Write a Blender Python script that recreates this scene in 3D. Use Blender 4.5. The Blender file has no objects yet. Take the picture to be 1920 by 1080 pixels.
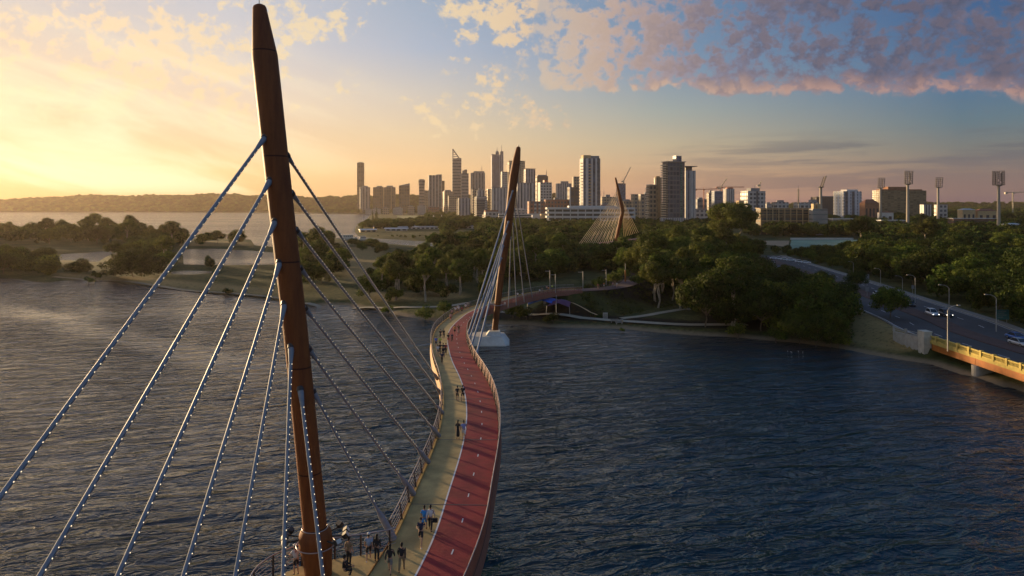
import bpy, bmesh, math, random
import numpy as np
from mathutils import Vector, Matrix, noise as mnoise
R = math.radians
random.seed(11)
H0 = 31.5            # camera height
FP = 1280.0          # focal length in photo pixels (photo 1920 wide)
HOR = 384.0          # horizon row
C = bpy.context.scene.collection
sc = bpy.context.scene

def G(px, py, z=0.0):
    """photo pixel of a point that lies at height z -> world"""
    Y = (H0 - z) * FP / (py - HOR)
    return Vector(((px - 960) / FP * Y, Y, z))
def P(px, py, Y):
    """photo pixel at distance Y -> world"""
    return Vector(((px - 960) / FP * Y, Y, H0 - (py - HOR) / FP * Y))

# ---------------------------------------------------------------- camera
cam_d = bpy.data.cameras.new('camera'); cam = bpy.data.objects.new('camera', cam_d); C.objects.link(cam)
cam.location = (0, 0, H0); cam.rotation_euler = (R(90), 0, 0)
cam_d.sensor_width = 36; cam_d.lens = 24; cam_d.shift_y = -(540 - HOR) / 1920
cam_d.clip_start = 0.5; cam_d.clip_end = 20000
sc.camera = cam
sc.view_settings.view_transform = 'Standard'; sc.view_settings.look = 'None'
sc.view_settings.gamma = 1; sc.view_settings.use_curve_mapping = False
sc.view_settings.exposure = EXPOSURE = 1.0
sc.cycles.use_denoising = True; sc.cycles.denoiser = 'OPENIMAGEDENOISE'
sc.cycles.denoising_input_passes = 'RGB_ALBEDO_NORMAL'; sc.cycles.denoising_prefilter = 'ACCURATE'
sc.cycles.max_bounces = 6; sc.cycles.volume_bounces = 1; sc.cycles.transparent_max_bounces = 8
sc.cycles.diffuse_bounces = 2; sc.cycles.glossy_bounces = 3
sc.cycles.sample_clamp_indirect = 4

# ---------------------------------------------------------------- mesh helpers
def tag(o, label=None, cat=None, group=None, kind=None):
    if label: o['label'] = label
    if cat: o['category'] = cat
    if group: o['group'] = group
    if kind: o['kind'] = kind
    return o
def empty(name, loc=(0, 0, 0), rz=0, label=None, cat=None, group=None):
    o = bpy.data.objects.new(name, None); C.objects.link(o)
    o.location = loc; o.rotation_euler = (0, 0, rz); o.empty_display_size = .1
    return tag(o, label, cat, group)
class MB:
    """collects vertices / faces, builds ONE mesh object"""
    def __init__(s): s.v = []; s.f = []; s.m = []; s.sm = []
    def add(s, vs, fs, mi=0, smooth=False):
        b = len(s.v); s.v += [tuple(v) for v in vs]
        s.f += [tuple(b + i for i in f) for f in fs]
        s.m += [mi] * len(fs); s.sm += [smooth] * len(fs)
    def box(s, x0, x1, y0, y1, z0, z1, mi=0, M=None):
        vs = [Vector((x, y, z)) for z in (z0, z1) for y in (y0, y1) for x in (x0, x1)]
        if M is not None: vs = [M @ v for v in vs]
        s.add(vs, [(0, 2, 3, 1), (4, 5, 7, 6), (0, 1, 5, 4), (2, 6, 7, 3), (0, 4, 6, 2), (1, 3, 7, 5)], mi)
    def prism(s, pts, z0, z1, mi=0):
        n = len(pts)
        s.add([(p[0], p[1], z0) for p in pts] + [(p[0], p[1], z1) for p in pts],
              [tuple(reversed(range(n))), tuple(range(n, 2 * n))] + [(i, (i + 1) % n, n + (i + 1) % n, n + i) for i in range(n)], mi)
    def tube(s, pts, rad, n=8, mi=0, smooth=True, cap=True, flat=1.0):
        pts = [Vector(p) for p in pts]
        if not hasattr(rad, '__len__'): rad = [rad] * len(pts)
        rings = []; prev = None
        for i, p in enumerate(pts):
            d = (pts[min(i + 1, len(pts) - 1)] - pts[max(i - 1, 0)]).normalized()
            if prev is None:
                up = Vector((0, 0, 1)) if abs(d.z) < .9 else Vector((1, 0, 0))
                a = d.cross(up).normalized()
            else:
                a = (prev - d * prev.dot(d)).normalized()
            prev = a; b = d.cross(a)
            rings.append([p + (a * math.cos(2 * math.pi * k / n) + b * flat * math.sin(2 * math.pi * k / n)) * rad[i] for k in range(n)])
        vs = [v for r in rings for v in r]; fs = []
        for i in range(len(pts) - 1):
            for k in range(n):
                fs.append((i * n + k, i * n + (k + 1) % n, (i + 1) * n + (k + 1) % n, (i + 1) * n + k))
        s.add(vs, fs, mi, smooth)
        if cap:
            s.add(rings[0], [tuple(reversed(range(n)))], mi); s.add(rings[-1], [tuple(range(n))], mi)
    def ell(s, c, r, nu=8, nv=6, mi=0, M=None):
        vs = []; fs = []
        for j in range(nv + 1):
            t = math.pi * j / nv
            for i in range(nu):
                p = 2 * math.pi * i / nu
                v = Vector((c[0] + r[0] * math.sin(t) * math.cos(p), c[1] + r[1] * math.sin(t) * math.sin(p), c[2] + r[2] * math.cos(t)))
                vs.append(M @ v if M is not None else v)
        for j in range(nv):
            for i in range(nu):
                fs.append((j * nu + i, (j + 1) * nu + i, (j + 1) * nu + (i + 1) % nu, j * nu + (i + 1) % nu))
        s.add(vs, fs, mi, True)
    def build(s, name, mat, parent=None, smooth=None):
        me = bpy.data.meshes.new(name); me.from_pydata(s.v, [], s.f)
        mats = mat if isinstance(mat, (list, tuple)) else [mat]
        for m in mats: me.materials.append(m)
        me.polygons.foreach_set('material_index', s.m)
        me.polygons.foreach_set('use_smooth', s.sm if smooth is None else [smooth] * len(s.f))
        me.update()
        o = bpy.data.objects.new(name, me); C.objects.link(o)
        if parent: o.parent = parent
        return o
def copy_tree(o, parent=None):
    c = o.copy(); C.objects.link(c)
    if parent: c.parent = parent
    for ch in o.children: copy_tree(ch, c)
    return c

# ---------------------------------------------------------------- material helpers
def newmat(name):
    m = bpy.data.materials.new(name); m.use_nodes = True
    nt = m.node_tree; b = nt.nodes['Principled BSDF']
    return m, nt, b
class N:
    """tiny node-graph helper"""
    def __init__(s, nt): s.nt = nt
    def n(s, t, **kw):
        x = s.nt.nodes.new(t)
        for k, v in kw.items(): setattr(x, k, v)
        return x
    def lk(s, a, b): s.nt.links.new(a, b)
    def _in(s, x, i, v):
        if v is None: return
        if hasattr(v, 'is_output'): s.lk(v, x.inputs[i])
        else: x.inputs[i].default_value = v
    def math(s, op, a, b=None, c=None, clamp=False):
        x = s.n('ShaderNodeMath', operation=op); x.use_clamp = clamp
        s._in(x, 0, a); s._in(x, 1, b); s._in(x, 2, c); return x.outputs[0]
    def vmath(s, op, a, b=None, sc=None):
        x = s.n('ShaderNodeVectorMath', operation=op)
        s._in(x, 0, a); s._in(x, 1, b)
        if sc is not None: s._in(x, 3, sc)
        return x.outputs['Value'] if op in ('DOT_PRODUCT', 'LENGTH') else x.outputs[0]
    def mix(s, f, a, b, mode='MIX'):
        x = s.n('ShaderNodeMix', data_type='RGBA', blend_type=mode)
        s._in(x, 0, f); s._in(x, 6, a); s._in(x, 7, b); return x.outputs[2]
    def noise(s, vec, scale, detail=3, rough=.5, dist=0):
        x = s.n('ShaderNodeTexNoise'); s._in(x, 'Vector', vec)
        x.inputs['Scale'].default_value = scale; x.inputs['Detail'].default_value = detail
        x.inputs['Roughness'].default_value = rough; x.inputs['Distortion'].default_value = dist
        return x.outputs['Fac']
    def smooth(s, v, a, b, to0=0.0, to1=1.0):
        x = s.n('ShaderNodeMapRange', interpolation_type='SMOOTHSTEP')
        s._in(x, 0, v); s._in(x, 1, a); s._in(x, 2, b); s._in(x, 3, to0); s._in(x, 4, to1); return x.outputs[0]
    def ramp(s, v, stops):
        x = s.n('ShaderNodeValToRGB'); s._in(x, 0, v); e = x.color_ramp.elements
        while len(e) < len(stops): e.new(.5)
        for i, (p, c) in enumerate(stops): e[i].position = p; e[i].color = (*c, 1) if len(c) == 3 else c
        return x.outputs[0]
    def comb(s, x, y, z):
        c = s.n('ShaderNodeCombineXYZ'); s._in(c, 0, x); s._in(c, 1, y); s._in(c, 2, z); return c.outputs[0]
    def sep(s, v):
        c = s.n('ShaderNodeSeparateXYZ'); s.lk(v, c.inputs[0]); return c.outputs
def simple(name, col, rough=.6, metal=0, var=.15, scale=2.0, emit=None, es=0, bump=0, spec=None):
    """principled material with mild procedural variation in colour"""
    m, nt, b = newmat(name); g = N(nt)
    tc = g.n('ShaderNodeTexCoord').outputs['Object']
    nz = g.noise(tc, scale, 4, .6)
    k = g.smooth(nz, .25, .75, 1 - var, 1 + var)
    k = g.math('MULTIPLY', k, g.smooth(g.noise(tc, scale * .17, 3, .6, .4), .3, .7, 1 - var * .7, 1 + var * .5))
    c = g.vmath('SCALE', (col[0], col[1], col[2]), sc=k)
    g.lk(c, b.inputs['Base Color'])
    b.inputs['Roughness'].default_value = rough; b.inputs['Metallic'].default_value = metal
    if spec is not None: b.inputs['Specular IOR Level'].default_value = spec
    if emit: b.inputs['Emission Color'].default_value = (*emit, 1); b.inputs['Emission Strength'].default_value = es
    if bump:
        bp = g.n('ShaderNodeBump'); bp.inputs['Strength'].default_value = bump; bp.inputs['Distance'].default_value = .05
        g.lk(g.noise(tc, scale * 6, 4, .6), bp.inputs['Height']); g.lk(bp.outputs[0], b.inputs['Normal'])
    return m
MAT = {}
# ---------------------------------------------------------------- sun and sky
SUN_AZ = R(-50)      # from +Y towards -X
SUN_EL = R(4.2)
sd = Vector((math.sin(SUN_AZ) * math.cos(SUN_EL), math.cos(SUN_AZ) * math.cos(SUN_EL), math.sin(SUN_EL)))
sun_d = bpy.data.lights.new('sun', 'SUN'); sun = bpy.data.objects.new('sun', sun_d); C.objects.link(sun)
sun.rotation_euler = (-sd).to_track_quat('-Z', 'Y').to_euler()
sun_d.energy = SUN_E = 5.0; sun_d.angle = R(2.2); sun_d.color = (1.0, .69, .36)

w = bpy.data.worlds.new('World'); sc.world = w; w.use_nodes = True
nt = w.node_tree; g = N(nt); bg = nt.nodes['Background']
sky = g.n('ShaderNodeTexSky', sky_type='NISHITA'); sky.sun_disc = False
sky.sun_elevation = SUN_EL; sky.sun_rotation = SUN_AZ; sky.altitude = 50
sky.air_density = 1.2; sky.dust_density = 2.2; sky.ozone_density = 2.0
tc = g.n('ShaderNodeTexCoord').outputs['Generated']
d = g.sep(tc)
# angular coordinates of the sky: a = azimuth (0 = north of the scene), e = elevation, in radians
az = g.math('ARCTAN2', d[0], d[1]); el = g.math('ARCSINE', d[2])
skyc = g.vmath('SCALE', sky.outputs[0], sc=1.0)

# graded evening sky: the Nishita dome behind and above, a measured gradient where the sun sets
SC = 10.0 / 2 ** EXPOSURE
def lin(r, gg, bb, k=1.0):
    f = lambda c: (c / 255 / 12.92 if c / 255 <= .04045 else ((c / 255 + .055) / 1.055) ** 2.4) * SC * k
    return (f(r), f(gg), f(bb), 1)
elq = g.math('SQRT', g.math('MAXIMUM', g.math('DIVIDE', el, math.pi / 2), 0.0))
def column(px, rows):
    a_ = math.atan((px - 960) / 1280); st = []
    for y, c_ in rows:
        e_ = math.atan((384 - y) / 1280 * math.cos(a_)) if y > -999 else -y / 1000 - 1
        st.append((math.sqrt(max(e_, 0) / (math.pi / 2)), tuple(v / SC for v in lin(*c_)[:3])))
    return a_, g.vmath('SCALE', g.ramp(elq, st), sc=SC)
cols = [
 column(20, [(376, (228, 172, 104)), (330, (242, 196, 138)), (280, (246, 212, 166)), (200, (240, 210, 174)), (110, (234, 212, 188)), (10, (214, 205, 200)), (-1600, (188, 190, 204)), (-2300, (90, 112, 150))]),
 column(440, [(376, (230, 178, 114)), (320, (242, 202, 146)), (250, (238, 210, 172)), (160, (232, 214, 196)), (90, (214, 208, 206)), (10, (198, 200, 208)), (-1600, (168, 178, 200)), (-2300, (82, 106, 148))]),
 column(800, [(376, (226, 172, 124)), (320, (236, 195, 144)), (250, (226, 203, 168)), (170, (204, 198, 190)), (90, (172, 184, 202)), (10, (160, 176, 196)), (-1600, (126, 150, 184)), (-2300, (72, 98, 142))]),
 column(1255, [(376, (192, 146, 124)), (330, (198, 160, 126)), (270, (184, 172, 146)), (210, (156, 166, 162)), (120, (120, 148, 174)), (10, (104, 136, 168)), (-1600, (88, 132, 168)), (-2300, (60, 90, 134))]),
 column(1800, [(376, (118, 96, 104)), (330, (130, 112, 106)), (275, (112, 120, 120)), (225, (92, 120, 134)), (150, (76, 114, 148)), (10, (60, 98, 142)), (-1600, (60, 104, 146)), (-2300, (52, 82, 126))]),
]
grad = cols[0][1]
for k in range(1, 5):
    x = g.n('ShaderNodeMapRange'); g._in(x, 0, az); x.inputs[1].default_value = cols[k - 1][0]; x.inputs[2].default_value = cols[k][0]
    grad = g.mix(x.outputs[0], grad, cols[k][1])
nish = g.vmath('MULTIPLY', sky.outputs[0], (1.45, 1.5, 1.8))
base = g.mix(g.smooth(d[1], -.25, .35), nish, grad)
glow = g.math('MULTIPLY', g.smooth(g.math('ABSOLUTE', g.math('SUBTRACT', az, SUN_AZ)), .5, .0), g.smooth(el, .25, .03))
base = g.mix(g.math('MULTIPLY', glow, .15), base, lin(255, 226, 150, 1.6))
# --- altocumulus: cells seen on a slanted layer, lit from the low sun on the left
def field(ox, oy, sx, sy, detail=6, rough=.58, dist=.3):
    return g.noise(g.comb(g.math('MULTIPLY_ADD', az, sx, ox), g.math('MULTIPLY_ADD', el, sy, oy), 3.7), 1.0, detail, rough, dist)
nA = field(0, 0, 46, 54, 5, .60, .1)
nB = field(.36, .46, 46, 54, 5, .60, .1)          # the same field a little towards the sun
big = field(5.1, 2.0, 5, 8, 2)
mid = field(3, 6, 9, 12, 2)
edge = g.math('SUBTRACT', el, g.math('MULTIPLY_ADD', az, -.075, .172))      # above the band's lower edge
edge = g.math('MULTIPLY_ADD', g.math('SUBTRACT', field(9, 9, 16, 8, 3), .5), .06, edge)
band = g.math('MULTIPLY', g.smooth(edge, -.004, .012), g.math('MULTIPLY', g.smooth(az, -.12, .16), g.smooth(el, .42, .30)))
puff = g.math('MULTIPLY', g.smooth(big, .36, .56), g.math('MULTIPLY', g.smooth(el, .08, .12), g.math('MULTIPLY', g.smooth(az, .14, -.02), g.smooth(el, .34, .24))))
cover = g.math('ADD', g.math('MULTIPLY', band, .185), g.math('MULTIPLY', puff, .16))
cover = g.math('ADD', cover, g.math('MULTIPLY', g.smooth(edge, .075, .0), g.math('MULTIPLY', band, .06)))
den = g.smooth(g.math('ADD', g.math('ADD', nA, g.math('MULTIPLY_ADD', mid, .30, -.15)), cover), .565, .725)
den = g.math('MULTIPLY', den, g.math('MAXIMUM', band, g.smooth(puff, 0, .3)))
lit = g.smooth(g.math('SUBTRACT', nA, nB), -.05, .09)
low = g.smooth(edge, .038, .0)
left = g.smooth(az, .36, -.04)
litf = g.math('MAXIMUM', g.math('MULTIPLY', lit, g.math('MULTIPLY_ADD', left, .80, .10)), g.math('MULTIPLY', low, g.math('MULTIPLY_ADD', lit, .45, .45)))
litf = g.math('MAXIMUM', litf, g.math('MULTIPLY', left, .9))
ccol = g.mix(g.smooth(az, .0, .5), lin(136, 130, 146), lin(80, 87, 110))
ccol = g.mix(g.smooth(nA, .62, .42), ccol, g.vmath('SCALE', ccol, sc=1.45))
lcol = g.mix(g.smooth(az, .5, -.25), lin(200, 156, 140), lin(252, 226, 178))
lcol = g.mix(g.smooth(az, -.3, -.6), lcol, lin(255, 222, 175, 1.1))
ccol = g.mix(litf, ccol, lcol)
alpha = g.math('MULTIPLY', den, g.mix(g.smooth(az, .1, -.3), (.93, .93, .93, 1), (.80, .80, .80, 1)))
base = g.mix(alpha, base, ccol)
# --- low thin streaks far off on the right, pinkish grey
s1 = field(2, 7, 5, 62, 4, .6, .2)
m1 = g.math('MULTIPLY', g.smooth(az, .06, .5), g.math('MULTIPLY', g.smooth(el, .105, .07), g.smooth(el, -.01, .02)))
s1a = g.math('MULTIPLY', g.smooth(g.math('ADD', s1, g.math('MULTIPLY', g.smooth(el, .06, .02), .1)), .46, .62), g.math('MULTIPLY', m1, .75))
base = g.mix(s1a, base, g.mix(g.smooth(el, .01, .07), lin(126, 104, 104), lin(88, 98, 110)))
# --- a bright veil round the sun
s2 = g.noise(g.comb(g.math('MULTIPLY', az, 3.0), g.math('MULTIPLY', g.math('ADD', el, g.math('MULTIPLY', az, .28)), 16.0), 1.2), 1.0, 4, .55, .5)
m2 = g.math('MULTIPLY', g.smooth(az, -.12, -.5), g.math('MULTIPLY', g.smooth(el, .26, .10), g.smooth(el, .0, .03)))
base = g.mix(g.math('MULTIPLY', g.smooth(s2, .42, .68), g.math('MULTIPLY', m2, .75)), base, lin(255, 240, 200, 1.1))
g.lk(base, bg.inputs[0]); bg.inputs[1].default_value = 0.1
# ---------------------------------------------------------------- water
m, nt, b = newmat('river_water'); g = N(nt)
geo = g.n('ShaderNodeNewGeometry').outputs['Position']
b.inputs['Base Color'].default_value = (.005, .020, .033, 1)
b.inputs['Roughness'].default_value = .07; b.inputs['IOR'].default_value = 1.33
rot = g.n('ShaderNodeVectorRotate', rotation_type='Z_AXIS'); g.lk(geo, rot.inputs['Vector']); rot.inputs['Angle'].default_value = R(-14)
st = g.vmath('MULTIPLY', rot.outputs[0], (.46, 1.15, 1.0))
n1 = g.noise(st, .50, 3, .55, .6)        # short chop
n2 = g.noise(st, .14, 2, .5, .4)         # longer waves
n3 = g.noise(geo, 2.2, 2, .5)
rg1 = g.math('SUBTRACT', 1.0, g.math('ABSOLUTE', g.math('MULTIPLY_ADD', n1, 2.0, -1.0)))
rg2 = g.math('SUBTRACT', 1.0, g.math('ABSOLUTE', g.math('MULTIPLY_ADD', n2, 2.0, -1.0)))
hgt = g.math('ADD', g.math('ADD', g.math('MULTIPLY', g.math('MULTIPLY', rg1, rg1), .34), g.math('MULTIPLY', g.math('MULTIPLY', rg2, rg2), .80)), g.math('MULTIPLY', n3, .12))
wind = g.noise(g.vmath('MULTIPLY', geo, (.35, 1.0, 1.0)), .012, 3, .5, .5)
# a calmer lane of smoother water crosses the left reach
px_ = g.sep(geo); ln = g.math('ADD', g.math('MULTIPLY', g.math('ADD', px_[0], 49.0), .582), g.math('MULTIPLY', g.math('SUBTRACT', px_[1], 131.8), .813))
ln = g.math('ADD', ln, g.math('MULTIPLY_ADD', g.noise(geo, .03, 3, .5), 14.0, -7.0))
lane = g.math('MULTIPLY', g.smooth(g.math('ABSOLUTE', ln), 9.0, 2.0), g.smooth(px_[0], -35, -60))
WSTR = g.math('MULTIPLY', g.smooth(wind, .40, .60, .50, 1.05), g.math('MULTIPLY_ADD', lane, -.55, 1.0))
bp = g.n('ShaderNodeBump'); bp.inputs['Distance'].default_value = .80
g.lk(hgt, bp.inputs['Height']); g.lk(WSTR, bp.inputs['Strength'])
g.lk(bp.outputs[0], b.inputs['Normal'])
MAT['water'] = m
wm = MB(); wm.add([(-4400, -380, 0), (4400, -380, 0), (4400, 4150, 0), (-4400, 4150, 0)], [(0, 1, 2, 3)])
wo = wm.build('river_water', MAT['water']); tag(wo, 'wide dark blue river with small wind ripples', kind='structure')

# ---------------------------------------------------------------- land as one height-field sheet
def seg_dist(px, py, poly, closed=True):
    best = np.full(px.shape, 1e18); n = len(poly)
    for i in range(n if closed else n - 1):
        ax, ay = poly[i][0], poly[i][1]; bx, by = poly[(i + 1) % n][0], poly[(i + 1) % n][1]
        dx, dy = bx - ax, by - ay; L = dx * dx + dy * dy + 1e-9
        t = np.clip(((px - ax) * dx + (py - ay) * dy) / L, 0, 1)
        best = np.minimum(best, (px - ax - t * dx) ** 2 + (py - ay - t * dy) ** 2)
    return np.sqrt(best)
def inside(px, py, poly):
    c = np.zeros(px.shape, bool); n = len(poly); j = n - 1
    for i in range(n):
        xi, yi = poly[i][0], poly[i][1]; xj, yj = poly[j][0], poly[j][1]
        if abs(yj - yi) > 1e-9:
            c ^= ((yi > py) != (yj > py)) & (px < (xj - xi) * (py - yi) / (yj - yi) + xi)
        j = i
    return c
def sdist(px, py, poly):
    d_ = seg_dist(px, py, poly); return np.where(inside(px, py, poly), d_, -d_)
def path_height(px, py, line):
    """distance to a polyline and the height interpolated along it"""
    best = np.full(px.shape, 1e18); hh = np.zeros(px.shape)
    for i in range(len(line) - 1):
        ax, ay, az_ = line[i]; bx, by, bz = line[i + 1]
        dx, dy = bx - ax, by - ay; L = dx * dx + dy * dy + 1e-9
        t = np.clip(((px - ax) * dx + (py - ay) * dy) / L, 0, 1)
        q = (px - ax - t * dx) ** 2 + (py - ay - t * dy) ** 2
        hh = np.where(q < best, az_ + t * (bz - az_), hh); best = np.minimum(best, q)
    return np.sqrt(best), hh
g2 = lambda L: [tuple(G(x, y)[:2]) for x, y in L]
# mainland + island: near shore, right to left, then the far side
MAIN = [(230, 60), (86, 60), (86, 118)] + g2([(1884, 727), (1829, 707), (1801, 702), (1745, 683), (1690, 675), (1634, 665.5), (1579, 654), (1551, 650), (1495, 643), (1440, 638.5),
        (1378, 632.5), (1305, 629), (1237, 624), (1167, 617), (1097, 615.5), (1035, 614), (984, 609), (930, 607), (870, 606), (810, 602), (780, 597), (740, 590), (720, 583),
        (685, 580), (650, 573), (615, 572), (570, 577), (545, 570), (520, 564), (480, 560), (440, 555), (400, 551), (350, 544), (300, 540), (240, 532), (180, 524), (120, 526), (90, 530), (60, 528), (30, 522), (0, 521), (-200, 516), (-500, 505),
        (-500, 452), (-100, 440), (0, 437), (120, 438), (250, 442), (380, 447), (470, 449), (478, 460), (520, 463), (560, 453), (610, 446), (640, 447), (648, 450), (660, 452),
        (700, 455), (740, 458), (790, 462), (840, 466), (856, 463), (850, 457), (800, 453), (740, 449), (700, 447), (672, 443), (664, 434), (667, 425), (678, 417), (688, 410), (694, 404), (700, 401.5), (560, 400.5), (420, 398.8), (250, 398), (0, 398), (-600, 397.6)]) + [(-4200, 3200), (-4200, 4100), (4200, 4100), (4200, 60)]
PONDS = [g2(p) for p in (
    [(84, 482), (120, 476), (165, 474), (205, 470), (222, 463), (232, 464), (235, 468), (222, 473), (200, 481), (182, 492), (150, 489), (110, 488)],
    [(342, 467), (400, 466), (470, 470), (520, 474), (560, 480), (560, 497), (520, 497), (470, 498), (400, 498), (345, 496)],
    [(320, 509), (350, 507), (395, 508), (400, 513), (360, 516), (322, 515)])]
ROAD = [(97.5, 60, 3.7), (97.5, 138, 3.7), (101.5, 165, 3.9), (107, 200, 4.0), (114, 240, 4.0), (122, 290, 3.8), (131, 345, 3.5), (137, 380, 3.3)]
BANK = [(17.5, 197.8, 6.7), (21.5, 199, 6.75), (30, 204.5, 6.7), (37, 216.5, 6.65), (41, 233, 6.6), (42, 256, 6.3), (42, 280, 3.5)]
def land_z(X, Y):
    s = sdist(X, Y, MAIN)
    for p in PONDS: s = np.minimum(s, -sdist(X, Y, p))
    scale = np.clip(Y / 180, .8, 2.6)
    t = s / scale
    z = np.where(t < 0, np.maximum(t * .35, -.7), .28 * np.minimum(t, 2.2) + .5 * np.clip((t - 2.2) / 2.5, 0, 1) + .5 * np.clip((t - 5) / 14, 0, 1))
    z = z + np.where(s > 30, .35 * np.sin(X * .03) * np.sin(Y * .023), 0)
    dr, hr = path_height(X, Y, ROAD)
    wy = np.clip((Y - 141) / 14, 0, 1)
    k = np.clip((13.4 + 11 * wy - dr) / (.8 + 10 * wy), 0, 1); k = k * k * (3 - 2 * k)
    k = np.where(Y < 139, np.where(X > 90, k, 0), k)
    z = np.where(s > 1, z * (1 - k) + np.maximum(hr - .12, z) * k, z)
    db, hb = path_height(X, Y, BANK)
    kb = np.clip(hb - np.maximum(db - 3.2, 0) * .5, 0, 99)
    z = np.where(s > 3, np.maximum(z, kb - .1), z)
    # far ridge across the river and low hills all round
    rid = np.clip((Y - 2950) / 350, 0, 1)
    rid = rid * rid * (3 - 2 * rid)
    lft = np.clip((-X + 900) / 700, .32, 1.0)
    bump = 1 + .025 * np.sin(X * .043 + 2) + .02 * np.sin(X * .071) + .10 * np.sin(X * .0031 + 1) + .07 * np.sin(X * .0083) + .04 * np.sin(X * .021)
    fall = 1 - .55 * np.clip((-X - 1500) / 1800, 0, 1)
    z = z + rid * 61 * lft * bump * fall
    return z
ys = [60.0]
while ys[-1] < 4090: ys.append(ys[-1] * 1.0085 + .25)
ys[-1] = 4090
U = np.linspace(-1.35, 1.35, 400); YY = np.array(ys)
gx, gy = np.meshgrid(U, YY); gx = gx * gy; gx = np.clip(gx, -4150, 4150)
gz = land_z(gx, gy)
nv, nu = gx.shape
idx = np.arange(nv * nu).reshape(nv, nu)
q = np.stack([idx[:-1, :-1], idx[:-1, 1:], idx[1:, 1:], idx[1:, :-1]], -1).reshape(-1, 4)
zq = gz.reshape(-1)[q].max(1); q = q[zq > -.45]
me = bpy.data.meshes.new('ground')
me.from_pydata(np.stack([gx, gy, gz], -1).reshape(-1, 3).tolist(), [], q.tolist())
me.polygons.foreach_set('use_smooth', [True] * len(q))
m, nt, b = newmat('grassy_ground'); g = N(nt)
geo = g.n('ShaderNodeNewGeometry').outputs['Position']
z = g.sep(geo)[2]
nA = g.noise(geo, .05, 4, .6); nB = g.noise(geo, .9, 4, .65)
grass = g.mix(g.smooth(nA, .4, .62), (.045, .058, .016, 1), (.12, .115, .040, 1))
grass = g.mix(g.smooth(nB, .35, .7), grass, (.035, .040, .016, 1))
sand = g.mix(nB, (.26, .20, .13, 1), (.17, .13, .085, 1))
farY = g.smooth(g.sep(geo)[1], 190, 330)
shore = g.smooth(g.math('ADD', g.math('MULTIPLY_ADD', farY, .85, z), g.math('MULTIPLY', nB, .25)), .35, .95)
dry = g.n('ShaderNodeAttribute'); dry.attribute_name = 'dry'
grass = g.mix(g.math('MULTIPLY', dry.outputs['Fac'], g.smooth(nB, .78, .48)), grass, g.mix(nA, (.34, .24, .10, 1), (.22, .16, .07, 1)))  # dry grass, its colour brightened to stand for golden low sunlight
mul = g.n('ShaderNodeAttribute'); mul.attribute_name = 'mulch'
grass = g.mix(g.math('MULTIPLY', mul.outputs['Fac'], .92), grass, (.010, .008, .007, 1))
ridg = g.smooth(g.sep(geo)[1], 2700, 3000)
grass = g.mix(ridg, grass, (.030, .034, .014, 1))
c = g.mix(shore, sand, grass)
g.lk(c, b.inputs['Base Color']); b.inputs['Roughness'].default_value = .95
b.inputs['Specular IOR Level'].default_value = .1
bp = g.n('ShaderNodeBump'); bp.inputs['Strength'].default_value = .6; bp.inputs['Distance'].default_value = .3
g.lk(nB, bp.inputs['Height']); g.lk(bp.outputs[0], b.inputs['Normal'])
MAT['ground'] = m; me.materials.append(m)
DRY = [g2(p) for p in ([(1590, 600), (1650, 603), (1735, 632), (1745, 668), (1690, 668), (1634, 660), (1590, 650)], [(640, 468), (705, 466), (722, 480), (716, 505), (690, 530), (655, 540), (640, 500)],
    [(690, 556), (860, 556), (880, 566), (840, 572), (700, 572)], [(110, 517), (300, 528), (480, 545), (560, 556), (560, 566), (300, 538), (110, 523)], [(350, 455), (460, 455), (460, 464), (350, 464)])]
dv = np.zeros(gx.shape)
for p_ in DRY: dv = np.maximum(dv, np.clip(.5 + sdist(gx, gy, p_) / (gy * .02), 0, 1))
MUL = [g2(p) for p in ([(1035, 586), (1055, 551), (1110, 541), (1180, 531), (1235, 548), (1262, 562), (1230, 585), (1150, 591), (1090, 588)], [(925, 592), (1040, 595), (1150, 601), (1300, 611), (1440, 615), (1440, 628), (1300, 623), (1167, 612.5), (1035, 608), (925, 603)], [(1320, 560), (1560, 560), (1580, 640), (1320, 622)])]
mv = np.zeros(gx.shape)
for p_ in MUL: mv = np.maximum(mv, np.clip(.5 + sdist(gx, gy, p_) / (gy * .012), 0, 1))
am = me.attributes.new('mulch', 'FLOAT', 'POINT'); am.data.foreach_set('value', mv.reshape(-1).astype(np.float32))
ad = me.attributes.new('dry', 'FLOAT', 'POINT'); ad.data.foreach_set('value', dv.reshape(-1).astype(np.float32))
go = bpy.data.objects.new('ground', me); C.objects.link(go)
tag(go, 'low grassy river banks and far wooded shore', kind='structure')
def ground_z(x, y):
    return float(land_z(np.array([float(x)]), np.array([float(y)]))[0])
# ---------------------------------------------------------------- haze
hm = bpy.data.materials.new('haze'); hm.use_nodes = True; nt = hm.node_tree; nt.nodes.clear(); g = N(nt)
pv = g.n('ShaderNodeVolumePrincipled'); out = g.n('ShaderNodeOutputMaterial'); g.lk(pv.outputs[0], out.inputs['Volume'])
pv.inputs['Color'].default_value = (1.0, .82, .66, 1); pv.inputs['Density'].default_value = HAZE = 3.6e-5
pv.inputs['Anisotropy'].default_value = .5
hb = MB(); hb.box(-4600, 4600, -420, 4250, -1.8, 265)
ho = hb.build('haze', hm); tag(ho, 'thin golden evening haze over the river and city', kind='stuff')
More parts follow.
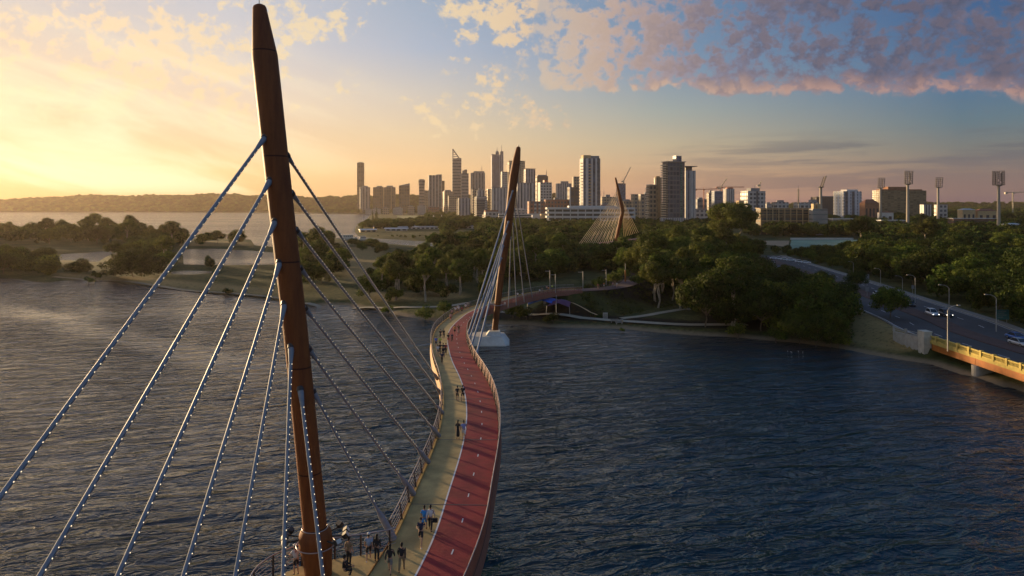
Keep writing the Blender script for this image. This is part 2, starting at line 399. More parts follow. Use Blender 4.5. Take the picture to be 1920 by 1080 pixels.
# ---------------------------------------------------------------- materials of the footbridge
def rust(name, c1, c2, sc=.8):
    m, nt, b = newmat(name); g = N(nt)
    tc = g.n('ShaderNodeTexCoord').outputs['Object']
    s = g.vmath('MULTIPLY', tc, (3.0, 3.0, .35))
    a = g.noise(s, sc, 5, .65); bb = g.noise(tc, 6, 4, .7)
    col = g.mix(g.smooth(a, .3, .7), (*c1, 1), (*c2, 1))
    col = g.mix(g.smooth(bb, .5, .8, 0, .35), col, (c1[0] * .5, c1[1] * .45, c1[2] * .4, 1))
    z = g.sep(tc)[2]
    seam = g.smooth(g.math('ABSOLUTE', g.math('SUBTRACT', g.math('FRACT', g.math('MULTIPLY', z, .16)), .5)), .004, .010)
    col = g.mix(seam, (c1[0] * .35, c1[1] * .3, c1[2] * .3, 1), col)
    g.lk(col, b.inputs['Base Color']); b.inputs['Roughness'].default_value = .62
    b.inputs['Specular IOR Level'].default_value = .3
    bp = g.n('ShaderNodeBump'); bp.inputs['Strength'].default_value = .25; bp.inputs['Distance'].default_value = .04
    g.lk(bb, bp.inputs['Height']); g.lk(bp.outputs[0], b.inputs['Normal'])
    return m
MAT['rust'] = rust('weathered_steel', (.135, .036, .009), (.22, .064, .013))
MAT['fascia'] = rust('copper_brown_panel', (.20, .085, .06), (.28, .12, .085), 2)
MAT['fascia_sunlit'] = rust('sunlit_brown_panel', (.24, .105, .026), (.32, .15, .04), 2)  # left fascia's copy of the panel, golden sunlight mixed into its colour
MAT['path'] = simple('buff_footpath', (.41, .295, .12), .9, var=.24, scale=.7, bump=.2)
MAT['cycle'] = simple('red_cycle_surface', (.235, .014, .020), .85, var=.26, scale=.6, bump=.2)
MAT['line'] = simple('white_line_paint', (.66, .64, .66), .7, var=.12, scale=8)
MAT['concrete'] = simple('pale_concrete', (.33, .31, .28), .85, var=.14, scale=1.2, bump=.3)
MAT['capwhite'] = simple('painted_concrete', (.62, .62, .60), .8, var=.12, scale=.9, bump=.2)
MAT['darksteel'] = simple('dark_steel', (.055, .045, .045), .5, .3, var=.2)
MAT['railsteel'] = simple('satin_rail_steel', (.34, .29, .30), .32, .75, var=.12)
MAT['cable'] = simple('painted_cable_sleeve', (.21, .235, .29), .55, .1, var=.08, scale=3)
MAT['kick'] = simple('ochre_edge_board', (.42, .25, .06), .7, var=.2, scale=3)
MAT['led'] = simple('lit_bead', (.3, .28, .22), .4, emit=(1.0, .80, .52), es=1.0)
MAT['lampglass'] = simple('lamp_glass', (.5, .5, .48), .2, var=.05)
MAT['black'] = simple('black_housing', (.02, .02, .022), .5, var=.2)

# ---------------------------------------------------------------- centre line of the deck
def zd(Y):
    return float(np.interp(Y, [-60, 0, 70, 85, 105, 125, 145, 165, 190, 215], [9.5, 9.5, 9.5, 9.2, 8.7, 8.15, 7.6, 7.15, 6.85, 6.7]))
def solveY(py, dz=0.0):
    Y = 80.0
    for _ in range(40): Y = .5 * Y + .5 * (H0 - zd(Y) - dz) * FP / (py - HOR)
    return Y
Ledge = [(-36, -12), (-29, 2), (-22.5, 13.5), (-19.6, 18), (-17, 22), (-14.6, 25), (-12.5, 28), (-10.8, 31), (-9.5, 34), (-8.7, 38)]
for x, y in [(740, 1012), (775, 930), (803, 867), (822, 815), (830, 775), (831, 738), (825, 708), (815, 680), (811, 657), (810.5, 640), (813, 629), (820, 615), (842, 596), (871, 580)]:
    Y = solveY(y); Ledge.append(((x - 960) / FP * Y, Y))
def offset_pts(pts, off):
    out = []
    for i, p in enumerate(pts):
        a = Vector(pts[max(i - 1, 0)][:2]); b_ = Vector(pts[min(i + 1, len(pts) - 1)][:2])
        d_ = (b_ - a).normalized(); out.append((p[0] + d_.y * off, p[1] - d_.x * off))
    return out
HALF = 2.85
cen = offset_pts(Ledge, HALF)
Re = []
for x, y in [(982, 552), (1010, 546), (1050, 539)]:
    Y = solveY(y, 1.3); Re.append(((x - 960) / FP * Y, Y))
cen += offset_pts(Re, -HALF) + [(21.5, 198.5), (30, 204), (37, 216), (41, 233), (42, 255)]
def catmull(pts, step=1.0):
    P_ = [Vector(p) for p in pts]; P_ = [2 * P_[0] - P_[1]] + P_ + [2 * P_[-1] - P_[-2]]; out = []
    for i in range(1, len(P_) - 2):
        n = max(2, int((P_[i + 1] - P_[i]).length / step))
        for k in range(n):
            t = k / n; p0, p1, p2, p3 = P_[i - 1:i + 3]
            out.append(.5 * ((2 * p1) + (-p0 + p2) * t + (2 * p0 - 5 * p1 + 4 * p2 - p3) * t * t + (-p0 + 3 * p1 - 3 * p2 + p3) * t ** 3))
    out.append(P_[-2]); return out
CEN = [(p.x, p.y) for p in catmull([(a, b, 0) for a, b in cen], 1.2)]
for _ in range(6):   # smooth the measured line
    CEN = [CEN[0]] + [((CEN[i - 1][0] + 2 * CEN[i][0] + CEN[i + 1][0]) / 4, (CEN[i - 1][1] + 2 * CEN[i][1] + CEN[i + 1][1]) / 4) for i in range(1, len(CEN) - 1)] + [CEN[-1]]
def frame(i):
    a = Vector(CEN[max(i - 1, 0)]); b_ = Vector(CEN[min(i + 1, len(CEN) - 1)])
    d_ = (b_ - a).normalized(); return Vector(CEN[i]), d_, Vector((d_.y, -d_.x))
def at_off(i, off, dz=0.0):
    c_, d_, n_ = frame(i); q_ = c_ + n_ * off
    return Vector((q_.x, q_.y, zd(c_.y) + dz))
def sweep(mb, prof, i0=0, i1=None, closed=True, mi=0, step=1):
    """sweeps a cross section [(offset, dz)] along the deck line"""
    i1 = len(CEN) - 1 if i1 is None else i1
    ids = list(range(i0, i1 + 1, step)); n = len(prof); vs = []
    for i in ids: vs += [at_off(i, o_, z_) for o_, z_ in prof]
    fs = []
    for k in range(len(ids) - 1):
        for j in range(n if closed else n - 1):
            j2 = (j + 1) % n; fs.append((k * n + j, k * n + j2, (k + 1) * n + j2, (k + 1) * n + j))
    if closed: fs += [tuple(reversed(range(n))), tuple((len(ids) - 1) * n + j for j in range(n))]
    mb.add(vs, fs, mi)
def idxY(Y):  # first index past that Y
    return next(i for i, c_ in enumerate(CEN) if c_[1] >= Y)
i_end = idxY(197.5)
fb = empty('footbridge', (0, 0, 0), 0, 'long curving cable-stayed footbridge with rust-brown masts and a red and buff deck', 'bridge')
mb = MB(); sweep(mb, [(-2.95, -.02), (-2.95, -.45), (-1.6, -1.25), (1.6, -1.25), (2.95, -.45), (2.95, -.02)], 0, i_end); mb.build('deck_girder', MAT['fascia'], fb)
i_far = idxY(224)
MAT['approach'] = simple('dark_maroon_asphalt', (.075, .040, .045), .9, var=.2, scale=.6)
mb = MB(); sweep(mb, [(-2.9, .0), (2.9, .0)], i_end, i_far, False); mb.build('approach_path', MAT['approach'], fb)
mb = MB(); sweep(mb, [(-2.9, 0), (-.36, 0)], 0, i_end, False); mb.build('footpath', MAT['path'], fb)
mb = MB(); sweep(mb, [(-.24, 0), (2.9, 0)], 0, i_end, False); mb.build('cycle_path', MAT['cycle'], fb)
mb = MB(); sweep(mb, [(-.36, .004), (-.24, .004)], 0, i_end, False); mb.build('edge_line', MAT['line'], fb)
k = idxY(30)
while k < i_end - 3:
    a_, b_ = k, k
    L = (Vector(CEN[k + 1]) - Vector(CEN[k])).length
    c0, d0, n0 = frame(k); z0 = zd(c0.y) + .006
    p = c0 + n0 * 1.28; q = p + d0 * .62
    dl = MB(); dl.add([(p.x - n0.x * .045, p.y - n0.y * .045, z0), (p.x + n0.x * .045, p.y + n0.y * .045, z0), (q.x + n0.x * .045, q.y + n0.y * .045, z0), (q.x - n0.x * .045, q.y - n0.y * .045, z0)], [(0, 1, 2, 3)])
    dl.build('lane_dash', MAT['line'], fb); run = 0
    while run < 3.6: run += (Vector(CEN[k + 1]) - Vector(CEN[k])).length; k += 1
mb = MB(); sweep(mb, [(-2.95, 0), (-2.95, .16), (-2.78, .16), (-2.78, 0)], idxY(43.4), i_end); mb.build('edge_board', MAT['kick'], fb)
mb = MB(); sweep(mb, [(-2.95, 0), (-2.95, .16), (-2.78, .16), (-2.78, 0)], 0, idxY(35)); mb.build('edge_board', MAT['kick'], fb)
run_ = 0
for i in range(idxY(36), i_end - 2):
    run_ += (Vector(CEN[i + 1]) - Vector(CEN[i])).length
    if run_ > 13:
        run_ = 0; jm = MB(); a_, b_ = at_off(i, -2.85, .008), at_off(i, 2.9, .008); d_ = frame(i)[1].to_3d() * .05; jm.add([a_ - d_, b_ - d_, b_ + d_, a_ + d_], [(0, 1, 2, 3)]); jm.build('expansion_joint', MAT['darksteel'], fb)
# fascia plates outside both edges
for s in (-1, 1):
    mb = MB(); sweep(mb, [(s * 3.0, .12), (s * 3.04, .12), (s * 3.22, -1.0), (s * 3.18, -1.0)], 0, i_end); mb.build('fascia_panel', MAT['fascia_sunlit' if s < 0 else 'fascia'], fb)
def railing(side, i0, i1, name='railing', lean=.10):
    s = side; mb = MB()
    for o_, z_, r_ in ((3.10, 1.32, .042), (3.02, 1.10, .02), (2.99, .84, .014), (2.97, .62, .014), (2.95, .40, .014)):
        mb.tube([at_off(i, s * (o_ + lean * 0), z_) for i in range(i0, i1 + 1)], r_, 5)
    if s > 0:   # close-set upright slats on the outer side
        last = None; run = 0
        for i in range(i0, i1):
            a_ = at_off(i, s * 3.06, 0); b_ = at_off(i + 1, s * 3.06, 0); L = (b_ - a_).length
            nk = max(1, int(round(L / .24)))
            d_ = (b_ - a_).normalized(); n_ = Vector((d_.y, -d_.x, 0))
            for k in range(nk):
                p = a_ + (b_ - a_) * (k / nk); t = .055
                vs = []
                for zz, oo in ((.02, 0), (1.24, .06)):
                    for aa, bb_ in ((-t, -.012), (t, -.012), (t, .012), (-t, .012)):
                        v = p + d_ * aa + n_ * (bb_ + oo); vs.append((v.x, v.y, v.z + zz))
                mb.add(vs, [(0, 1, 5, 4), (1, 2, 6, 5), (2, 3, 7, 6), (3, 0, 4, 7)], 1)
    r = mb.build(name, [MAT['railsteel'], MAT['fascia']], fb)
    run = 0
    for i in range(i0, i1):
        if run <= 0:
            c_, d_, n_ = frame(i); pm = MB(); zz = zd(c_.y)
            a_ = c_ + n_ * s * 2.93; b_ = c_ + n_ * s * 3.07
            vs = []
            for (q, z_) in ((a_, .05), (b_, 1.3)):
                for u, v in ((-.05, -.09), (.05, -.09), (.05, .09), (-.05, .09)):
                    w_ = q + d_ * u + n_ * v * (1.0 if z_ < 1 else .5); vs.append((w_.x, w_.y, zz + z_))
            pm.add(vs, [(0, 1, 5, 4), (1, 2, 6, 5), (2, 3, 7, 6), (3, 0, 4, 7), (4, 5, 6, 7)])
            pm.build('post', MAT['darksteel'], r); run = 1.7
        run -= (Vector(CEN[i + 1]) - Vector(CEN[i])).length
railing(-1, 0, idxY(34.8))
railing(-1, idxY(43.5), i_end)
railing(1, idxY(20), i_end)
# ---------------------------------------------------------------- viewing platform round the near mast
PLAT = [(-7.2, 43.7), (-9, 43.0), (-11, 42.4), (-12.8, 41.6), (-14.1, 40.3), (-14.6, 38.6), (-14.2, 36.9), (-13, 35.8), (-11.5, 35.2), (-9.8, 34.6), (-6.5, 34.8), (-5.6, 40)]
pz = 9.5; mb = MB(); mb.prism(PLAT[::-1], pz - .5, pz - .006); mb.build('viewing_platform', MAT['path'], fb)
rm = MB(); rp = [Vector((x, y, 0)) for x, y in PLAT[:10]]; rp = catmull(rp, .5)
rp[0] = Vector((-7.45, 43.75, 0))
for dz, r_ in ((1.32, .042), (1.08, .02), (.84, .016), (.6, .016), (.36, .016)):
    rm.tube([p + Vector((0, 0, pz + dz)) for p in rp], r_, 6)
pr = rm.build('platform_railing', MAT['railsteel'], fb)
run = .9
for a_, b_ in zip(rp[:-1], rp[1:]):
    run -= (b_ - a_).length
    if run <= 0:
        pm = MB(); pm.box(a_.x - .05, a_.x + .05, a_.y - .05, a_.y + .05, pz, pz + 1.3); pm.build('post', MAT['darksteel'], pr); run = 1.5
# long bench and a timber seat on the platform
# ---------------------------------------------------------------- masts
def mast(prof, Y0, name='mast'):
    """prof: list of (px, py, width px) at distance Y0"""
    pts = [P(x, y, Y0) for x, y, w_ in prof]; rad = [w_ / 2 / FP * Y0 for x, y, w_ in prof]
    mb = MB(); mb.tube(pts, rad, 28); return mb.build(name, MAT['rust'], fb)
Y1 = 40.6
near = [(486.0, 7.5, 3), (486.1, 8.6, 13), (486.3, 11, 21), (486.6, 15, 25), (487.5, 25, 27.5), (496.5, 105, 46.5), (504, 176, 47), (512, 250, 46.5), (528.5, 400, 45.5), (551.8, 600, 44.5), (570.2, 780, 43.5), (590.5, 988, 44)]
m1 = mast(near, Y1)
cone = [(590.5, 990, 50), (591, 999, 60), (592, 1018, 62), (594, 1035, 56), (598, 1080, 48), (600, 1110, 46), (604, 1150, 52), (606, 1330, 54)]
pts = [P(x, y, Y1) for x, y, w_ in cone]; rad = [w_ / 2 / FP * Y1 for x, y, w_ in cone]
mb = MB(); mb.tube(pts, rad, 28); mb.build('mast_base', MAT['rust'], fb)
rg = MB()
for yy, wd in ((989, 47), (1020, 71)):
    c_ = P(592 if yy > 1000 else 590.5, yy, Y1); r_ = wd / 2 / FP * Y1
    rg.tube([c_ + Vector((r_ * math.cos(t), r_ * math.sin(t), 0)) for t in [2 * math.pi * k / 28 for k in range(29)]], .035, 6)
rg.build('collar_ring', MAT['railsteel'], fb)
for (ang, n_) in ((172, 2), (10, 2), (52, 1), (200, 2), (330, 1)):
    c_ = P(592, 1008, Y1); d_ = Vector((math.cos(R(ang)), math.sin(R(ang)), 0)); arm = MB()
    p0 = c_ + d_ * .95; p1 = c_ + d_ * 1.75
    arm.tube([p0, p1], .05, 6); arm.tube([p1 - d_.cross(Vector((0, 0, 1))) * .35, p1 + d_.cross(Vector((0, 0, 1))) * .35], .035, 6)
    fl = arm.build('floodlight_arm', MAT['black'], fb)
    for k in range(n_):
        s_ = d_.cross(Vector((0, 0, 1))) * ((k - .5) * .6 if n_ == 2 else 0)
        M_ = Matrix.Translation(p1 + s_ + Vector((0, 0, .16))) @ Matrix.Rotation(R(ang), 4, 'Z') @ Matrix.Rotation(R(-35), 4, 'Y')
        hm_ = MB(); hm_.box(-.13, .13, -.2, .2, -.15, .15, 0, M_); hm_.box(.13, .15, -.17, .17, -.12, .12, 1, M_)
        for f_ in (-.1, 0, .1): hm_.box(-.2, -.13, f_ - .012, f_ + .012, -.13, .13, 0, M_)
        hm_.build('floodlight_head', [MAT['black'], MAT['lampglass']], fl)
tipm = MB(); t_ = P(486, 8, Y1); tipm.tube([t_, t_ + Vector((0, 0, .28))], .02, 6); tipm.build('lightning_rod', MAT['black'], fb)
Y2 = 155.5
far = [(972.3, 274.5, 2), (972.2, 276, 7), (971.8, 279, 9), (968.5, 300, 14.5), (963.4, 330, 16.5), (958.6, 371, 16), (954.6, 408, 15.5), (950, 445, 14), (944.5, 482, 13), (938.9, 519, 12.5), (933.2, 570, 12), (929, 608, 11), (928.2, 618, 12)]
m2 = mast(far, Y2)
rg = MB(); c_ = P(933.5, 572, Y2)
rg.tube([c_ + Vector((.95 * math.cos(t), .95 * math.sin(t), 0)) for t in [2 * math.pi * k / 20 for k in range(21)]], .09, 6)
for ang in (200, 340, 20, 170):
    p = c_ + Vector((math.cos(R(ang)) * 1.7, math.sin(R(ang)) * 1.7, .1)); rg.tube([c_, p], .06, 5); rg.box(p.x - .22, p.x + .22, p.y - .22, p.y + .22, p.z, p.z + .4)
rg.build('floodlight_collar', MAT['railsteel'], fb)
mb = MB(); fr = [(-10.2, 152.2), (-7, 151.8), (-1.4, 151.8), (-.6, 153), (-.6, 158.6), (-2, 159.6), (-8.5, 159.6), (-10.4, 158)]
tp = [(-9.3, 153.4), (-6.6, 152.9), (-2.4, 152.9), (-1.8, 153.8), (-1.8, 157.9), (-2.8, 158.6), (-7.8, 158.6), (-9.5, 157.4)]
n = len(fr); vs = [(x, y, -.6) for x, y in fr] + [(x, y, .25) for x, y in fr] + [(x, y, 1.95) for x, y in tp]
fs = [(i, (i + 1) % n, n + (i + 1) % n, n + i) for i in range(n)] + [(n + i, n + (i + 1) % n, 2 * n + (i + 1) % n, 2 * n + i) for i in range(n)] + [tuple(range(2 * n, 3 * n))]
mb.add(vs, fs)
fr = [(-5.9, 153.9), (-2.6, 153.9), (-2.6, 157.3), (-5.9, 157.3)]; tp = [(-5.2, 154.4), (-2.8, 154.4), (-2.8, 156.8), (-5.2, 156.8)]
mb.add([(x, y, 1.95) for x, y in fr] + [(x, y, 2.8) for x, y in tp], [(0, 1, 5, 4), (1, 2, 6, 5), (2, 3, 7, 6), (3, 0, 4, 7), (4, 5, 6, 7)])
mb.build('pile_cap', MAT['capwhite'], fb)
mb = MB(); mb.prism([(-15, 37), (-12.5, 35.8), (-9.5, 36), (-8, 38), (-8, 43), (-9.5, 45), (-13, 45), (-15, 43)], -.6, 2.2); mb.build('pile_cap', MAT['capwhite'], fb)
# ---------------------------------------------------------------- stay cables
def cable(top, bot, r, led=True, mat='cable', sock=2.6, ledside=Vector((1, 0, 0)), rs=.20):
    top = Vector(top); bot = Vector(bot); L = (bot - top).length; d_ = (bot - top) / L
    mb = MB(); sag = [0, .25, .5, .75]
    def at(t): return top + (bot - top) * t + Vector((0, 0, -.0016 * L * 4 * t * (1 - t)))
    ts = [0, .1, .25, .4, .5, .6, .75, .9, 1 - sock / L]
    mb.tube([at(t) for t in ts], r, 10)
    mb.tube([top - d_ * .25, top + d_ * .1, top + d_ * .9], [r * 1.5, r * 1.7, r * 1.1], 10)
    o = mb.build('stay_cable', MAT[mat], fb)
    if led:
        ap = MB(); ap.tube([top - d_ * .22, top + d_ * .02], [r * 2.1, r * 2.1], 12); ap.build('anchor_plate', MAT['darksteel'], o)
    if sock:
        sk = MB(); sk.tube([at(1 - sock / L), at(1 - sock * .72 / L), bot], [r * 1.05, rs, rs * 1.15], 10); sk.build('anchor_socket', MAT['cable'], o)
    if led:
        lm = MB(); n = int((L - sock - 1) / .40)
        a_ = d_.cross(Vector((0, 1, 0))).normalized()
        if a_.dot(ledside) < 0: a_ = -a_
        pts_ = []; rr = []
        for k in range(n):
            for t_, r_ in ((-.026, .006), (-.016, .017), (.016, .017), (.026, .006)):
                pts_.append(at((1.0 + k * .40 + t_) / L) + (a_ * .85 + Vector((0, -.5, 0))) * (r + .015)); rr.append(r_)
        lm.tube(pts_, rr, 5)
        for k in range(n):
            for j in (0, 1, 2):
                for c_ in range(5):
                    fi = (k * 4 + j) * 5 + c_
                    if fi < len(lm.m): lm.m[fi] = 1
        lm.build('light_string', [MAT['black'], MAT['led']], o)
    return o
def fromlines(x0, y0, x1, y1, Yt, Yb, zb=9.45):
    yb = HOR + (H0 - zb) * FP / Yb; xb = x0 + (x1 - x0) * (yb - y0) / (y1 - y0)
    return P(x0, y0, Yt), P(xb, yb, Yb)
Yf = Y1 - .62
for (x0, y0, x1, y1, Yb) in ((496, 259, 3, 925, 14), (506, 339, 76, 1075, 18), (515.5, 416, 222, 1075, 22), (524, 494, 345, 1075, 25), (533, 572, 442, 1075, 28), (546, 652, 531, 1075, 31), (563.5, 732, 605, 1075, 34)):
    t_, b_ = fromlines(x0, y0, x1, y1, Yf, Yb); cable(t_, b_, .105)
for (x0, y0, x1, y1) in ((539, 293, 820, 710), (548, 364, 827.5, 739), (556.5, 433, 829, 774), (563.5, 504, 822.5, 817), (572.5, 579, 803, 866), (580, 656, 775, 926), (588, 736, 738, 1010)):
    Yb = solveY(y1, .25); cable(P(x0, y0, Y1 + .3), P(x1, y1, Yb), .095)
for (x0, y0, x1, y1) in ((961.5, 357, 877, 628), (953.5, 415, 880, 636), (948.5, 438, 883.5, 649), (943.5, 461, 893.5, 664), (940, 484, 886, 640)):
    Yb = solveY(y1, .9); cable(P(x0, y0, Y2 - .7), P(x1, y1, Yb), .15, led=False, sock=1.5, rs=.2)
for (x0, y0, x1, y1) in ((966.5, 364, 998, 557), (964.5, 392, 983, 566), (961.5, 420, 968, 572), (958, 446, 953, 577), (941, 495, 918, 577)):
    cable(P(x0, y0, Y2 + .3), P(x1, y1, (H0 - zd(165) - .1) * FP / (y1 - HOR)), .11, led=False, sock=0)
# ---------------------------------------------------------------- foliage
def leafmat(name, dark, light, pale=None):
    m, nt, b = newmat(name); g = N(nt)
    oi = g.n('ShaderNodeObjectInfo').outputs['Random']
    tc = g.n('ShaderNodeTexCoord').outputs['Object']
    n1 = g.noise(tc, .55, 3, .6); n2 = g.noise(tc, 3.0, 2, .5)
    f = g.math('ADD', g.math('MULTIPLY', n1, .7), g.math('MULTIPLY', n2, .35))
    c = g.mix(g.smooth(f, .36, .68), (*dark, 1), (*light, 1))
    c = g.vmath('SCALE', c, sc=g.math('MULTIPLY_ADD', oi, .7, .65))
    hs = g.n('ShaderNodeHueSaturation'); g.lk(c, hs.inputs['Color'])
    g.lk(g.math('MULTIPLY_ADD', g.math('FRACT', g.math('MULTIPLY', oi, 7.3)), .05, .472), hs.inputs['Hue'])
    g.lk(hs.outputs[0], b.inputs['Base Color']); b.inputs['Roughness'].default_value = .75
    b.inputs['Specular IOR Level'].default_value = .15
    tr = g.n('ShaderNodeBsdfTranslucent'); g.lk(hs.outputs[0], tr.inputs['Color'])
    mx = g.n('ShaderNodeMixShader'); mx.inputs[0].default_value = .30
    g.lk(b.outputs[0], mx.inputs[1]); g.lk(tr.outputs[0], mx.inputs[2])
    g.lk(mx.outputs[0], nt.nodes['Material Output'].inputs['Surface'])
    return m
MAT['leafA'] = leafmat('olive_foliage', (.013, .028, .004), (.120, .150, .016))
MAT['leafB'] = leafmat('grey_green_foliage', (.017, .029, .006), (.135, .150, .024))
MAT['leafC'] = leafmat('dark_foliage', (.007, .017, .003), (.066, .095, .011))
MAT['barkpale'] = simple('pale_gum_bark', (.36, .30, .23), .85, var=.3, scale=3)
MAT['bark'] = simple('grey_brown_bark', (.13, .095, .065), .9, var=.3, scale=4)

def cards(mb_v, mb_f, rnd, c, r, n, size, drop=0.0):
    """n leaf clumps spread through the shell of one lobe"""
    for _ in range(n):
        while True:
            d_ = Vector((rnd.uniform(-1, 1), rnd.uniform(-1, 1), rnd.uniform(-.75, 1)))
            if .1 < d_.length < 1: break
        d_.normalize(); k = rnd.uniform(.35, 1.22) ** .6
        p = Vector((c[0] + d_.x * r[0] * k, c[1] + d_.y * r[1] * k, c[2] + d_.z * r[2] * k))
        nrm = (d_ * .9 + Vector((rnd.gauss(0, .5), rnd.gauss(0, .5), rnd.gauss(0, .4) + .25))).normalized()
        a = nrm.cross(Vector((rnd.gauss(0, 1), rnd.gauss(0, 1), rnd.gauss(0, 1)))).normalized(); b_ = nrm.cross(a)
        s = size * rnd.uniform(.55, 1.35); t = s * rnd.uniform(.45, .9); i = len(mb_v)
        mb_v += [p + a * s, p + b_ * t + nrm * s * .15, p - a * s * .9, p - b_ * t - nrm * s * .1]
        mb_f.append((i, i + 1, i + 2, i + 3))
def limb(mb, rnd, p, q, r0, r1, n=6):
    m1_ = p.lerp(q, .35) + Vector((rnd.gauss(0, .06), rnd.gauss(0, .06), 0)) * (q - p).length
    m2_ = p.lerp(q, .7) + Vector((rnd.gauss(0, .06), rnd.gauss(0, .06), .03)) * (q - p).length
    mb.tube([p, m1_, m2_, q], [r0, r0 * .75 + r1 * .25, (r0 + r1) * .5, r1], n)
def tree_proto(seed, h, w, n_lobes, lobe_r, n_cards, size, leaf, bark, base=.3, spread=1.0, top=1.0, style='round', stems=1):
    rnd = random.Random(seed); V = []; F = []; tm = MB(); lobes = []
    if style == 'conifer':
        tiers = 15
        for k in range(tiers):
            z = h * (.10 + .88 * k / (tiers - 1)); rr = w / 2 * (1 - k / tiers) ** .8 + .2
            for j in range(7):
                an = rnd.uniform(0, 6.283); rad = rr * rnd.uniform(.35, .95)
                lobes.append(((rad * .6 * math.cos(an), rad * .6 * math.sin(an), z), (rr * .42, rr * .42, h * .022)))
    elif style == 'column':
        for k in range(n_lobes):
            z = h * (.16 + .78 * (k + .5) / n_lobes); q_ = math.sin(math.pi * min(1, (z / h) * .92 + .05)) ** .6
            an = rnd.uniform(0, 6.283); o_ = w * .18 * q_
            lobes.append(((o_ * math.cos(an), o_ * math.sin(an), z), (w * .32 * q_ + .3, w * .32 * q_ + .3, h * .13)))
    else:
        for k in range(n_lobes):
            an = k * 2.4 + rnd.uniform(-.5, .5); q_ = math.sqrt((k + .5) / n_lobes)
            rad = w / 2 * q_ * .78 * spread
            zt = math.sqrt(max(0, 1 - (q_ * .88) ** 2))
            zz = h * base + (h * (1 - base) * .80) * (zt * (rnd.uniform(.62, 1.0) if k % 3 else rnd.uniform(.1, .6))) * top
            lr = lobe_r * rnd.uniform(.65, 1.25)
            lobes.append(((rad * math.cos(an), rad * math.sin(an), zz + lr * .3), (lr * 1.1, lr * 1.1, lr * (.62 if style == 'flat' else .8))))
    tot = sum(l[1][0] * l[1][1] for l in lobes)
    for c_, r_ in lobes:
        cards(V, F, rnd, c_, r_, int(n_cards * r_[0] * r_[1] / tot), size)
    # trunk and limbs reach into the lobes
    if stems:
        for s_ in range(stems):
            fork = Vector((rnd.gauss(0, .04) * w + (s_ - (stems - 1) / 2) * w * .12, rnd.gauss(0, .04) * w, h * max(base, .2)))
            r0 = h * .011 + .06
            limb(tm, rnd, Vector((fork.x * .3 + s_ * .5, fork.y * .3, -.4)), fork, r0, r0 * .7, 8)
            if style not in ('conifer', 'column'):
                pick = sorted(lobes, key=lambda l: -l[1][0])[s_::max(1, stems)][:7]
                for c_, r_ in pick: limb(tm, rnd, fork, Vector(c_), r0 * .5, r0 * .12, 5)
            else: limb(tm, rnd, fork, Vector((0, 0, h * .95)), r0 * .7, .05, 6)
    me = bpy.data.meshes.new('crown'); me.from_pydata([tuple(v) for v in V], [], F); me.materials.append(MAT[leaf]); me.update()
    return me, tm
PROTO = {}
def reg(key, name, look, *a, **k):
    me, tm = tree_proto(*a, **k)
    tme = None
    if tm.v:
        o = tm.build('trunk', MAT[a[8]]); tme = o.data; bpy.data.objects.remove(o)
    PROTO[key] = (name, look, me, tme, a[1], a[2])
#                         seed h   w  lobes lr  cards size leaf bark
reg('broad', 'broadleaf_tree', 'broad dense tree', 1, 12, 14, 22, 2.3, 6500, .30, 'leafA', 'bark', base=.22)
reg('broad2', 'broadleaf_tree', 'wide billowing tree', 2, 13, 15, 26, 2.2, 7000, .30, 'leafC', 'bark', base=.2)
reg('round', 'bushy_tree', 'round bushy tree', 3, 9, 10, 14, 2.2, 4500, .26, 'leafA', 'bark', base=.12)
reg('gum', 'gum_tree', 'tall open gum tree', 4, 17, 12, 16, 1.9, 5000, .30, 'leafB', 'barkpale', base=.48, stems=2)
reg('gum2', 'gum_tree', 'slender pale-stemmed gum tree', 5, 16, 10, 12, 1.8, 4200, .30, 'leafA', 'barkpale', base=.45, stems=2)
reg('flat', 'paperbark_tree', 'low spreading flat-topped tree', 6, 8.5, 14, 20, 2.0, 5200, .28, 'leafB', 'bark', base=.35, style='flat')
reg('tall', 'upright_tree', 'upright narrow tree', 7, 13, 7.5, 11, 2, 4200, .28, 'leafC', 'bark', style='column')
reg('big', 'giant_gum_tree', 'giant spreading gum tree', 8, 32, 32, 50, 4.3, 24000, .50, 'leafB', 'barkpale', base=.36, stems=2)
reg('pine', 'pine_tree', 'tall tiered pine tree', 9, 24, 9, 0, 0, 6000, .35, 'leafC', 'bark', style='conifer')
reg('dome', 'domed_fig_tree', 'huge dark dome-shaped tree', 10, 12, 22, 34, 2.6, 11000, .32, 'leafC', 'bark', base=.05)
reg('shrub', 'shrub', 'small leafy shrub', 12, 2.6, 3.6, 9, .8, 1100, .14, 'leafA', 'bark', base=.1)
reg('far', 'tree', 'tree', 13, 12, 14, 16, 2.6, 1900, .60, 'leafA', 'bark', base=.1)
reg('far2', 'tree', 'tree', 14, 13, 12, 12, 2.5, 1700, .60, 'leafC', 'bark', base=.15)
USED = {}
def place(key, x, y, s, label, group, cat='tree', z=None, sz=None):
    name, look, cme, tme, h, w = PROTO[key]
    zz = ground_z(x, y) if z is None else z
    o = empty(name, (x, y, zz), random.uniform(0, 6.28), label, cat, group); o.scale = (s, s, s * (sz or random.uniform(.9, 1.12)))
    for nm, me_ in (('crown', cme), ('trunk', tme)):
        if me_ is None: continue
        c_ = bpy.data.objects.new(nm, me_); C.objects.link(c_); c_.parent = o
    return o
ORD = ['first', 'second', 'third', 'fourth', 'fifth', 'sixth', 'seventh', 'eighth', 'ninth', 'tenth', 'eleventh', 'twelfth', 'thirteenth', 'fourteenth', 'fifteenth', 'sixteenth', 'seventeenth', 'eighteenth', 'nineteenth', 'twentieth']
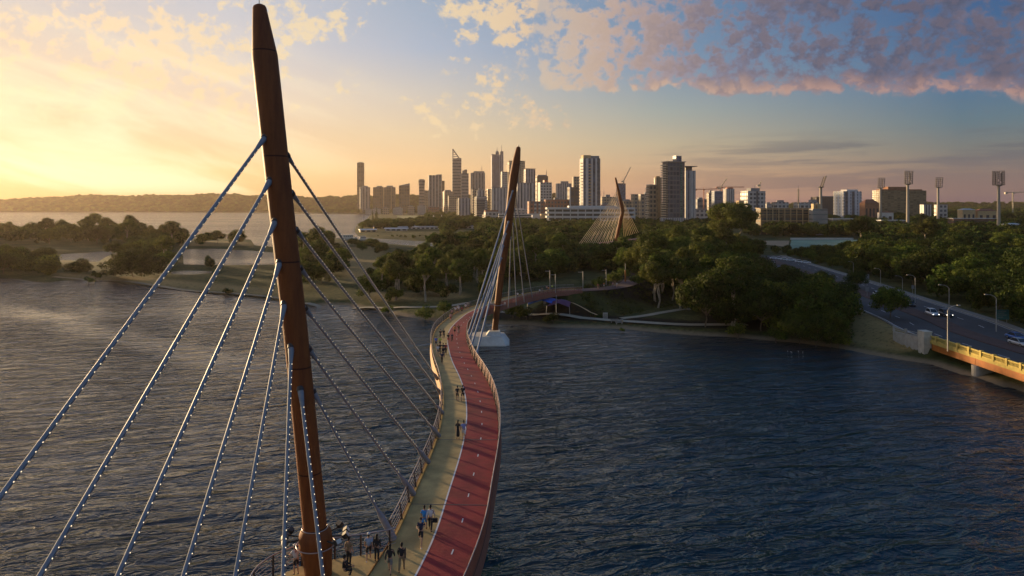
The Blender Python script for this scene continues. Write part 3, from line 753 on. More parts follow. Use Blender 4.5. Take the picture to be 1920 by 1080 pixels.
# ---- zones: (place phrase, polygon of trunk feet in photo pixels, spacing, [(proto, weight)], scale range)
COURT = [tuple(G(x, y, 1.8)[:2]) for x, y in ((1478, 449), (1612, 449), (1600, 462), (1560, 470), (1470, 470), (1412, 458), (1412, 449))]
GAP = [tuple(G(x, y, 1.8)[:2]) for x, y in ((1070, 469), (1214, 469), (1207, 506), (1074, 506))]
ZONES = [
 ('back of the marshy island', [(-90, 441), (120, 441), (250, 444), (250, 458), (-90, 458)], 15, [('broad', 3), ('broad2', 3), ('gum', 1), ('flat', 1)], (.85, 1.2)),
 ('wood between the two ponds', [(250, 446), (345, 450), (340, 500), (250, 503), (210, 495), (238, 476), (265, 462)], 12, [('broad', 2), ('round', 2), ('broad2', 2), ('gum', 1)], (.72, 1.0)),
 ('far bank of the larger pond', [(345, 452), (465, 453), (472, 462), (345, 460)], 15, [('broad2', 3), ('round', 2)], (.7, .95)),
 ('island grove at the waterline', [(-60, 488), (80, 494), (105, 516), (60, 522), (-70, 516)], 8.5, [('broad2', 2), ('round', 3), ('broad', 1)], (.6, .85)),
 ('thicket behind the near mast', [(556, 453), (612, 452), (640, 470), (636, 520), (600, 548), (556, 545)], 9.5, [('broad', 2), ('gum', 1), ('round', 2), ('broad2', 2)], (.7, 1.0)),
 ('edge of the dry clearing', [(640, 462), (700, 460), (735, 478), (715, 480), (700, 472), (650, 470)], 11, [('round', 3), ('flat', 2)], (.5, .7)),
 ('grove beyond the bridge bend', [(690, 528), (720, 500), (790, 484), (860, 478), (925, 500), (925, 553), (860, 560), (790, 566), (690, 560)], 9.5, [('gum', 3), ('broad', 2), ('gum2', 2), ('round', 2), ('flat', 1)], (.62, .92)),
 ('wood behind the far mast', [(925, 474), (1060, 474), (1100, 500), (1060, 514), (1000, 527), (925, 530)], 10, [('broad', 3), ('gum', 2), ('round', 2)], (.7, 1.0)),
 ('wood behind the embankment path', [(1080, 470), (1330, 470), (1330, 540), (1235, 545), (1190, 524), (1130, 512), (1100, 500)], 8.5, [('broad', 3), ('gum', 2), ('broad2', 2)], (.8, 1.1)),
 ('pale-stemmed stand beside the fork of paths', [(1195, 545), (1320, 540), (1320, 583), (1270, 584), (1215, 575)], 6.0, [('gum2', 3), ('gum', 2)], (.85, 1.05)),
 ('dark wood along the right bank', [(1320, 530), (1430, 515), (1540, 520), (1580, 560), (1582, 615), (1556, 634), (1440, 625), (1370, 616), (1320, 611)], 7.0, [('broad2', 3), ('broad', 3), ('gum', 2), ('round', 2)], (.85, 1.15)),
 ('wood between the clearing and the road', [(1330, 478), (1405, 470), (1455, 496), (1540, 520), (1430, 515), (1330, 530)], 10, [('broad', 3), ('gum', 2), ('flat', 2)], (.8, 1.1)),
 ('wood beyond the road', [(1560, 470), (1650, 466), (1935, 468), (1940, 640), (1900, 608), (1800, 565), (1700, 540), (1640, 520)], 9.5, [('broad2', 3), ('broad', 3), ('round', 2), ('gum', 1)], (.85, 1.2)),
 ('belt behind the teal court', [(1400, 440), (1640, 440), (1640, 446), (1400, 446)], 13, [('broad', 2), ('tall', 2), ('broad2', 2)], (1.0, 1.3)),
 ('peninsula point', [(668, 426), (720, 418), (800, 420), (800, 446), (740, 446), (675, 440)], 14, [('round', 2), ('broad2', 2), ('broad', 2)], (.6, .9)),
 ('verge between the road and the teal court', [(1440, 470), (1600, 468), (1640, 500), (1660, 530), (1560, 505), (1470, 484)], 8, [('round', 3), ('broad', 2), ('flat', 1)], (.4, .75)),
]
def poly_px(poly, z=1.5): return [tuple(G(x, y, z)[:2]) for x, y in poly]
def road_d(X, Y): return path_height(np.array([X]), np.array([Y]), ROAD)[0][0]
CENL = [(x, y, 0) for x, y in CEN[::3]]
def cen_d(X, Y): return path_height(np.array([X]), np.array([Y]), CENL)[0][0]
KEEP = []       # hand-kept clear discs (x, y, r)
for x, y, r_ in ((1700, 560, 0),): pass
CAPS = {4: ([556, 612, 640], [424, 430, 468]), 6: ([690, 730, 780, 850, 925], [500, 474, 455, 450, 450]), 7: ([925, 1060, 1100], [440, 432, 450]), 8: ([1000, 1070, 1080, 1205, 1215, 1330], [425, 428, 456, 440, 426, 424]),
        9: ([1195, 1320], [462, 452]), 10: ([1320, 1400, 1440, 1500, 1560, 1600], [448, 470, 492, 506, 520, 548]), 11: ([1330, 1400, 1450, 1540], [425, 440, 478, 500]), 12: ([1480, 1600, 1630, 1700, 1920], [462, 458, 436, 428, 428]), 15: ([1450, 1600], [464, 456])}
cand = []; taken = []; PROTO_H = 10
rnd = random.Random(5)
# hand-placed trees first
HAND = [
 ('big', 1375, 464, 1.15, 'giant gum tree towering above the wood left of the long gold-lit building', .92),
 ('dome', 252, 517, 1.4, 'huge dark dome-shaped tree at the island shore beside the sandy path', .72),
 ('dome', 148, 511, .55, 'smaller dark domed tree left of the huge dome by the island pond', 1.0),
 ('gum', 322, 462, 1.15, 'lone umbrella-topped gum standing above the island trees behind a cable', 1.0),
 ('tall', 390, 499, .46, 'slim young tree standing by the edge of the larger pond', 1.0),
 ('tall', 398, 499.5, .36, 'shorter of the two slim young trees at the larger pond', 1.0),
 ('pine', 706, 414, 1.1, 'tallest tiered pine on the peninsula point beside the river', 1.0),
 ('pine', 699, 413, .75, 'shorter tiered pine just left of the tallest pine on the point', 1.0),
 ('gum', 742, 562, .82, 'leaning dark gum at the left end of the grove beside the shore path', .95),
 ('gum', 1615, 470, 1.5, 'big golden-lit gum just right of the teal court', .9),
 ('gum', 1735, 470, 1.45, 'tall gum with bare pale trunk among the trees before the floodlights', .9),
 ('broad', 1668, 614, .62, 'dark leafy tree alone between the road and the grassy knoll', 1.1),
 ('tall', 1655, 590, .42, 'narrow small tree beside the slip road behind the knoll tree', 1.0),
 ('broad2', 1556, 638, .62, 'drooping dark tree at the waterline left of the grassy knoll', 1.1),
 ('broad2', 1528, 637, .58, 'leafy dark tree at the waterline second left of the grassy knoll', 1.1),
 ('broad2', 1500, 632, .6, 'spreading dark tree at the waterline third left of the grassy knoll', 1.1),
 ('broad2', 1607, 556, .5, 'round-crowned dark tree hiding the bend of the road', 1.0),
 ('broad2', 1585, 590, .55, 'dark tree leaning out over the near kerb left of the narrow small tree', 1.0),
 ('round', 1545, 548, .6, 'bushy tree on the near kerb beside the lit car on the road', 1.0),
]
for key, x, y, s, lab, sz in HAND:
    p = G(x, y, 1.6); place(key, p.x, p.y, s, lab, None, z=ground_z(p.x, p.y), sz=sz); taken.append((p.x, p.y, s * PROTO[key][5] * .36))
nh = len(HAND)
for zi, (ph, poly, sp, mixw, scr) in enumerate(ZONES):
    wp = poly_px(poly); xs = [p[0] for p in wp]; ys_ = [p[1] for p in wp]
    area = abs(sum(wp[i][0] * wp[(i + 1) % len(wp)][1] - wp[(i + 1) % len(wp)][0] * wp[i][1] for i in range(len(wp)))) / 2
    N_ = int(min(area / (sp * sp) * 14, 9000)); pts = [(rnd.uniform(min(xs), max(xs)), rnd.uniform(min(ys_), max(ys_))) for _ in range(N_ * 2)]
    ax = np.array(pts); ok = inside(ax[:, 0], ax[:, 1], wp); ax = ax[ok]
    if not len(ax): continue
    hz = land_z(ax[:, 0], ax[:, 1]); rd = path_height(ax[:, 0], ax[:, 1], ROAD)[0]; cd = path_height(ax[:, 0], ax[:, 1], CENL)[0]
    inc = inside(ax[:, 0], ax[:, 1], COURT); n_ = 0
    for (x, y), h_, r_, c_, ic in zip(ax, hz, rd, cd, inc):
        if h_ < .75 or r_ < 16.5 or c_ < 8 or ic or (PROTO_H > 6 and inside(np.array([x]), np.array([y]), GAP)[0]): continue
        if any((x - t[0]) ** 2 + (y - t[1]) ** 2 < max(sp, t[2] + sp * .4) ** 2 for t in taken): continue
        if abs(x / y) > .80: continue
        taken.append((x, y, sp * .5)); kk = rnd.choices([a for a, b_ in mixw], [b_ for a, b_ in mixw])[0]
        s_ = rnd.uniform(*scr)
        if zi in CAPS:
            px_ = x / y * FP + 960; cap = np.interp(px_, *CAPS[zi]) + rnd.uniform(-5, 9); ztop = H0 - (cap - HOR) / FP * y
            s_ = min(s_, (ztop - h_) / PROTO[kk][4] / 1.02)
            if s_ < .34: continue
        cand.append((zi, kk, x, y, s_))
cand.sort(key=lambda c_: -(PROTO[c_[1]][4] * c_[4] / c_[3]))
QUOTA = [20, 15, 5, 12, 16, 6, 44, 22, 42, 12, 38, 10, 34, 0, 0, 10]
ind = []; rest = []; cnt = [0] * len(ZONES)
for c_ in cand:
    if cnt[c_[0]] < QUOTA[c_[0]] and c_[2] / c_[3] < .765: ind.append(c_); cnt[c_[0]] += 1
    else: rest.append(c_)
print('TREES', len(cand), 'individual', len(ind))
for zi in range(len(ZONES)):
    L = sorted([c_ for c_ in ind if c_[0] == zi], key=lambda c_: c_[3])
    rows = max(1, math.ceil(len(L) / 11)); per = math.ceil(len(L) / rows) if L else 0
    rn = {1: [''], 2: ['nearer', 'farther'], 3: ['nearest', 'middle', 'farthest'], 4: ['nearest', 'next', 'third', 'farthest']}.get(rows, ['nearest', 'next', 'third', 'fourth', 'fifth', 'farthest', 'very farthest'])
    for r_ in range(rows):
        row = sorted(L[r_ * per:(r_ + 1) * per], key=lambda c_: c_[2] / c_[3])
        for k, (z_, key, x, y, s) in enumerate(row):
            rowp = f"{rn[r_]} row of the " if rows > 1 else 'the '
            ph = ZONES[zi][0]
            lab = f"{PROTO[key][1]}, {ORD[k]} from the left in {'the ' if rows > 1 else ''}{rowp}{ph}"
            w_ = lab.split()
            if len(w_) > 16: lab = lab.replace('from the left in the', 'from left,').replace('  ', ' ')
            if len(lab.split()) > 16: lab = lab.replace(PROTO[key][1], PROTO[key][1].split()[-2] + ' tree' if False else 'tree')
            place(key, x, y, s, lab, 'trees of the ' + ph)
# ---- woodland too far or too many to count: one object instancing far crowns
pts = [(x, y, s) for z_, kk, x, y, s in rest]
def scatter(poly, n, smin, smax, world=False, zmin=.7):
    wp = poly if world else poly_px(poly, 2); xs = [p[0] for p in wp]; ys_ = [p[1] for p in wp]
    ax = np.array([(rnd.uniform(min(xs), max(xs)), rnd.uniform(min(ys_), max(ys_))) for _ in range(n)])
    ok = inside(ax[:, 0], ax[:, 1], wp); hz = land_z(ax[:, 0], ax[:, 1]); rd = path_height(ax[:, 0], ax[:, 1], ROAD)[0]; ic = inside(ax[:, 0], ax[:, 1], COURT)
    for (x, y), o_, h_, r_, c_ in zip(ax, ok, hz, rd, ic):
        if o_ and h_ > zmin and r_ > 16 and not c_ and (smax < .5 or not inside(np.array([x]), np.array([y]), GAP)[0]): pts.append((x, y, rnd.uniform(smin, smax)))
for zi, n_, a_, b_ in ((8, 260, .45, .7), (10, 420, .4, .62), (12, 900, .4, .65), (11, 160, .4, .6), (6, 120, .3, .5), (7, 160, .4, .6), (4, 100, .35, .5), (0, 120, .3, .5), (1, 100, .35, .55), (3, 60, .3, .45), (14, 60, .6, .8)):
    scatter(ZONES[zi][1], n_, a_, b_, zmin=.8)
scatter([(-360, 640), (330, 640), (760, 900), (760, 500), (330, 460), (150, 480), (30, 520)], 1, .8, 1.1, True)
scatter([(800, 420), (1340, 420), (1340, 471), (925, 474), (870, 478), (800, 470)], 1500, .75, 1.15)
scatter([(690, 428), (800, 412), (1000, 412), (1000, 422), (800, 446), (740, 446)], 350, .7, 1.0)
scatter([(1400, 427), (1980, 418), (1980, 468), (1640, 466), (1620, 442), (1400, 440)], 1500, .8, 1.3)
scatter([(1300, 402), (1980, 401), (1980, 424), (1400, 427), (1300, 420)], 1500, 1.0, 1.6)
scatter([(800, 404), (1300, 404), (1300, 412), (1000, 412), (800, 410)], 500, .8, 1.2)
scatter([(-3600, 2950), (500, 2950), (500, 3300), (-3600, 3300)], 9000, .8, 1.8, True)
scatter([(-3600, 3230), (500, 3230), (500, 3330), (-3600, 3330)], 500, 1.3, 2.1, True)
cen_save = [(x, y, s) for x, y, s in []]
for x, y in [(rnd.uniform(60, 95) , rnd.uniform(300, 445)) for _ in range(500)] + [(rnd.uniform(25, 95), rnd.uniform(300, 445)) for _ in range(700)]:
    if inside(np.array([x]), np.array([y]), GAP)[0]: pts.append((x, y, rnd.uniform(.5, .72)))
scatter([(-800, 2300), (500, 2300), (500, 3000), (-800, 3000)], 900, 1.0, 1.6, True)
scatter([(400, 2500), (3600, 2500), (3600, 3600), (400, 3600)], 2600, 1.3, 2.4, True)
scatter([(1200, 1700), (2900, 1700), (2900, 2500), (900, 2500)], 900, 1.2, 2.0, True)
def seen_ok(x, y, s):
    px_ = x / y * FP + 960
    if (665 < px_ < 832 or 848 < px_ < 897) and 560 < y < 835: return min(s, (H0 - 1.5 - (439 - HOR) / FP * y) / 13)
    return s
pts = [(x, y, seen_ok(x, y, s)) for x, y, s in pts]; pts = [p_ for p_ in pts if p_[2] > .12]
me = bpy.data.meshes.new('woodland')
arr = np.array(pts); zz = land_z(arr[:, 0], arr[:, 1])
me.from_pydata([(a, b_, c_) for a, b_, c_ in zip(arr[:, 0], arr[:, 1], zz)], [], [])
at_ = me.attributes.new('tsc', 'FLOAT', 'POINT'); at_.data.foreach_set('value', arr[:, 2].astype(np.float32))
wo = bpy.data.objects.new('woodland', me); C.objects.link(wo)
tag(wo, 'distant mass of dark green treetops between the river and the city', kind='stuff')
ng = bpy.data.node_groups.new('scatter_crowns', 'GeometryNodeTree')
ng.interface.new_socket('Geometry', in_out='INPUT', socket_type='NodeSocketGeometry'); ng.interface.new_socket('Geometry', in_out='OUTPUT', socket_type='NodeSocketGeometry')
gi = ng.nodes.new('NodeGroupInput'); go_ = ng.nodes.new('NodeGroupOutput'); lk = ng.links.new
# crown meshes live on two objects that stand in the wood themselves
src = []
for k, key in enumerate(('far', 'far2')):
    src.append(place(key, 560 + 40 * k, 900 + 60 * k, 1.0, ['broad dark tree standing apart at the back of the far wood', 'narrower dark tree at the back of the far wood'][k], 'trees at the back of the far wood', z=ground_z(560 + 40 * k, 900 + 60 * k)).children[0])
jn = ng.nodes.new('GeometryNodeJoinGeometry')
for s_ in src:
    oi = ng.nodes.new('GeometryNodeObjectInfo'); oi.inputs['Object'].default_value = s_; oi.transform_space = 'ORIGINAL'; oi.inputs['As Instance'].default_value = True
    lk(oi.outputs['Geometry'], jn.inputs[0])
ip = ng.nodes.new('GeometryNodeInstanceOnPoints'); lk(gi.outputs[0], ip.inputs['Points']); lk(jn.outputs[0], ip.inputs['Instance'])
ip.inputs['Pick Instance'].default_value = True
ri = ng.nodes.new('FunctionNodeRandomValue'); ri.data_type = 'INT'; ri.inputs[4].default_value = 0; ri.inputs[5].default_value = 1
lk(ri.outputs[2], ip.inputs['Instance Index'])
rr_ = ng.nodes.new('FunctionNodeRandomValue'); rr_.data_type = 'FLOAT_VECTOR'; rr_.inputs[0].default_value = (0, 0, 0); rr_.inputs[1].default_value = (0, 0, 6.28)
lk(rr_.outputs[0], ip.inputs['Rotation'])
na = ng.nodes.new('GeometryNodeInputNamedAttribute'); na.data_type = 'FLOAT'; na.inputs[0].default_value = 'tsc'
lk(na.outputs[0], ip.inputs['Scale']); lk(ip.outputs[0], go_.inputs[0])
md = wo.modifiers.new('scatter', 'NODES'); md.node_group = ng
print('WOODLAND', len(pts))
# ---------------------------------------------------------------- building facades
_fc = {}
def facade(wall, glass=(.05, .06, .08), fh=3.4, bay=3.2, mode='grid', wf=.62, hf=.6, rough=.38, wr=.8, gm=0.0):
    key = (wall, glass, fh, bay, mode, wf, hf, gm)
    if key in _fc: return _fc[key]
    m, nt, b = newmat('facade_' + mode); g = N(nt)
    t = g.n('ShaderNodeTexCoord'); o = g.sep(t.outputs['Object']); nn = g.sep(t.outputs['Normal'])
    side = g.math('GREATER_THAN', g.math('ABSOLUTE', nn[0]), .6)
    u = g.math('ADD', g.math('MULTIPLY', o[0], g.math('SUBTRACT', 1.0, side)), g.math('MULTIPLY', o[1], side))
    fz = g.math('DIVIDE', o[2], fh); fu = g.math('DIVIDE', g.math('ADD', u, 500 * bay), bay)
    mz = g.math('LESS_THAN', g.math('ABSOLUTE', g.math('SUBTRACT', g.math('FRACT', fz), .5)), hf / 2)
    mu = g.math('LESS_THAN', g.math('ABSOLUTE', g.math('SUBTRACT', g.math('FRACT', fu), .5)), wf / 2)
    if mode == 'bands': mk = mz
    elif mode == 'fins': mk = mu
    else: mk = g.math('MULTIPLY', mz, mu)
    mk = g.math('MULTIPLY', mk, g.math('LESS_THAN', g.math('ABSOLUTE', nn[2]), .5))
    wn = g.n('ShaderNodeTexWhiteNoise', noise_dimensions='3D')
    g.lk(g.comb(g.math('FLOOR', fu), g.math('FLOOR', fz), side), wn.inputs['Vector'])
    gl = g.vmath('SCALE', glass, sc=g.math('MULTIPLY_ADD', wn.outputs['Value'], 1.3, .45))
    nz = g.noise(t.outputs['Object'], .08, 4, .6)
    wl = g.vmath('SCALE', wall, sc=g.smooth(nz, .25, .75, .82, 1.12))
    g.lk(g.mix(mk, wl, gl), b.inputs['Base Color'])
    g.lk(g.math('MULTIPLY_ADD', mk, rough - wr, wr), b.inputs['Roughness'])
    if gm: g.lk(g.math('MULTIPLY', mk, gm), b.inputs['Metallic'])
    _fc[key] = m; return m
MAT['slab'] = simple('pale_balcony_concrete', (.50, .44, .37), .8, var=.08, scale=.2)
MAT['white'] = simple('white_render', (.56, .54, .52), .75, var=.1, scale=.2)
MAT['glassdark'] = simple('dark_window_glass', (.035, .045, .06), .12, var=.3, scale=.3)
MAT['plant'] = simple('grey_roof_plant', (.22, .22, .23), .8, var=.15, scale=.3)
MAT['brick'] = simple('brown_brick', (.26, .13, .08), .9, var=.2, scale=.5)
MAT['gold'] = simple('tan_gold_lit_render', (.50, .36, .20), .8, var=.12, scale=.3)  # tan render; on gold-lit walls and balconies its colour stands for the sunlight
MAT['teal'] = simple('teal_synthetic_turf', (.11, .22, .17), .9, var=.18, scale=.05)
MAT['roofmetal'] = simple('pale_metal_roof', (.50, .50, .50), .5, .2, var=.12, scale=.3)
MAT['redtile'] = simple('brown_roof_tiles', (.20, .085, .05), .85, var=.2, scale=.6)
MAT['crane'] = simple('crane_red_paint', (.40, .12, .07), .6, var=.1)
MAT['craney'] = simple('crane_pale_paint', (.50, .44, .34), .6, var=.1)

def dims(x0, x1, Y, th, ratio):
    W_ = (x1 - x0) / FP * Y; a = W_ / (math.cos(th) + ratio * math.sin(th)); return a, a * ratio
def tower(label, x0, x1, yt, Y, mat, rot=18, ratio=.8, name='office_tower', cat='tower', group=None, parts=(), base=None):
    """box-bodied building; parts: list of tuples describing extra pieces, all measured in the body's frame
    (fractions of width / depth from centre, height fractions)"""
    rot = rot * (.5 if Y > 1200 else .7); th = R(rot); a, b_ = dims(x0, x1, Y, abs(th), ratio); zt = H0 - (yt - HOR) / FP * Y
    X = ((x0 + x1) / 2 - 960) / FP * Y
    dd = (a * abs(math.sin(th)) + b_ * math.cos(th)) / 2
    gz_ = ground_z(X, Y + dd) if base is None else base
    zt = zt * (Y + dd * .3) / Y if zt > 60 else zt
    o = empty(name, (X, Y + dd, gz_ - .5), th, label, cat, group)
    h = zt - gz_ + .5
    bm = MB(); bm.box(-a / 2, a / 2, -b_ / 2, b_ / 2, 0, h); bm.build('walls', mat, o)
    for p in parts:
        k = p[0]
        if k == 'plant':      # roof box: fx0 fx1 height
            _, f0, f1, hh = p[:4]; pm = MB(); pm.box(f0 * a, f1 * a, -b_ * .3, b_ * .3, h + .002, h + hh); pm.build('roof_plant', p[4] if len(p) > 4 else MAT['plant'], o)
        elif k == 'mast':
            _, f0, hh = p; pm = MB(); pm.tube([(f0 * a, 0, h), (f0 * a, 0, h + hh * .5), (f0 * a, 0, h + hh)], [max(.5, Y * .0005), max(.4, Y * .0004), Y * .00015], 6); pm.build('roof_mast', MAT['plant'], o)
        elif k == 'balc':     # slabs per storey on a side: f0..f1 across, outwards
            _, sd, f0, f1, out, fh_, z0f, z1f = p[:8]; mt = p[8] if len(p) > 8 else MAT['slab']
            n = int((z1f - z0f) * h / fh_); 
            for i in range(n):
                z = z0f * h + fh_ * (i + .5); pm = MB()
                if sd == 'L': pm.box(-a / 2 - out, -a / 2 - .002, f0 * b_, f1 * b_, z, z + .35); pm.box(-a / 2 - out, -a / 2 - out + .15, f0 * b_, f1 * b_, z + .352, z + 1.25)
                elif sd == 'R': pm.box(a / 2 + .002, a / 2 + out, f0 * b_, f1 * b_, z, z + .35); pm.box(a / 2 + out - .15, a / 2 + out, f0 * b_, f1 * b_, z + .352, z + 1.25)
                else: pm.box(f0 * a, f1 * a, -b_ / 2 - out, -b_ / 2 - .002, z, z + .35); pm.box(f0 * a, f1 * a, -b_ / 2 - out, -b_ / 2 - out + .15, z + .352, z + 1.25)
                pm.build('balcony', mt, o)
        elif k == 'bands':    # a window strip on the front for each storey
            _, f0, f1, fh_, z0f, z1f, hh = p[:7]; n = int((z1f - z0f) * h / fh_)
            for i in range(n):
                z = z0f * h + fh_ * (i + .3); pm = MB(); pm.box(f0 * a, f1 * a, -b_ / 2 - .12, -b_ / 2 - .002, z, z + hh); pm.box(-a / 2 - .12, -a / 2 - .002, -b_ / 2 * .94, b_ / 2 * .94, z, z + hh)
                pm.build('window_band', p[7] if len(p) > 7 else MAT['glassdark'], o)
        elif k == 'rib':      # full-height vertical rib on the front
            _, f0, f1, out, mt = p; pm = MB(); pm.box(f0 * a, f1 * a, -b_ / 2 - out, -b_ / 2 - .002, 0, h * .995); pm.build('wall_rib', mt, o)
        elif k == 'side':     # full-height panel on the left flank
            _, f0, f1, out, mt = p; pm = MB(); pm.box(-a / 2 - out, -a / 2 - .002, f0 * b_, f1 * b_, 0, h * .99); pm.build('wall_rib', mt, o)
        elif k == 'wing':     # adjoining lower or higher block: fx0 fx1 hfrac
            _, f0, f1, hf_, mt = p; pm = MB(); pm.box(f0 * a, f1 * a, -b_ * .42, b_ * .42, 0, h * hf_); pm.build('wing', mt, o)
        elif k == 'cap':      # overhanging roof slab
            _, ov, tk, dz = p[:4]; pm = MB(); pm.box(-a / 2 - ov, a / 2 + ov, -b_ / 2 - ov, b_ / 2 + ov, h + dz, h + dz + tk); pm.build('roof_slab', p[4] if len(p) > 4 else MAT['plant'], o)
    return o, a, b_, h
brn = (.16, .12, .09); gry = (.24, .23, .23); wht = (.46, .44, .42); tan_ = (.36, .29, .21)
gA = facade(brn, (.07, .06, .06), 11, 9, 'grid', .7, .7); gB = facade(gry, (.06, .07, .09), 11, 3, 'bands', hf=.45)
gC = facade((.30, .28, .27), (.06, .07, .09), 3.8, 11, 'fins', .5); gD = facade((.46, .44, .43), (.10, .10, .12), 6.2, 6.0, 'fins', .40)
gE = facade(wht, (.06, .065, .08), 6.2, 6.5, 'grid', .62, .55); gF = facade(tan_, (.06, .06, .07), 6.2, 6.0, 'grid', .6, .55)
gG = facade((.16, .15, .15), (.05, .055, .07), 6.4, 5.2, 'grid', .8, .72); gH = facade((.30, .15, .10), (.07, .07, .08), 6.2, 5.5, 'grid', .5, .5)
gI = facade((.36, .36, .38), (.06, .07, .1), 3.1, 7.0, 'fins', .45); gJ = facade(tan_, (.07, .065, .06), 6.4, 5.5, 'grid', .62, .6)
gK = facade(wht, (.06, .07, .08), 3.3, 6.0, 'bands', hf=.45); gL = facade((.12, .16, .24), (.05, .07, .12), 3.6, 3, 'grid', .8, .7)
# ---- the city core, far off
cbd = 'office towers of the city core'
o, a, b_, h = tower('slender dark tower standing alone at the far left of the skyline', 668, 682, 305.5, 2700, gA, 16, .8, group=cbd)
pm = MB(); n = 12; pm.add([(-a / 2 + a * i / n, -b_ / 2, h + .002) for i in range(n + 1)] + [(-a / 2 + a * i / n, -b_ / 2, h + .01 + 3.5 * math.sin(math.pi * i / n)) for i in range(n + 1)] +
       [(-a / 2 + a * i / n, b_ / 2, h + .002) for i in range(n + 1)] + [(-a / 2 + a * i / n, b_ / 2, h + .01 + 3.5 * math.sin(math.pi * i / n)) for i in range(n + 1)],
       [(i, i + 1, n + 2 + i, n + 1 + i) for i in range(n)] + [(2 * n + 3 + i, 2 * n + 2 + i, 3 * n + 3 + i, 3 * n + 4 + i) for i in range(n)] + [(n + 1 + i, n + 2 + i, 3 * n + 4 + i, 3 * n + 3 + i) for i in range(n)])
pm.build('roof_crown', MAT['plant'], o)
tower('low block with a gold-lit left edge at the foot of the slender tower', 672, 693, 351, 2500, gC, 30, .7, group=cbd, parts=[('plant', -.3, .3, 5)])
tower('wide brown block between the slender tower and the slant-roofed one', 697, 740, 351, 2550, gA, 14, .5, group=cbd, parts=[('plant', -.35, -.1, 5), ('plant', .1, .4, 6), ('rib', -.05, .0, 1.5, MAT['gold']), ('rib', .3, .34, 1.5, MAT['gold'])])
o, a, b_, h = tower('brown block whose flat roof slants up to the right', 746.5, 767.5, 348, 2400, gA, 12, .7, group=cbd)
pm = MB(); pm.add([(-a / 2, -b_ / 2, h + .002), (a / 2, -b_ / 2, h + .002), (a / 2, -b_ / 2, h + 8), (-a / 2, b_ / 2, h + .002), (a / 2, b_ / 2, h + .002), (a / 2, b_ / 2, h + 8)], [(0, 1, 2), (3, 5, 4), (0, 2, 5, 3), (1, 4, 5, 2)]); pm.build('sloping_roof', MAT['plant'], o)
# waisted round tower
Y = 2500; o = empty('round_tower', ((790 - 960) / FP * Y, Y + 12, 1), 0, 'small waisted round tower with a flared top', 'tower', cbd)
pm = MB(); hh = 31.5 + (384 - 337.5) / FP * Y
pm.tube([(0, 0, z * hh) for z in (0, .3, .55, .8, .93, 1)], [12.2, 10.6, 9.9, 10.8, 12.0, 12.2], 20); pm.build('walls', gB, o)
pm = MB(); pm.tube([(0, 0, hh + .01), (0, 0, hh + 2)], [9, 8.5], 20); pm.build('roof_plant', MAT['plant'], o)
tower('low pale block behind the waisted tower', 786, 803, 357, 2650, gF, 20, .6, group=cbd)
tower('flat-topped grey slab with a bright left edge right of the waisted tower', 801.5, 828, 328.5, 2400, gC, 22, .55, group=cbd, parts=[('plant', .1, .5, 3)])
tower('narrow grey annex stepping down from the flat-topped slab', 828.2, 833.5, 339, 2420, gA, 10, 1.0, group=cbd)
tower('low rounded-shoulder building with a glowing left flank', 828.5, 851, 359, 2200, gF, 35, .8, group=cbd, parts=[('plant', -.4, .2, 5)])
tower('squat tan block in front of the lattice-crowned tower', 839, 857, 367, 2000, gJ, 24, .6, group=cbd)
# lattice crowned tower
Y = 2500; o, a, b_, h = tower('tall tower with a leaning open lattice crown', 846.5, 865, 297, Y, gB, 16, .8, group=cbd, parts=[('plant', .0, .45, 2)])
pm = MB(); pk = 16 / FP * Y + 4
pm.box(-a / 2 - .3, -a / 2 + 3.2, -b_ / 2, b_ / 2, h * .4, h + pk * .93); pm.tube([(-a / 2 + 1.4, -b_ / 2, h + pk * .93), (-a / 2 + 1.4, b_ / 2, h + pk * .93)], 2.0, 10)
for yy in (-b_ / 2 + .5, 0, b_ / 2 - .5):
    pm.tube([(-a / 2 + 3, yy, h + pk * .95), (a * .33, yy, h - 1)], .75, 5)
    for f in (.3, .55, .8): pm.tube([(-a / 2 + 2, yy, h + pk * (.75 * (1 - f)) + 2), (-a / 2 + 3 + (a * .33 + a / 2 - 3) * f, yy, h + pk * .95 * (1 - f))], .45, 5)
pm.build('lattice_crown', MAT['plant'], o)
tower('shorter grey tower with a stepped top beside the lattice crown', 863.5, 878.5, 325, 2350, gB, 18, .8, group=cbd, parts=[('plant', -.32, .3, 10), ('plant', -.1, .3, 13)])
tower('broad grey tower with a thin roof mast left of the twin-spired one', 881.5, 909.5, 324, 2450, gC, 12, .6, group=cbd, parts=[('plant', -.3, .45, 6), ('mast', .28, 28)])
o, a, b_, h = tower('tallest stepped tower with two thin spires', 920, 944, 291, 2550, gI, 14, .8, group=cbd, parts=[('rib', -.33, .06, 2.5, gL), ('plant', -.5, -.2, 4)])
pm = MB(); pm.box(a * .26, a * .5, -b_ * .4, b_ * .4, h + .003, h + 15); pm.box(-a * .17, a * .14, -b_ * .35, b_ * .35, h + .003, h + 9); pm.tube([(-a * .01, 0, h + 9), (-a * .01, 0, h + 14), (-a * .01, 0, h + 17)], [7.5, 6.5, 1.5], 12); pm.build('stepped_crown', MAT['plant'], o)
for fx, z0, z1 in ((-.01, 17, 32), (.38, 15, 40)):
    pm = MB(); pm.tube([(a * fx, 0, h + z0), (a * fx, 0, h + z1)], [1.1, .5], 6); pm.build('spire', MAT['plant'], o)
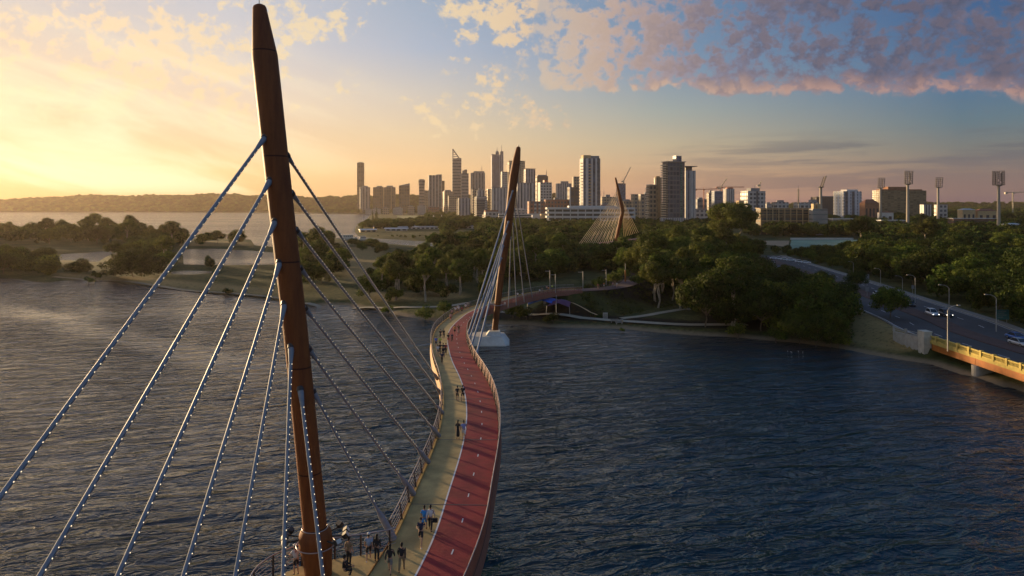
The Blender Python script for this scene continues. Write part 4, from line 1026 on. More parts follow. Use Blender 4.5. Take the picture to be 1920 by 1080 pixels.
# ---- apartment towers in the middle distance
apt = 'apartment towers before the city core'
tower('slim white tower with gold-lit balconies behind the far mast', 939, 952, 322, 1900, gE, 28, .8, 'apartment_tower', group=apt, parts=[('balc', 'L', -.4, .4, 2.4, 6.4, .1, .97)])
tower('twin-winged balcony tower directly behind the far mast', 951, 984.5, 303, 1900, gF, 24, .6, 'apartment_tower', group=apt, parts=[('balc', 'L', -.45, .45, 3, 6.4, .1, .98), ('balc', 'F', .28, .5, 2.6, 6.4, .1, .98), ('cap', 1.2, .8, 1.4), ('rib', -.1, .1, 1.4, gG)])
tower('pale tower with stacked left balconies right of the far mast', 982.5, 1004, 317.5, 1750, gI, 26, .8, 'apartment_tower', group=apt, parts=[('balc', 'L', -.45, .45, 3, 6.2, .1, .97), ('cap', 1, .8, 1.2)])
tower('dark-topped tower with a thin mast above the brown brick blocks', 1004, 1028, 330, 1700, gA, 24, .7, 'apartment_tower', group=apt, parts=[('mast', .45, 18), ('plant', -.4, .4, 3)])
tower('white stepped balcony block in front of the dark-topped tower', 1009, 1035, 342, 1500, gE, 28, .7, 'apartment_tower', group=apt, parts=[('plant', -.1, .2, 5, MAT['crane']), ('balc', 'R', -.4, .4, 2.4, 6.2, .1, .95)])
tower('hazy pale block with a lower roof box left of the tall white tower', 1043, 1072, 344, 2100, gI, 12, .6, group=apt, parts=[('plant', -.2, .3, 7)])
tower('olive-grey slab just left of the tall white tower', 1073.5, 1088, 331, 1500, gF, 18, .8, 'apartment_tower', group=apt)
tower('dark block with one broad pink-lit pier', 1065, 1088, 351, 1150, gA, 14, .7, group=apt, parts=[('rib', -.5, -.38, 1.2, MAT['white'])])
tower('slim balcony tower with glowing left edge at the start of the apartment row', 858, 882, 371.5, 1400, gI, 20, .7, 'apartment_tower', group=apt, parts=[('balc', 'L', -.5, .5, 3.2, 3.1, .1, .97)])
tower('tall slim white tower with lit balconies behind the striped one', 884.5, 893, 354, 1500, gF, 24, .9, 'apartment_tower', group=apt, parts=[('balc', 'L', -.5, .5, 2.6, 3.1, .1, .98)])
tower('grey tower topped by a roof box above the striped block', 893, 912, 357, 1480, gI, 14, .8, 'apartment_tower', group=apt, parts=[('plant', -.3, .2, 4)])
tower('horizontally striped block with glowing left balconies', 890.5, 913, 368.5, 1250, gK, 22, .8, 'apartment_tower', group=apt, parts=[('balc', 'L', -.5, .5, 2.6, 3.2, .05, .97), ('bands', -.48, .3, 3.2, .05, .95, 1.4)])
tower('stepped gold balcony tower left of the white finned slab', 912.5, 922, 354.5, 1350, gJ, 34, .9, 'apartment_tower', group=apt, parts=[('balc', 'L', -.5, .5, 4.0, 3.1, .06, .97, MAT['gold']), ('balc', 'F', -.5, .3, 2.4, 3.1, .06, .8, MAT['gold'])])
tower('broad white finned slab left of the far mast', 921, 951, 352.5, 1300, gD, 10, .5, 'apartment_tower', group=apt, parts=[('balc', 'L', -.5, .5, 1.8, 3.1, .1, .96), ('cap', .4, .6, .6)])
tower('white slab with dark vertical stripes right of the far mast', 969, 1004, 343.5, 1300, gD, 8, .5, 'apartment_tower', group=apt, parts=[('rib', -.3, -.26, .8, MAT['glassdark']), ('rib', .2, .24, .8, MAT['glassdark']), ('cap', .5, .7, .4)])
low = 'low blocks along the park edge'
tower('stubby gold-fronted terrace block with a brown top', 906.5, 935, 397, 1080, gE, 22, .6, 'apartment_block', 'building', group=low, parts=[('balc', 'L', -.5, .5, 3.0, 3.2, .1, .92), ('balc', 'F', -.5, -.15, 2.2, 3.2, .1, .92), ('plant', -.5, .5, 2.4, MAT['brick'])])
tower('long low white deck building passing behind the far mast', 934, 1032, 401, 1000, gK, 4, .3, 'parking_deck', 'building', group=low, parts=[('bands', -.49, .49, 3.2, .2, .95, 1.3)])
tower('domed-roof white hall behind the low white deck', 962, 992, 394, 1120, gE, 6, .5, 'hall', 'building', group=low, parts=[('cap', .6, 1.0, .1, MAT['white']), ('plant', -.4, .2, 3, MAT['white'])])
tower('brown brick flats with white window columns', 989, 1022, 377.5, 1060, gH, 14, .6, 'apartment_block', 'building', group=low, parts=[('rib', -.18, -.04, .5, gE), ('rib', .1, .22, .5, gE)])
tower('brick and white flats behind the curved parking deck', 1021, 1067, 374, 1150, gH, 8, .4, 'apartment_block', 'building', group=low, parts=[('plant', -.1, .1, 3)])
tower('small white cube building below the brick flats', 997, 1013, 403, 960, MAT['white'], 10, .7, 'low_building', 'building', group=low, parts=[('bands', -.4, .4, 3.4, .3, .9, 1.2)])
tower('small tan building beside the white cube', 1013, 1028, 401, 950, MAT['gold'], 12, .8, 'low_building', 'building', group=low, parts=[('bands', -.4, .4, 3.6, .3, .9, 1.2)])
# ---- tall white tower with the round drum
o, a, b_, h = tower('tall white tower with serrated lit balconies rising above the curved parking deck', 1089, 1126.5, 297, 1020, gI, 16, .7, 'apartment_tower', group=apt, parts=[
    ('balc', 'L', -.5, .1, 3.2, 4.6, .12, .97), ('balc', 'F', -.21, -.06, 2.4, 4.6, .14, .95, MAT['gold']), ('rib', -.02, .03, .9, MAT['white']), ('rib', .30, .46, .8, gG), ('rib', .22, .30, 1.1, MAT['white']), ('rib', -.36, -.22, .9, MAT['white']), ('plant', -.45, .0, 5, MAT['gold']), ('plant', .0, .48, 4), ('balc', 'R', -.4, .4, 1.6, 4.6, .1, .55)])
Y = 985; p = P(1098, 410, Y); dr = empty('drum_building', (p.x, p.y, 2), 0, 'round white drum at the foot of the tall white tower', 'building', low)
pm = MB(); pm.tube([(0, 0, 0), (0, 0, H0 + (384 - 397) / FP * Y - 2)], [9.8, 9.8], 28); pm.build('walls', MAT['white'], dr)
pm = MB(); z_ = H0 + (384 - 397) / FP * Y - 2; pm.tube([(0, 0, z_ + .01), (0, 0, z_ + 1.0)], [10.3, 10.3], 28); pm.build('roof_slab', MAT['roofmetal'], dr)
# ---- curved white multi-deck car park: three real decks, columns, recessed dark back
Y = 900; xs = (1027, 1195); pk = empty('parking_building', ((1111 - 960) / FP * Y, Y, 1.5), R(3), 'long curved white parking deck with open dark storeys', 'building', low)
Wd = (xs[1] - xs[0]) / FP * Y
def arcp(t, ins=0): # bowed front
    x = (t - .5) * (Wd - 2 * ins); return x, -14 * (1 - (2 * t - 1) ** 2) + ins + 10
ztop = H0 + (384 - 389) / FP * Y - 1.5
for k in range(4):
    z1_ = ztop - k * 5.6; pm = MB(); T = [i / 24 for i in range(25)]
    f_ = [arcp(t) for t in T] + [(Wd / 2, 34), (-Wd / 2, 34)]
    pm.prism(f_, z1_ - 2.6, z1_); pm.build('deck_parapet', MAT['white'], pk)
pm = MB(); f_ = [arcp(t, 2.5) for t in T] + [(Wd / 2 - 3, 32), (-Wd / 2 + 3, 32)]; pm.prism(f_, 0, ztop - 2.7); pm.build('inner_walls', facade((.12, .11, .10), (.04, .04, .05), 5.6, 7, 'grid', .8, .5), pk)
for i in range(13):
    x, y = arcp(i / 12, .3); pm = MB(); pm.box(x - .55, x + .55, y - .5, y + .5, 0, ztop - 2.7); pm.build('column', MAT['white'], pk)
pm = MB(); pm.box(-Wd * .25, Wd * .3, 12, 28, ztop + .01, ztop + 2.2); pm.build('roof_plant', MAT['roofmetal'], pk)
# ---- right of the second footbridge
tower('hazy grey flats left of the kinked brown mast', 1127, 1156, 369, 1500, gF, 14, .6, 'apartment_block', group=apt, parts=[('plant', -.2, .1, 5), ('mast', -.3, 16)])
o, a, b_, h = tower('blue-grey tower under construction topped by a crane', 1157, 1173.5, 344.5, 1700, gL, 18, .8, group=apt, parts=[('cap', .8, .6, .4)])
tower('stepped olive flats with a glowing open core', 1185, 1204, 365, 1150, gF, 20, .7, 'apartment_block', group=apt, parts=[('rib', .1, .3, 1, MAT['gold']), ('cap', .6, .8, .3)])
tower('plain olive slab left of the gold gridded flats', 1199, 1217, 364, 1100, gF, 16, .6, 'apartment_block', group=apt, parts=[('plant', .1, .48, 3)])
tower('low tan block beside the kinked mast stays', 1168, 1190, 377, 1180, gF, 12, .6, 'apartment_block', group=apt, parts=[('plant', -.4, .1, 3)])
rt = 'apartment cluster right of centre'
o, a, b_, h = tower('gold gridded white flats at the left of the tall right-hand cluster', 1214, 1232, 347, 960, gJ, 26, .8, 'apartment_tower', group=rt, parts=[('balc', 'L', -.5, .5, 1.6, 3.2, .05, .97), ('cap', .5, .7, .2, MAT['white'])])
tower('tan concrete stair tower in the right-hand cluster', 1228.5, 1242, 333, 975, facade(tan_, (.2, .17, .13), 3.2, 8, 'fins', .25), 26, .9, 'apartment_tower', group=rt, parts=[('plant', -.45, .2, 2, MAT['gold'])])
tower('dark glass tower with stacked gold-lit balconies', 1246, 1287, 304, 940, gG, 28, .5, 'apartment_tower', group=rt, parts=[('balc', 'L', -.5, .5, 3.2, 3.3, .04, .97), ('cap', 1.5, .8, .2), ('plant', .05, .38, 9, gL), ('rib', .24, .34, .5, facade((.10, .20, .17), (.04, .09, .08), 3.3, 3, 'bands', hf=.6))])
o, a, b_, h = tower('grey finned tower under a broad overhanging roof', 1284, 1305, 320, 960, gD, 10, .7, 'apartment_tower', group=rt, parts=[('cap', 2.0, .9, 5.6), ('plant', -.45, .2, 5.5, gG), ('rib', .05, .2, .6, MAT['white'])])
tower('low white podium with slatted front below the dark glass tower', 1240, 1296, 409, 880, facade(wht, (.12, .12, .13), 3.2, 3, 'fins', .5), 8, .3, 'podium_building', 'building', group=rt, parts=[('bands', -.48, .48, 4.6, .4, .98, 1.5)])
tower('white low building right of the podium behind treetops', 1296, 1328, 394, 1000, gE, 8, .4, 'low_building', 'building', group=rt, parts=[('plant', -.4, .2, 2)])
# ---- right part of the skyline
rs = 'buildings of the right-hand skyline'
tower('small grey tower behind the red tower crane', 1306, 1326, 373, 1400, gB, 14, .7, 'apartment_block', group=rs, parts=[('plant', -.3, .1, 3)])
tower('tan flats with a domed top right of the red tower crane', 1327, 1340, 361, 1500, gF, 22, .8, 'apartment_block', group=rs, parts=[('plant', -.2, .2, 5), ('plant', .25, .48, 3)])
tower('blue glass block on a white base below the luffing crane', 1338, 1356, 359, 1350, gL, 14, .8, group=rs, parts=[('cap', .3, .8, .1, MAT['white'])])
tower('slim striped tower with a red roof box', 1360, 1378, 354, 1550, gD, 18, .8, 'apartment_tower', group=rs, parts=[('plant', -.3, .4, 3, MAT['crane'])])
tower('white gridded block of flats with a plain roof box', 1396, 1439, 358, 1050, gE, 22, .6, 'apartment_block', group=rs, parts=[('plant', -.25, .25, 4.5), ('mast', .1, 10), ('rib', -.02, .08, .6, gG)])
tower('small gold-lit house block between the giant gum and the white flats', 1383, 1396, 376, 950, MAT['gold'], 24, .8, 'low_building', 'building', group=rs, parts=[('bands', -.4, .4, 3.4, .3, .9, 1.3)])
tower('wide low white ward block behind the long gold-lit building', 1452, 1480, 379, 1050, gE, 10, .5, 'low_building', 'building', group=rs, parts=[('plant', -.2, .2, 3)])
tower('white windowed block beside the thin lattice mast', 1496, 1537, 379.5, 1000, gE, 6, .5, 'low_building', 'building', group=rs, parts=[('plant', .2, .45, 4)])
tower('dark box building behind the leaning floodlight tower', 1530, 1576, 369, 1350, facade((.09, .075, .07), (.03, .03, .035), 4, 4, 'grid', .4, .4), 4, .5, 'low_building', 'building', group=rs, parts=[('plant', -.3, .3, 1.5)])
o, a, b_, h = tower('blue-white angular block left of the pagoda roof', 1574, 1622, 358.5, 1150, facade((.50, .52, .56), (.05, .06, .08), 5, 7, 'grid', .25, .7), 24, .6, 'apartment_block', group=rs, parts=[('plant', -.2, .4, 3, MAT['white']), ('rib', -.4, -.28, 1.2, gG), ('rib', -.02, .08, 1.2, gG)])
o, a, b_, h = tower('wide brown gridded hotel behind the middle floodlight', 1648, 1745, 357, 1250, facade((.20, .15, .085), (.13, .10, .06), 3.4, 6.5, 'grid', .8, .62), 16, .25, 'hotel', 'building', group=rs, parts=[('plant', -.3, .12, 7, MAT['brick']), ('plant', -.45, .45, 2.4, MAT['brick'])])
tower('white and black striped flats before the hotel', 1731, 1748, 384, 1000, facade(wht, (.05, .05, .06), 3.3, 4.5, 'fins', .5), 10, .7, 'apartment_block', group=rs, parts=[('cap', .3, .5, .1)])
tower('pale flats right of the third floodlight tower', 1759, 1778, 384, 1000, gE, 10, .7, 'apartment_block', group=rs, parts=[('cap', .3, .5, .1)])
def house(label, x, y0, y1, w_, Y, wall, roof, rot=12, hip=.45, name='house'):
    """low building with a real pitched roof"""
    W_ = w_ / FP * Y; p = P(x, y1, Y); gz_ = ground_z(p.x, p.y); ze = H0 - (y0 - HOR) / FP * Y
    o = empty(name, (p.x, p.y, gz_ - .3), R(rot), label, 'building', 'low buildings near the sports ground'); D_ = W_ * .5; hh = max(3, ze - gz_)
    pm = MB(); pm.box(-W_ / 2, W_ / 2, -D_ / 2, D_ / 2, 0, hh); pm.build('walls', wall, o)
    rh = D_ * .5 * hip; e = .6; pm = MB()
    pm.add([(-W_ / 2 - e, -D_ / 2 - e, hh), (W_ / 2 + e, -D_ / 2 - e, hh), (W_ / 2 + e, D_ / 2 + e, hh), (-W_ / 2 - e, D_ / 2 + e, hh), (-W_ / 2 + D_ / 2, 0, hh + rh), (W_ / 2 - D_ / 2, 0, hh + rh)],
           [(0, 1, 5, 4), (2, 3, 4, 5), (1, 2, 5), (3, 0, 4), (3, 2, 1, 0)]); pm.build('roof', roof, o)
    for k in range(max(2, int(W_ / 6))):
        n = max(2, int(W_ / 6)); x_ = -W_ / 2 + W_ * (k + .5) / n
        wm_ = MB(); wm_.box(x_ - W_ / n * .22, x_ + W_ / n * .22, -D_ / 2 - .1, -D_ / 2 - .002, hh * .35, hh * .75); wm_.build('window', MAT['glassdark'], o)
    return o
house('brown pagoda-roofed house beside the blue-white block', 1630, 381, 388, 30, 1100, MAT['brick'], MAT['redtile'], 10, 1.0)
house('gold-lit verandah building among trees left of the tall right floodlight', 1812, 393, 404, 26, 900, MAT['gold'], MAT['roofmetal'], 6, .4)
house('dark-roofed gold-trimmed building just left of the tall right floodlight', 1847, 395, 404, 34, 900, MAT['gold'], MAT['redtile'], -6, .5)
house('white shed with grey roof right of the tall right floodlight', 1897, 420, 436, 28, 620, MAT['white'], MAT['roofmetal'], 8, .35)
house('small pale hut roof among the treetops below the hotel', 1660, 398, 403, 24, 900, MAT['white'], MAT['redtile'], 0, .35)
# ---- long gold-lit building by the court
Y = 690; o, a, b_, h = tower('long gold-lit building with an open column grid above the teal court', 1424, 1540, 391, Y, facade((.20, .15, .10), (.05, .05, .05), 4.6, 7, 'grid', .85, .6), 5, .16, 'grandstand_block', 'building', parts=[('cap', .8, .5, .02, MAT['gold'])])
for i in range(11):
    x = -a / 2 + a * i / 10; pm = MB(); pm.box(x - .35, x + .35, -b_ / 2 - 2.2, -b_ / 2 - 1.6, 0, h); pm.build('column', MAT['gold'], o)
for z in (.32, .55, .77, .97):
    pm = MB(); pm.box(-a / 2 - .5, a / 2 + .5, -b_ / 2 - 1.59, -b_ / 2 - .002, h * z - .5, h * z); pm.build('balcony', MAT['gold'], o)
tower('bare grey concrete end tower of the long gold-lit building', 1523, 1553, 391.5, 672, facade((.30, .28, .26), (.12, .12, .12), 4.6, 9, 'bands', hf=.25), 6, .5, 'concrete_tower', 'building', parts=[('plant', -.4, -.25, 5, MAT['gold']), ('plant', -.15, .05, 5, MAT['gold'])])
tower('long low white-roofed sheds behind the golden gum', 1561, 1612, 411, 800, gK, 3, .3, 'shed', 'building', parts=[('cap', .8, .8, .1, MAT['roofmetal'])])
tower('white slatted shed right of the golden gum', 1652, 1698, 414, 760, gK, 3, .3, 'shed', 'building', parts=[('cap', .8, .8, .1, MAT['roofmetal'])])
tower('brown terraced grandstand left of the tall right floodlight', 1790, 1866, 411, 800, facade((.20, .11, .085), (.05, .04, .04), 3.2, 9, 'bands', hf=.5), -3, .25, 'grandstand', 'building', parts=[('cap', 1.5, .5, .6, MAT['roofmetal'])])
# ---- generic low blocks that fill the foot of the skyline
rb = random.Random(77); fills = [(690, 392, 12), (705, 391, 16), (722, 390, 14), (745, 390, 18), (770, 387, 14), (790, 386, 16), (812, 388, 22), (838, 386, 14), (852, 389, 12), (1038, 390, 14), (1134, 384, 20), (1160, 387, 20), (1180, 389, 16), (1318, 392, 18), (1345, 388, 20), (1372, 384, 14), (1388, 389, 16), (1442, 382, 12), (1556, 386, 16), (1600, 388, 22), (1700, 389, 22)]
phr = ['far left of the skyline base', 'second along the skyline base', 'third along the skyline base', 'under the wide brown block', 'right of the slant-roofed block', 'under the waisted tower', 'under the flat-topped slab', 'under the lattice-crowned tower', 'left of the first balcony tower', 'left of the curved parking deck', 'right of the tall white tower', 'left of the crane-topped tower', 'right of the kinked mast', 'right of the finned tower', 'under the blue glass block', 'under the slim striped tower', 'left of the white gridded flats', 'right of the white gridded flats', 'right of the leaning floodlight', 'under the blue-white block', 'below the brown hotel']
for (x, y, w_), ph in zip(fills, phr):
    Y = rb.uniform(1300, 1500) if x > 1000 else rb.uniform(2000, 2200); mt = rb.choice([gE, gF, gK, gH])
    tower('small low block ' + ph, x - w_ / 2, x + w_ / 2, y, Y, mt, rb.uniform(6, 28), .6, 'low_building', 'building', group='low blocks at the skyline base', parts=[('plant', -.3, rb.uniform(.0, .3), 3)])
# ---- second footbridge with the kinked mast
Y = 430; sb = empty('second_footbridge', (0, 0, 0), 0, 'farther footbridge with a kinked brown mast and a dense fan of pale stays', 'bridge')
pf = [(1154, 332.8, 2.5), (1154.2, 334.5, 3.6), (1156.8, 346, 4.4), (1159.5, 358, 5.3), (1163, 374, 6.6), (1166.6, 389, 7.6), (1167.2, 395, 7.8), (1166, 402, 7.6), (1162.3, 420, 7.0), (1157.5, 441, 6.4), (1152, 462, 6)]
pm = MB(); pm.tube([P(x, y, Y) for x, y, w_ in pf], [w_ / 2 / FP * Y for x, y, w_ in pf], 18); pm.build('mast', MAT['rust'], sb)
MAT['stay'] = simple('pale_stay_sheath', (.78, .58, .34), .6, var=.05)
def stays(top0, top1, bot0, bot1, n, Yb):
    for k in range(n):
        t = k / (n - 1); a_ = P(top0[0] + (top1[0] - top0[0]) * t, top0[1] + (top1[1] - top0[1]) * t, Y); q = P(bot0[0] + (bot1[0] - bot0[0]) * t, bot0[1] + (bot1[1] - bot0[1]) * t, Yb)
        pm = MB(); pm.tube([a_, q], .13, 5); pm.build('stay_cable', MAT['stay'], sb)
stays((1158.5, 357), (1166, 396), (1083, 461), (1146, 458), 17, 400)
stays((1158.5, 357), (1166, 396), (1107, 452), (1160, 446), 8, 445)
stays((1162, 366), (1167, 396), (1197, 436), (1170, 444), 9, 445)
q0 = P(1075, 462, 395); q1 = P(1205, 446, 450); dr_ = (q1 - q0).normalized(); nn_ = Vector((dr_.y, -dr_.x, 0)) * 3
pm = MB(); pm.add([q0 - nn_, q0 + nn_, q1 + nn_, q1 - nn_] + [v - Vector((0, 0, 1.2)) for v in (q0 - nn_, q0 + nn_, q1 + nn_, q1 - nn_)], [(0, 1, 2, 3), (7, 6, 5, 4), (0, 4, 5, 1), (1, 5, 6, 2), (2, 6, 7, 3), (3, 7, 4, 0)]); pm.build('deck_girder', MAT['fascia'], sb)
# ---- cranes
def lattice(pm, a_, b_, w_, n, r_):
    a_ = Vector(a_); b_ = Vector(b_); d_ = (b_ - a_).normalized(); u = d_.cross(Vector((0, 1, 0))).normalized() * w_ / 2; v = Vector((0, w_ / 2, 0))
    cs = [u + v, u - v, -u - v, -u + v]
    for c_ in cs: pm.tube([a_ + c_, b_ + c_], r_, 4)
    for k in range(n):
        p = a_.lerp(b_, k / n); q = a_.lerp(b_, (k + 1) / n)
        for i in range(4): pm.tube([p + cs[i], q + cs[(i + 1) % 4]], r_ * .6, 3)
def crane(label, xb, yb, yt, jx, jy, cx, Y, mat, apex=4):
    o = empty('tower_crane', P(xb, yb, Y), 0, label, 'crane', 'construction cranes on the skyline'); L = lambda x, y: P(x, y, Y) - P(xb, yb, Y)
    r_ = Y * .00022
    pm = MB(); lattice(pm, (0, 0, 0), L(xb, yt), Y * .0011, 10, r_); pm.build('crane_mast', mat, o)
    pm = MB(); lattice(pm, L(xb, yt), L(jx, jy), Y * .0009, 12, r_ * .9); pm.build('jib', mat, o)
    pm = MB(); lattice(pm, L(xb, yt), L(cx, yt - .3), Y * .0009, 4, r_ * .9); c_ = L(cx, yt); pm.box(c_.x - 1.5, c_.x + 1.5, -1.2, 1.2, c_.z - 2.2, c_.z + .4); pm.build('counter_jib', mat, o)
    pm = MB(); t_ = L(xb, yt - apex); pm.tube([L(xb, yt), t_], r_ * 1.2, 4); pm.tube([t_, L(xb + (jx - xb) * .7, yt + (jy - yt) * .7)], r_ * .5, 3); pm.tube([t_, L(cx, yt)], r_ * .5, 3); pm.box(-1.2 + Y * .0008, 1.2 + Y * .0008, -1, 1, L(xb, yt).z - 2, L(xb, yt).z); pm.build('cab_head', mat, o)
crane('luffing crane with raised jib on the tower under construction', 1169, 346, 340, 1182, 314, 1166, 1700, MAT['craney'], 3)
crane('red hammerhead tower crane right of the finned tower', 1319.5, 392, 355, 1347, 354, 1305, 1350, MAT['crane'], 5)
crane('luffing crane with long raised jib above the blue glass block', 1350.5, 360, 353, 1363, 334, 1346.5, 1400, MAT['craney'], 4)
crane('horizontal-jib crane over the slim striped tower', 1353, 370, 351, 1395, 350.6, 1344, 1480, MAT['crane'], 3)
crane('tan hammerhead crane right of the tall right floodlight', 1899, 398, 361, 1935, 360, 1886, 950, MAT['craney'], 3)
crane('thin crane behind the white gridded flats', 1424, 357, 347, 1427, 340, 1421, 1300, MAT['craney'], 2)
# ---- thin lattice radio mast
o = empty('radio_mast', P(1497, 383, 980), 0, 'thin dark radio mast behind the long gold-lit building', 'mast'); pm = MB(); lattice(pm, (0, 0, 0), (0, 0, 22), 1.3, 10, .22); pm.build('lattice', MAT['black'], o)
pm = MB(); pm.tube([(0, 0, 22), (0, 0, 27)], .2, 5); pm.build('antenna', MAT['black'], o)
# ---- stadium floodlight towers
MAT['shaft'] = simple('concrete_shaft', (.34, .30, .25), .8, var=.1, scale=.2)
MAT['lamp'] = simple('floodlight_glass', (.35, .32, .28), .25, .3, var=.1)
def flood(label, x, ytop, yhead, ybase, w_, Y, tilt=8, rz=0, n=(6, 7)):
    base_ = P(x, ybase, Y); gz_ = ground_z(base_.x, base_.y); o = empty('floodlight_tower', (base_.x, base_.y, gz_ - .5), R(rz), label, 'floodlight', 'sports ground floodlight towers')
    zt = H0 - (ytop - HOR) / FP * Y - gz_; zh = H0 - (yhead - HOR) / FP * Y - gz_
    pm = MB(); pm.tube([(0, 0, 0), (0, 0, zh * .5), (0, 0, zh)], [1.7, 1.45, 1.2], 16); pm.build('shaft', MAT['shaft'], o)
    pm = MB(); pm.tube([(0, 0, zh - .6), (0, 0, zh), (0, 0, zh + .4)], [1.6, 3.4, 3.4], 16); pm.build('platform', MAT['plant'], o)
    Wd_ = w_ / FP * Y; M_ = Matrix.Translation((0, -1.0, zh)) @ Matrix.Rotation(R(tilt), 4, 'X'); H_ = (zt - zh)
    fr = MB(); r_ = .22
    for i in range(n[0] + 1):
        x_ = -Wd_ / 2 + Wd_ * i / n[0]; fr.tube([M_ @ Vector((x_, 0, .5)), M_ @ Vector((x_, 0, H_))], r_, 4)
    for j in range(n[1] + 1):
        z_ = .5 + (H_ - .5) * j / n[1]; fr.tube([M_ @ Vector((-Wd_ / 2, 0, z_)), M_ @ Vector((Wd_ / 2, 0, z_))], r_, 4)
    fr.tube([M_ @ Vector((-Wd_ / 4, 1.5, 0)), M_ @ Vector((-Wd_ / 4, 1.5, H_ * .9))], .3, 5); fr.tube([M_ @ Vector((Wd_ / 4, 1.5, 0)), M_ @ Vector((Wd_ / 4, 1.5, H_ * .9))], .3, 5)
    hd = fr.build('lamp_frame', MAT['darksteel'], o)
    for i in range(n[0]):
        for j in range(n[1]):
            c_ = M_ @ Vector((-Wd_ / 2 + Wd_ * (i + .5) / n[0], -.5, .5 + (H_ - .5) * (j + .5) / n[1]))
            if (i + j) % 5 == 4 and i in (2, 3): continue
            lm = MB(); lm.tube([c_ + Vector((0, .5, .1)), c_ + Vector((0, 0, 0)), c_ + Vector((0, -.35, -.12))], [.25, .5, .62], 7); lm.build('lamp', MAT['lamp'], hd)
    return o
flood('floodlight tower seen edge-on, its lamp head leaning right', 1539, 328, 350, 440, 15, 700, 18, 72, (4, 6))
flood('short floodlight tower left of the brown hotel', 1651, 333, 352, 412, 13, 860, 6, 0, (4, 5))
flood('tallest upright floodlight tower in front of the brown hotel', 1702, 320, 345, 424, 16, 740, 4, 0, (5, 7))
flood('floodlight tower at the right edge of the brown hotel', 1759, 332, 351, 418, 14, 850, 6, 0, (4, 5))
flood('rightmost floodlight tower with sunlit shaft and lamp head leaning left', 1872.5, 319.5, 347, 438, 19, 690, 12, -38, (5, 7))
# ---------------------------------------------------------------- peninsula: jetty restaurant, sheds, tents, boats
def flatb(label, x0, x1, yt, yb, Y, wall, roof, name='low_building', group=None, rot=4, dp=10, over=.8):
    Wd = (x1 - x0) / FP * Y; p = P((x0 + x1) / 2, yb, Y); gz_ = max(ground_z(p.x, p.y), .3); zt = H0 - (yt - HOR) / FP * Y - gz_
    o = empty(name, (p.x, p.y + dp / 2, gz_ - .3), R(rot), label, 'building', group); zt = max(zt, 2.6)
    pm = MB(); pm.box(-Wd / 2, Wd / 2, -dp / 2, dp / 2, 0, zt); pm.build('walls', wall, o)
    pm = MB(); e = over; pm.add([(-Wd / 2 - e, -dp / 2 - e, zt + .01), (Wd / 2 + e, -dp / 2 - e, zt + .01), (Wd / 2 + e, dp / 2 + e, zt + .01), (-Wd / 2 - e, dp / 2 + e, zt + .01)] + [(-Wd / 2 - e, 0, zt + 1.2), (Wd / 2 + e, 0, zt + 1.2)],
        [(3, 2, 1, 0), (0, 1, 5, 4), (2, 3, 4, 5), (1, 2, 5), (3, 0, 4)]); pm.build('roof', roof, o)
    n = max(2, int(Wd / 5))
    for k in range(n):
        x = -Wd / 2 + Wd * (k + .5) / n; pm = MB(); pm.box(x - Wd / n * .3, x + Wd / n * .3, -dp / 2 - .08, -dp / 2 - .002, zt * .25, zt * .8); pm.build('window', MAT['glassdark'], o)
    return o
pn = 'boathouses on the peninsula'
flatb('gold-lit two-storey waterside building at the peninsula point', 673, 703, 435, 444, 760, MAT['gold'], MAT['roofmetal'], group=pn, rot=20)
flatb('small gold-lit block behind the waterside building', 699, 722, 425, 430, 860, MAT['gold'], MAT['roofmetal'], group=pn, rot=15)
flatb('long low white-roofed shed on the peninsula', 746, 822, 428.5, 433, 840, MAT['white'], MAT['roofmetal'], 'boathouse', pn, 3, 16, 2)
flatb('shorter grey-roofed hall behind the long white shed', 776, 808, 424, 428, 900, MAT['white'], MAT['plant'], 'boathouse', pn, 3, 14, 1)
flatb('narrow white-roofed annex in front of the long shed', 722, 762, 433.5, 438, 790, MAT['white'], MAT['roofmetal'], 'boathouse', pn, 4, 10, 1.5)
flatb('pale long hall among treetops left of the far mast', 853, 893, 424, 430, 860, MAT['white'], MAT['roofmetal'], 'boathouse', pn, 2, 12, 1)
# marquee tents with pointed tops
for k, (x, w_, y) in enumerate(((813, 13, 403), (828, 8, 402.5))):
    Y = 1250; p = P(x, 410, Y); o = empty('marquee_tent', (p.x, p.y, ground_z(p.x, p.y)), 0, ['white pointed marquee tent on the lawn before the city', 'smaller white tent peak right of the big marquee'][k], 'tent', 'white tents on the lawn')
    Wd = w_ / FP * Y; zt = H0 - (y - HOR) / FP * Y - 1.5; pm = MB(); n = 12; rings = [(1, 2.6), (.55, 3.6), (.25, 6), (.06, zt)]; vs = []
    for r_, z_ in rings: vs += [(Wd / 2 * r_ * math.cos(6.283 * i / n), Wd / 2 * r_ * math.sin(6.283 * i / n), z_) for i in range(n)]
    pm.add(vs, [(j * n + i, j * n + (i + 1) % n, (j + 1) * n + (i + 1) % n, (j + 1) * n + i) for j in range(3) for i in range(n)], smooth=True); pm.build('canopy', MAT['white'], o)
    for i in range(0, n, 3):
        pm = MB(); a_ = 6.283 * i / n; pm.tube([(Wd / 2 * math.cos(a_), Wd / 2 * math.sin(a_), 0), (Wd / 2 * math.cos(a_), Wd / 2 * math.sin(a_), 2.7)], .12, 5); pm.build('pole', MAT['plant'], o)
lp = [tuple(G(x, y, 1.6)[:2]) for x, y in ((745, 405), (830, 405), (830, 411.5), (745, 411.5))]
def sheet(name, pts, z, mat, label, kind='structure', cat=None, thick=.0):
    pm = MB(); n = len(pts); pm.add([(x, y, z(x, y) if callable(z) else z) for x, y in pts], [tuple(range(n))]); o = pm.build(name, mat); return tag(o, label, cat, kind=kind)
MAT['lawn'] = simple('park_lawn', (.10, .13, .03), .95, var=.2, scale=.05)
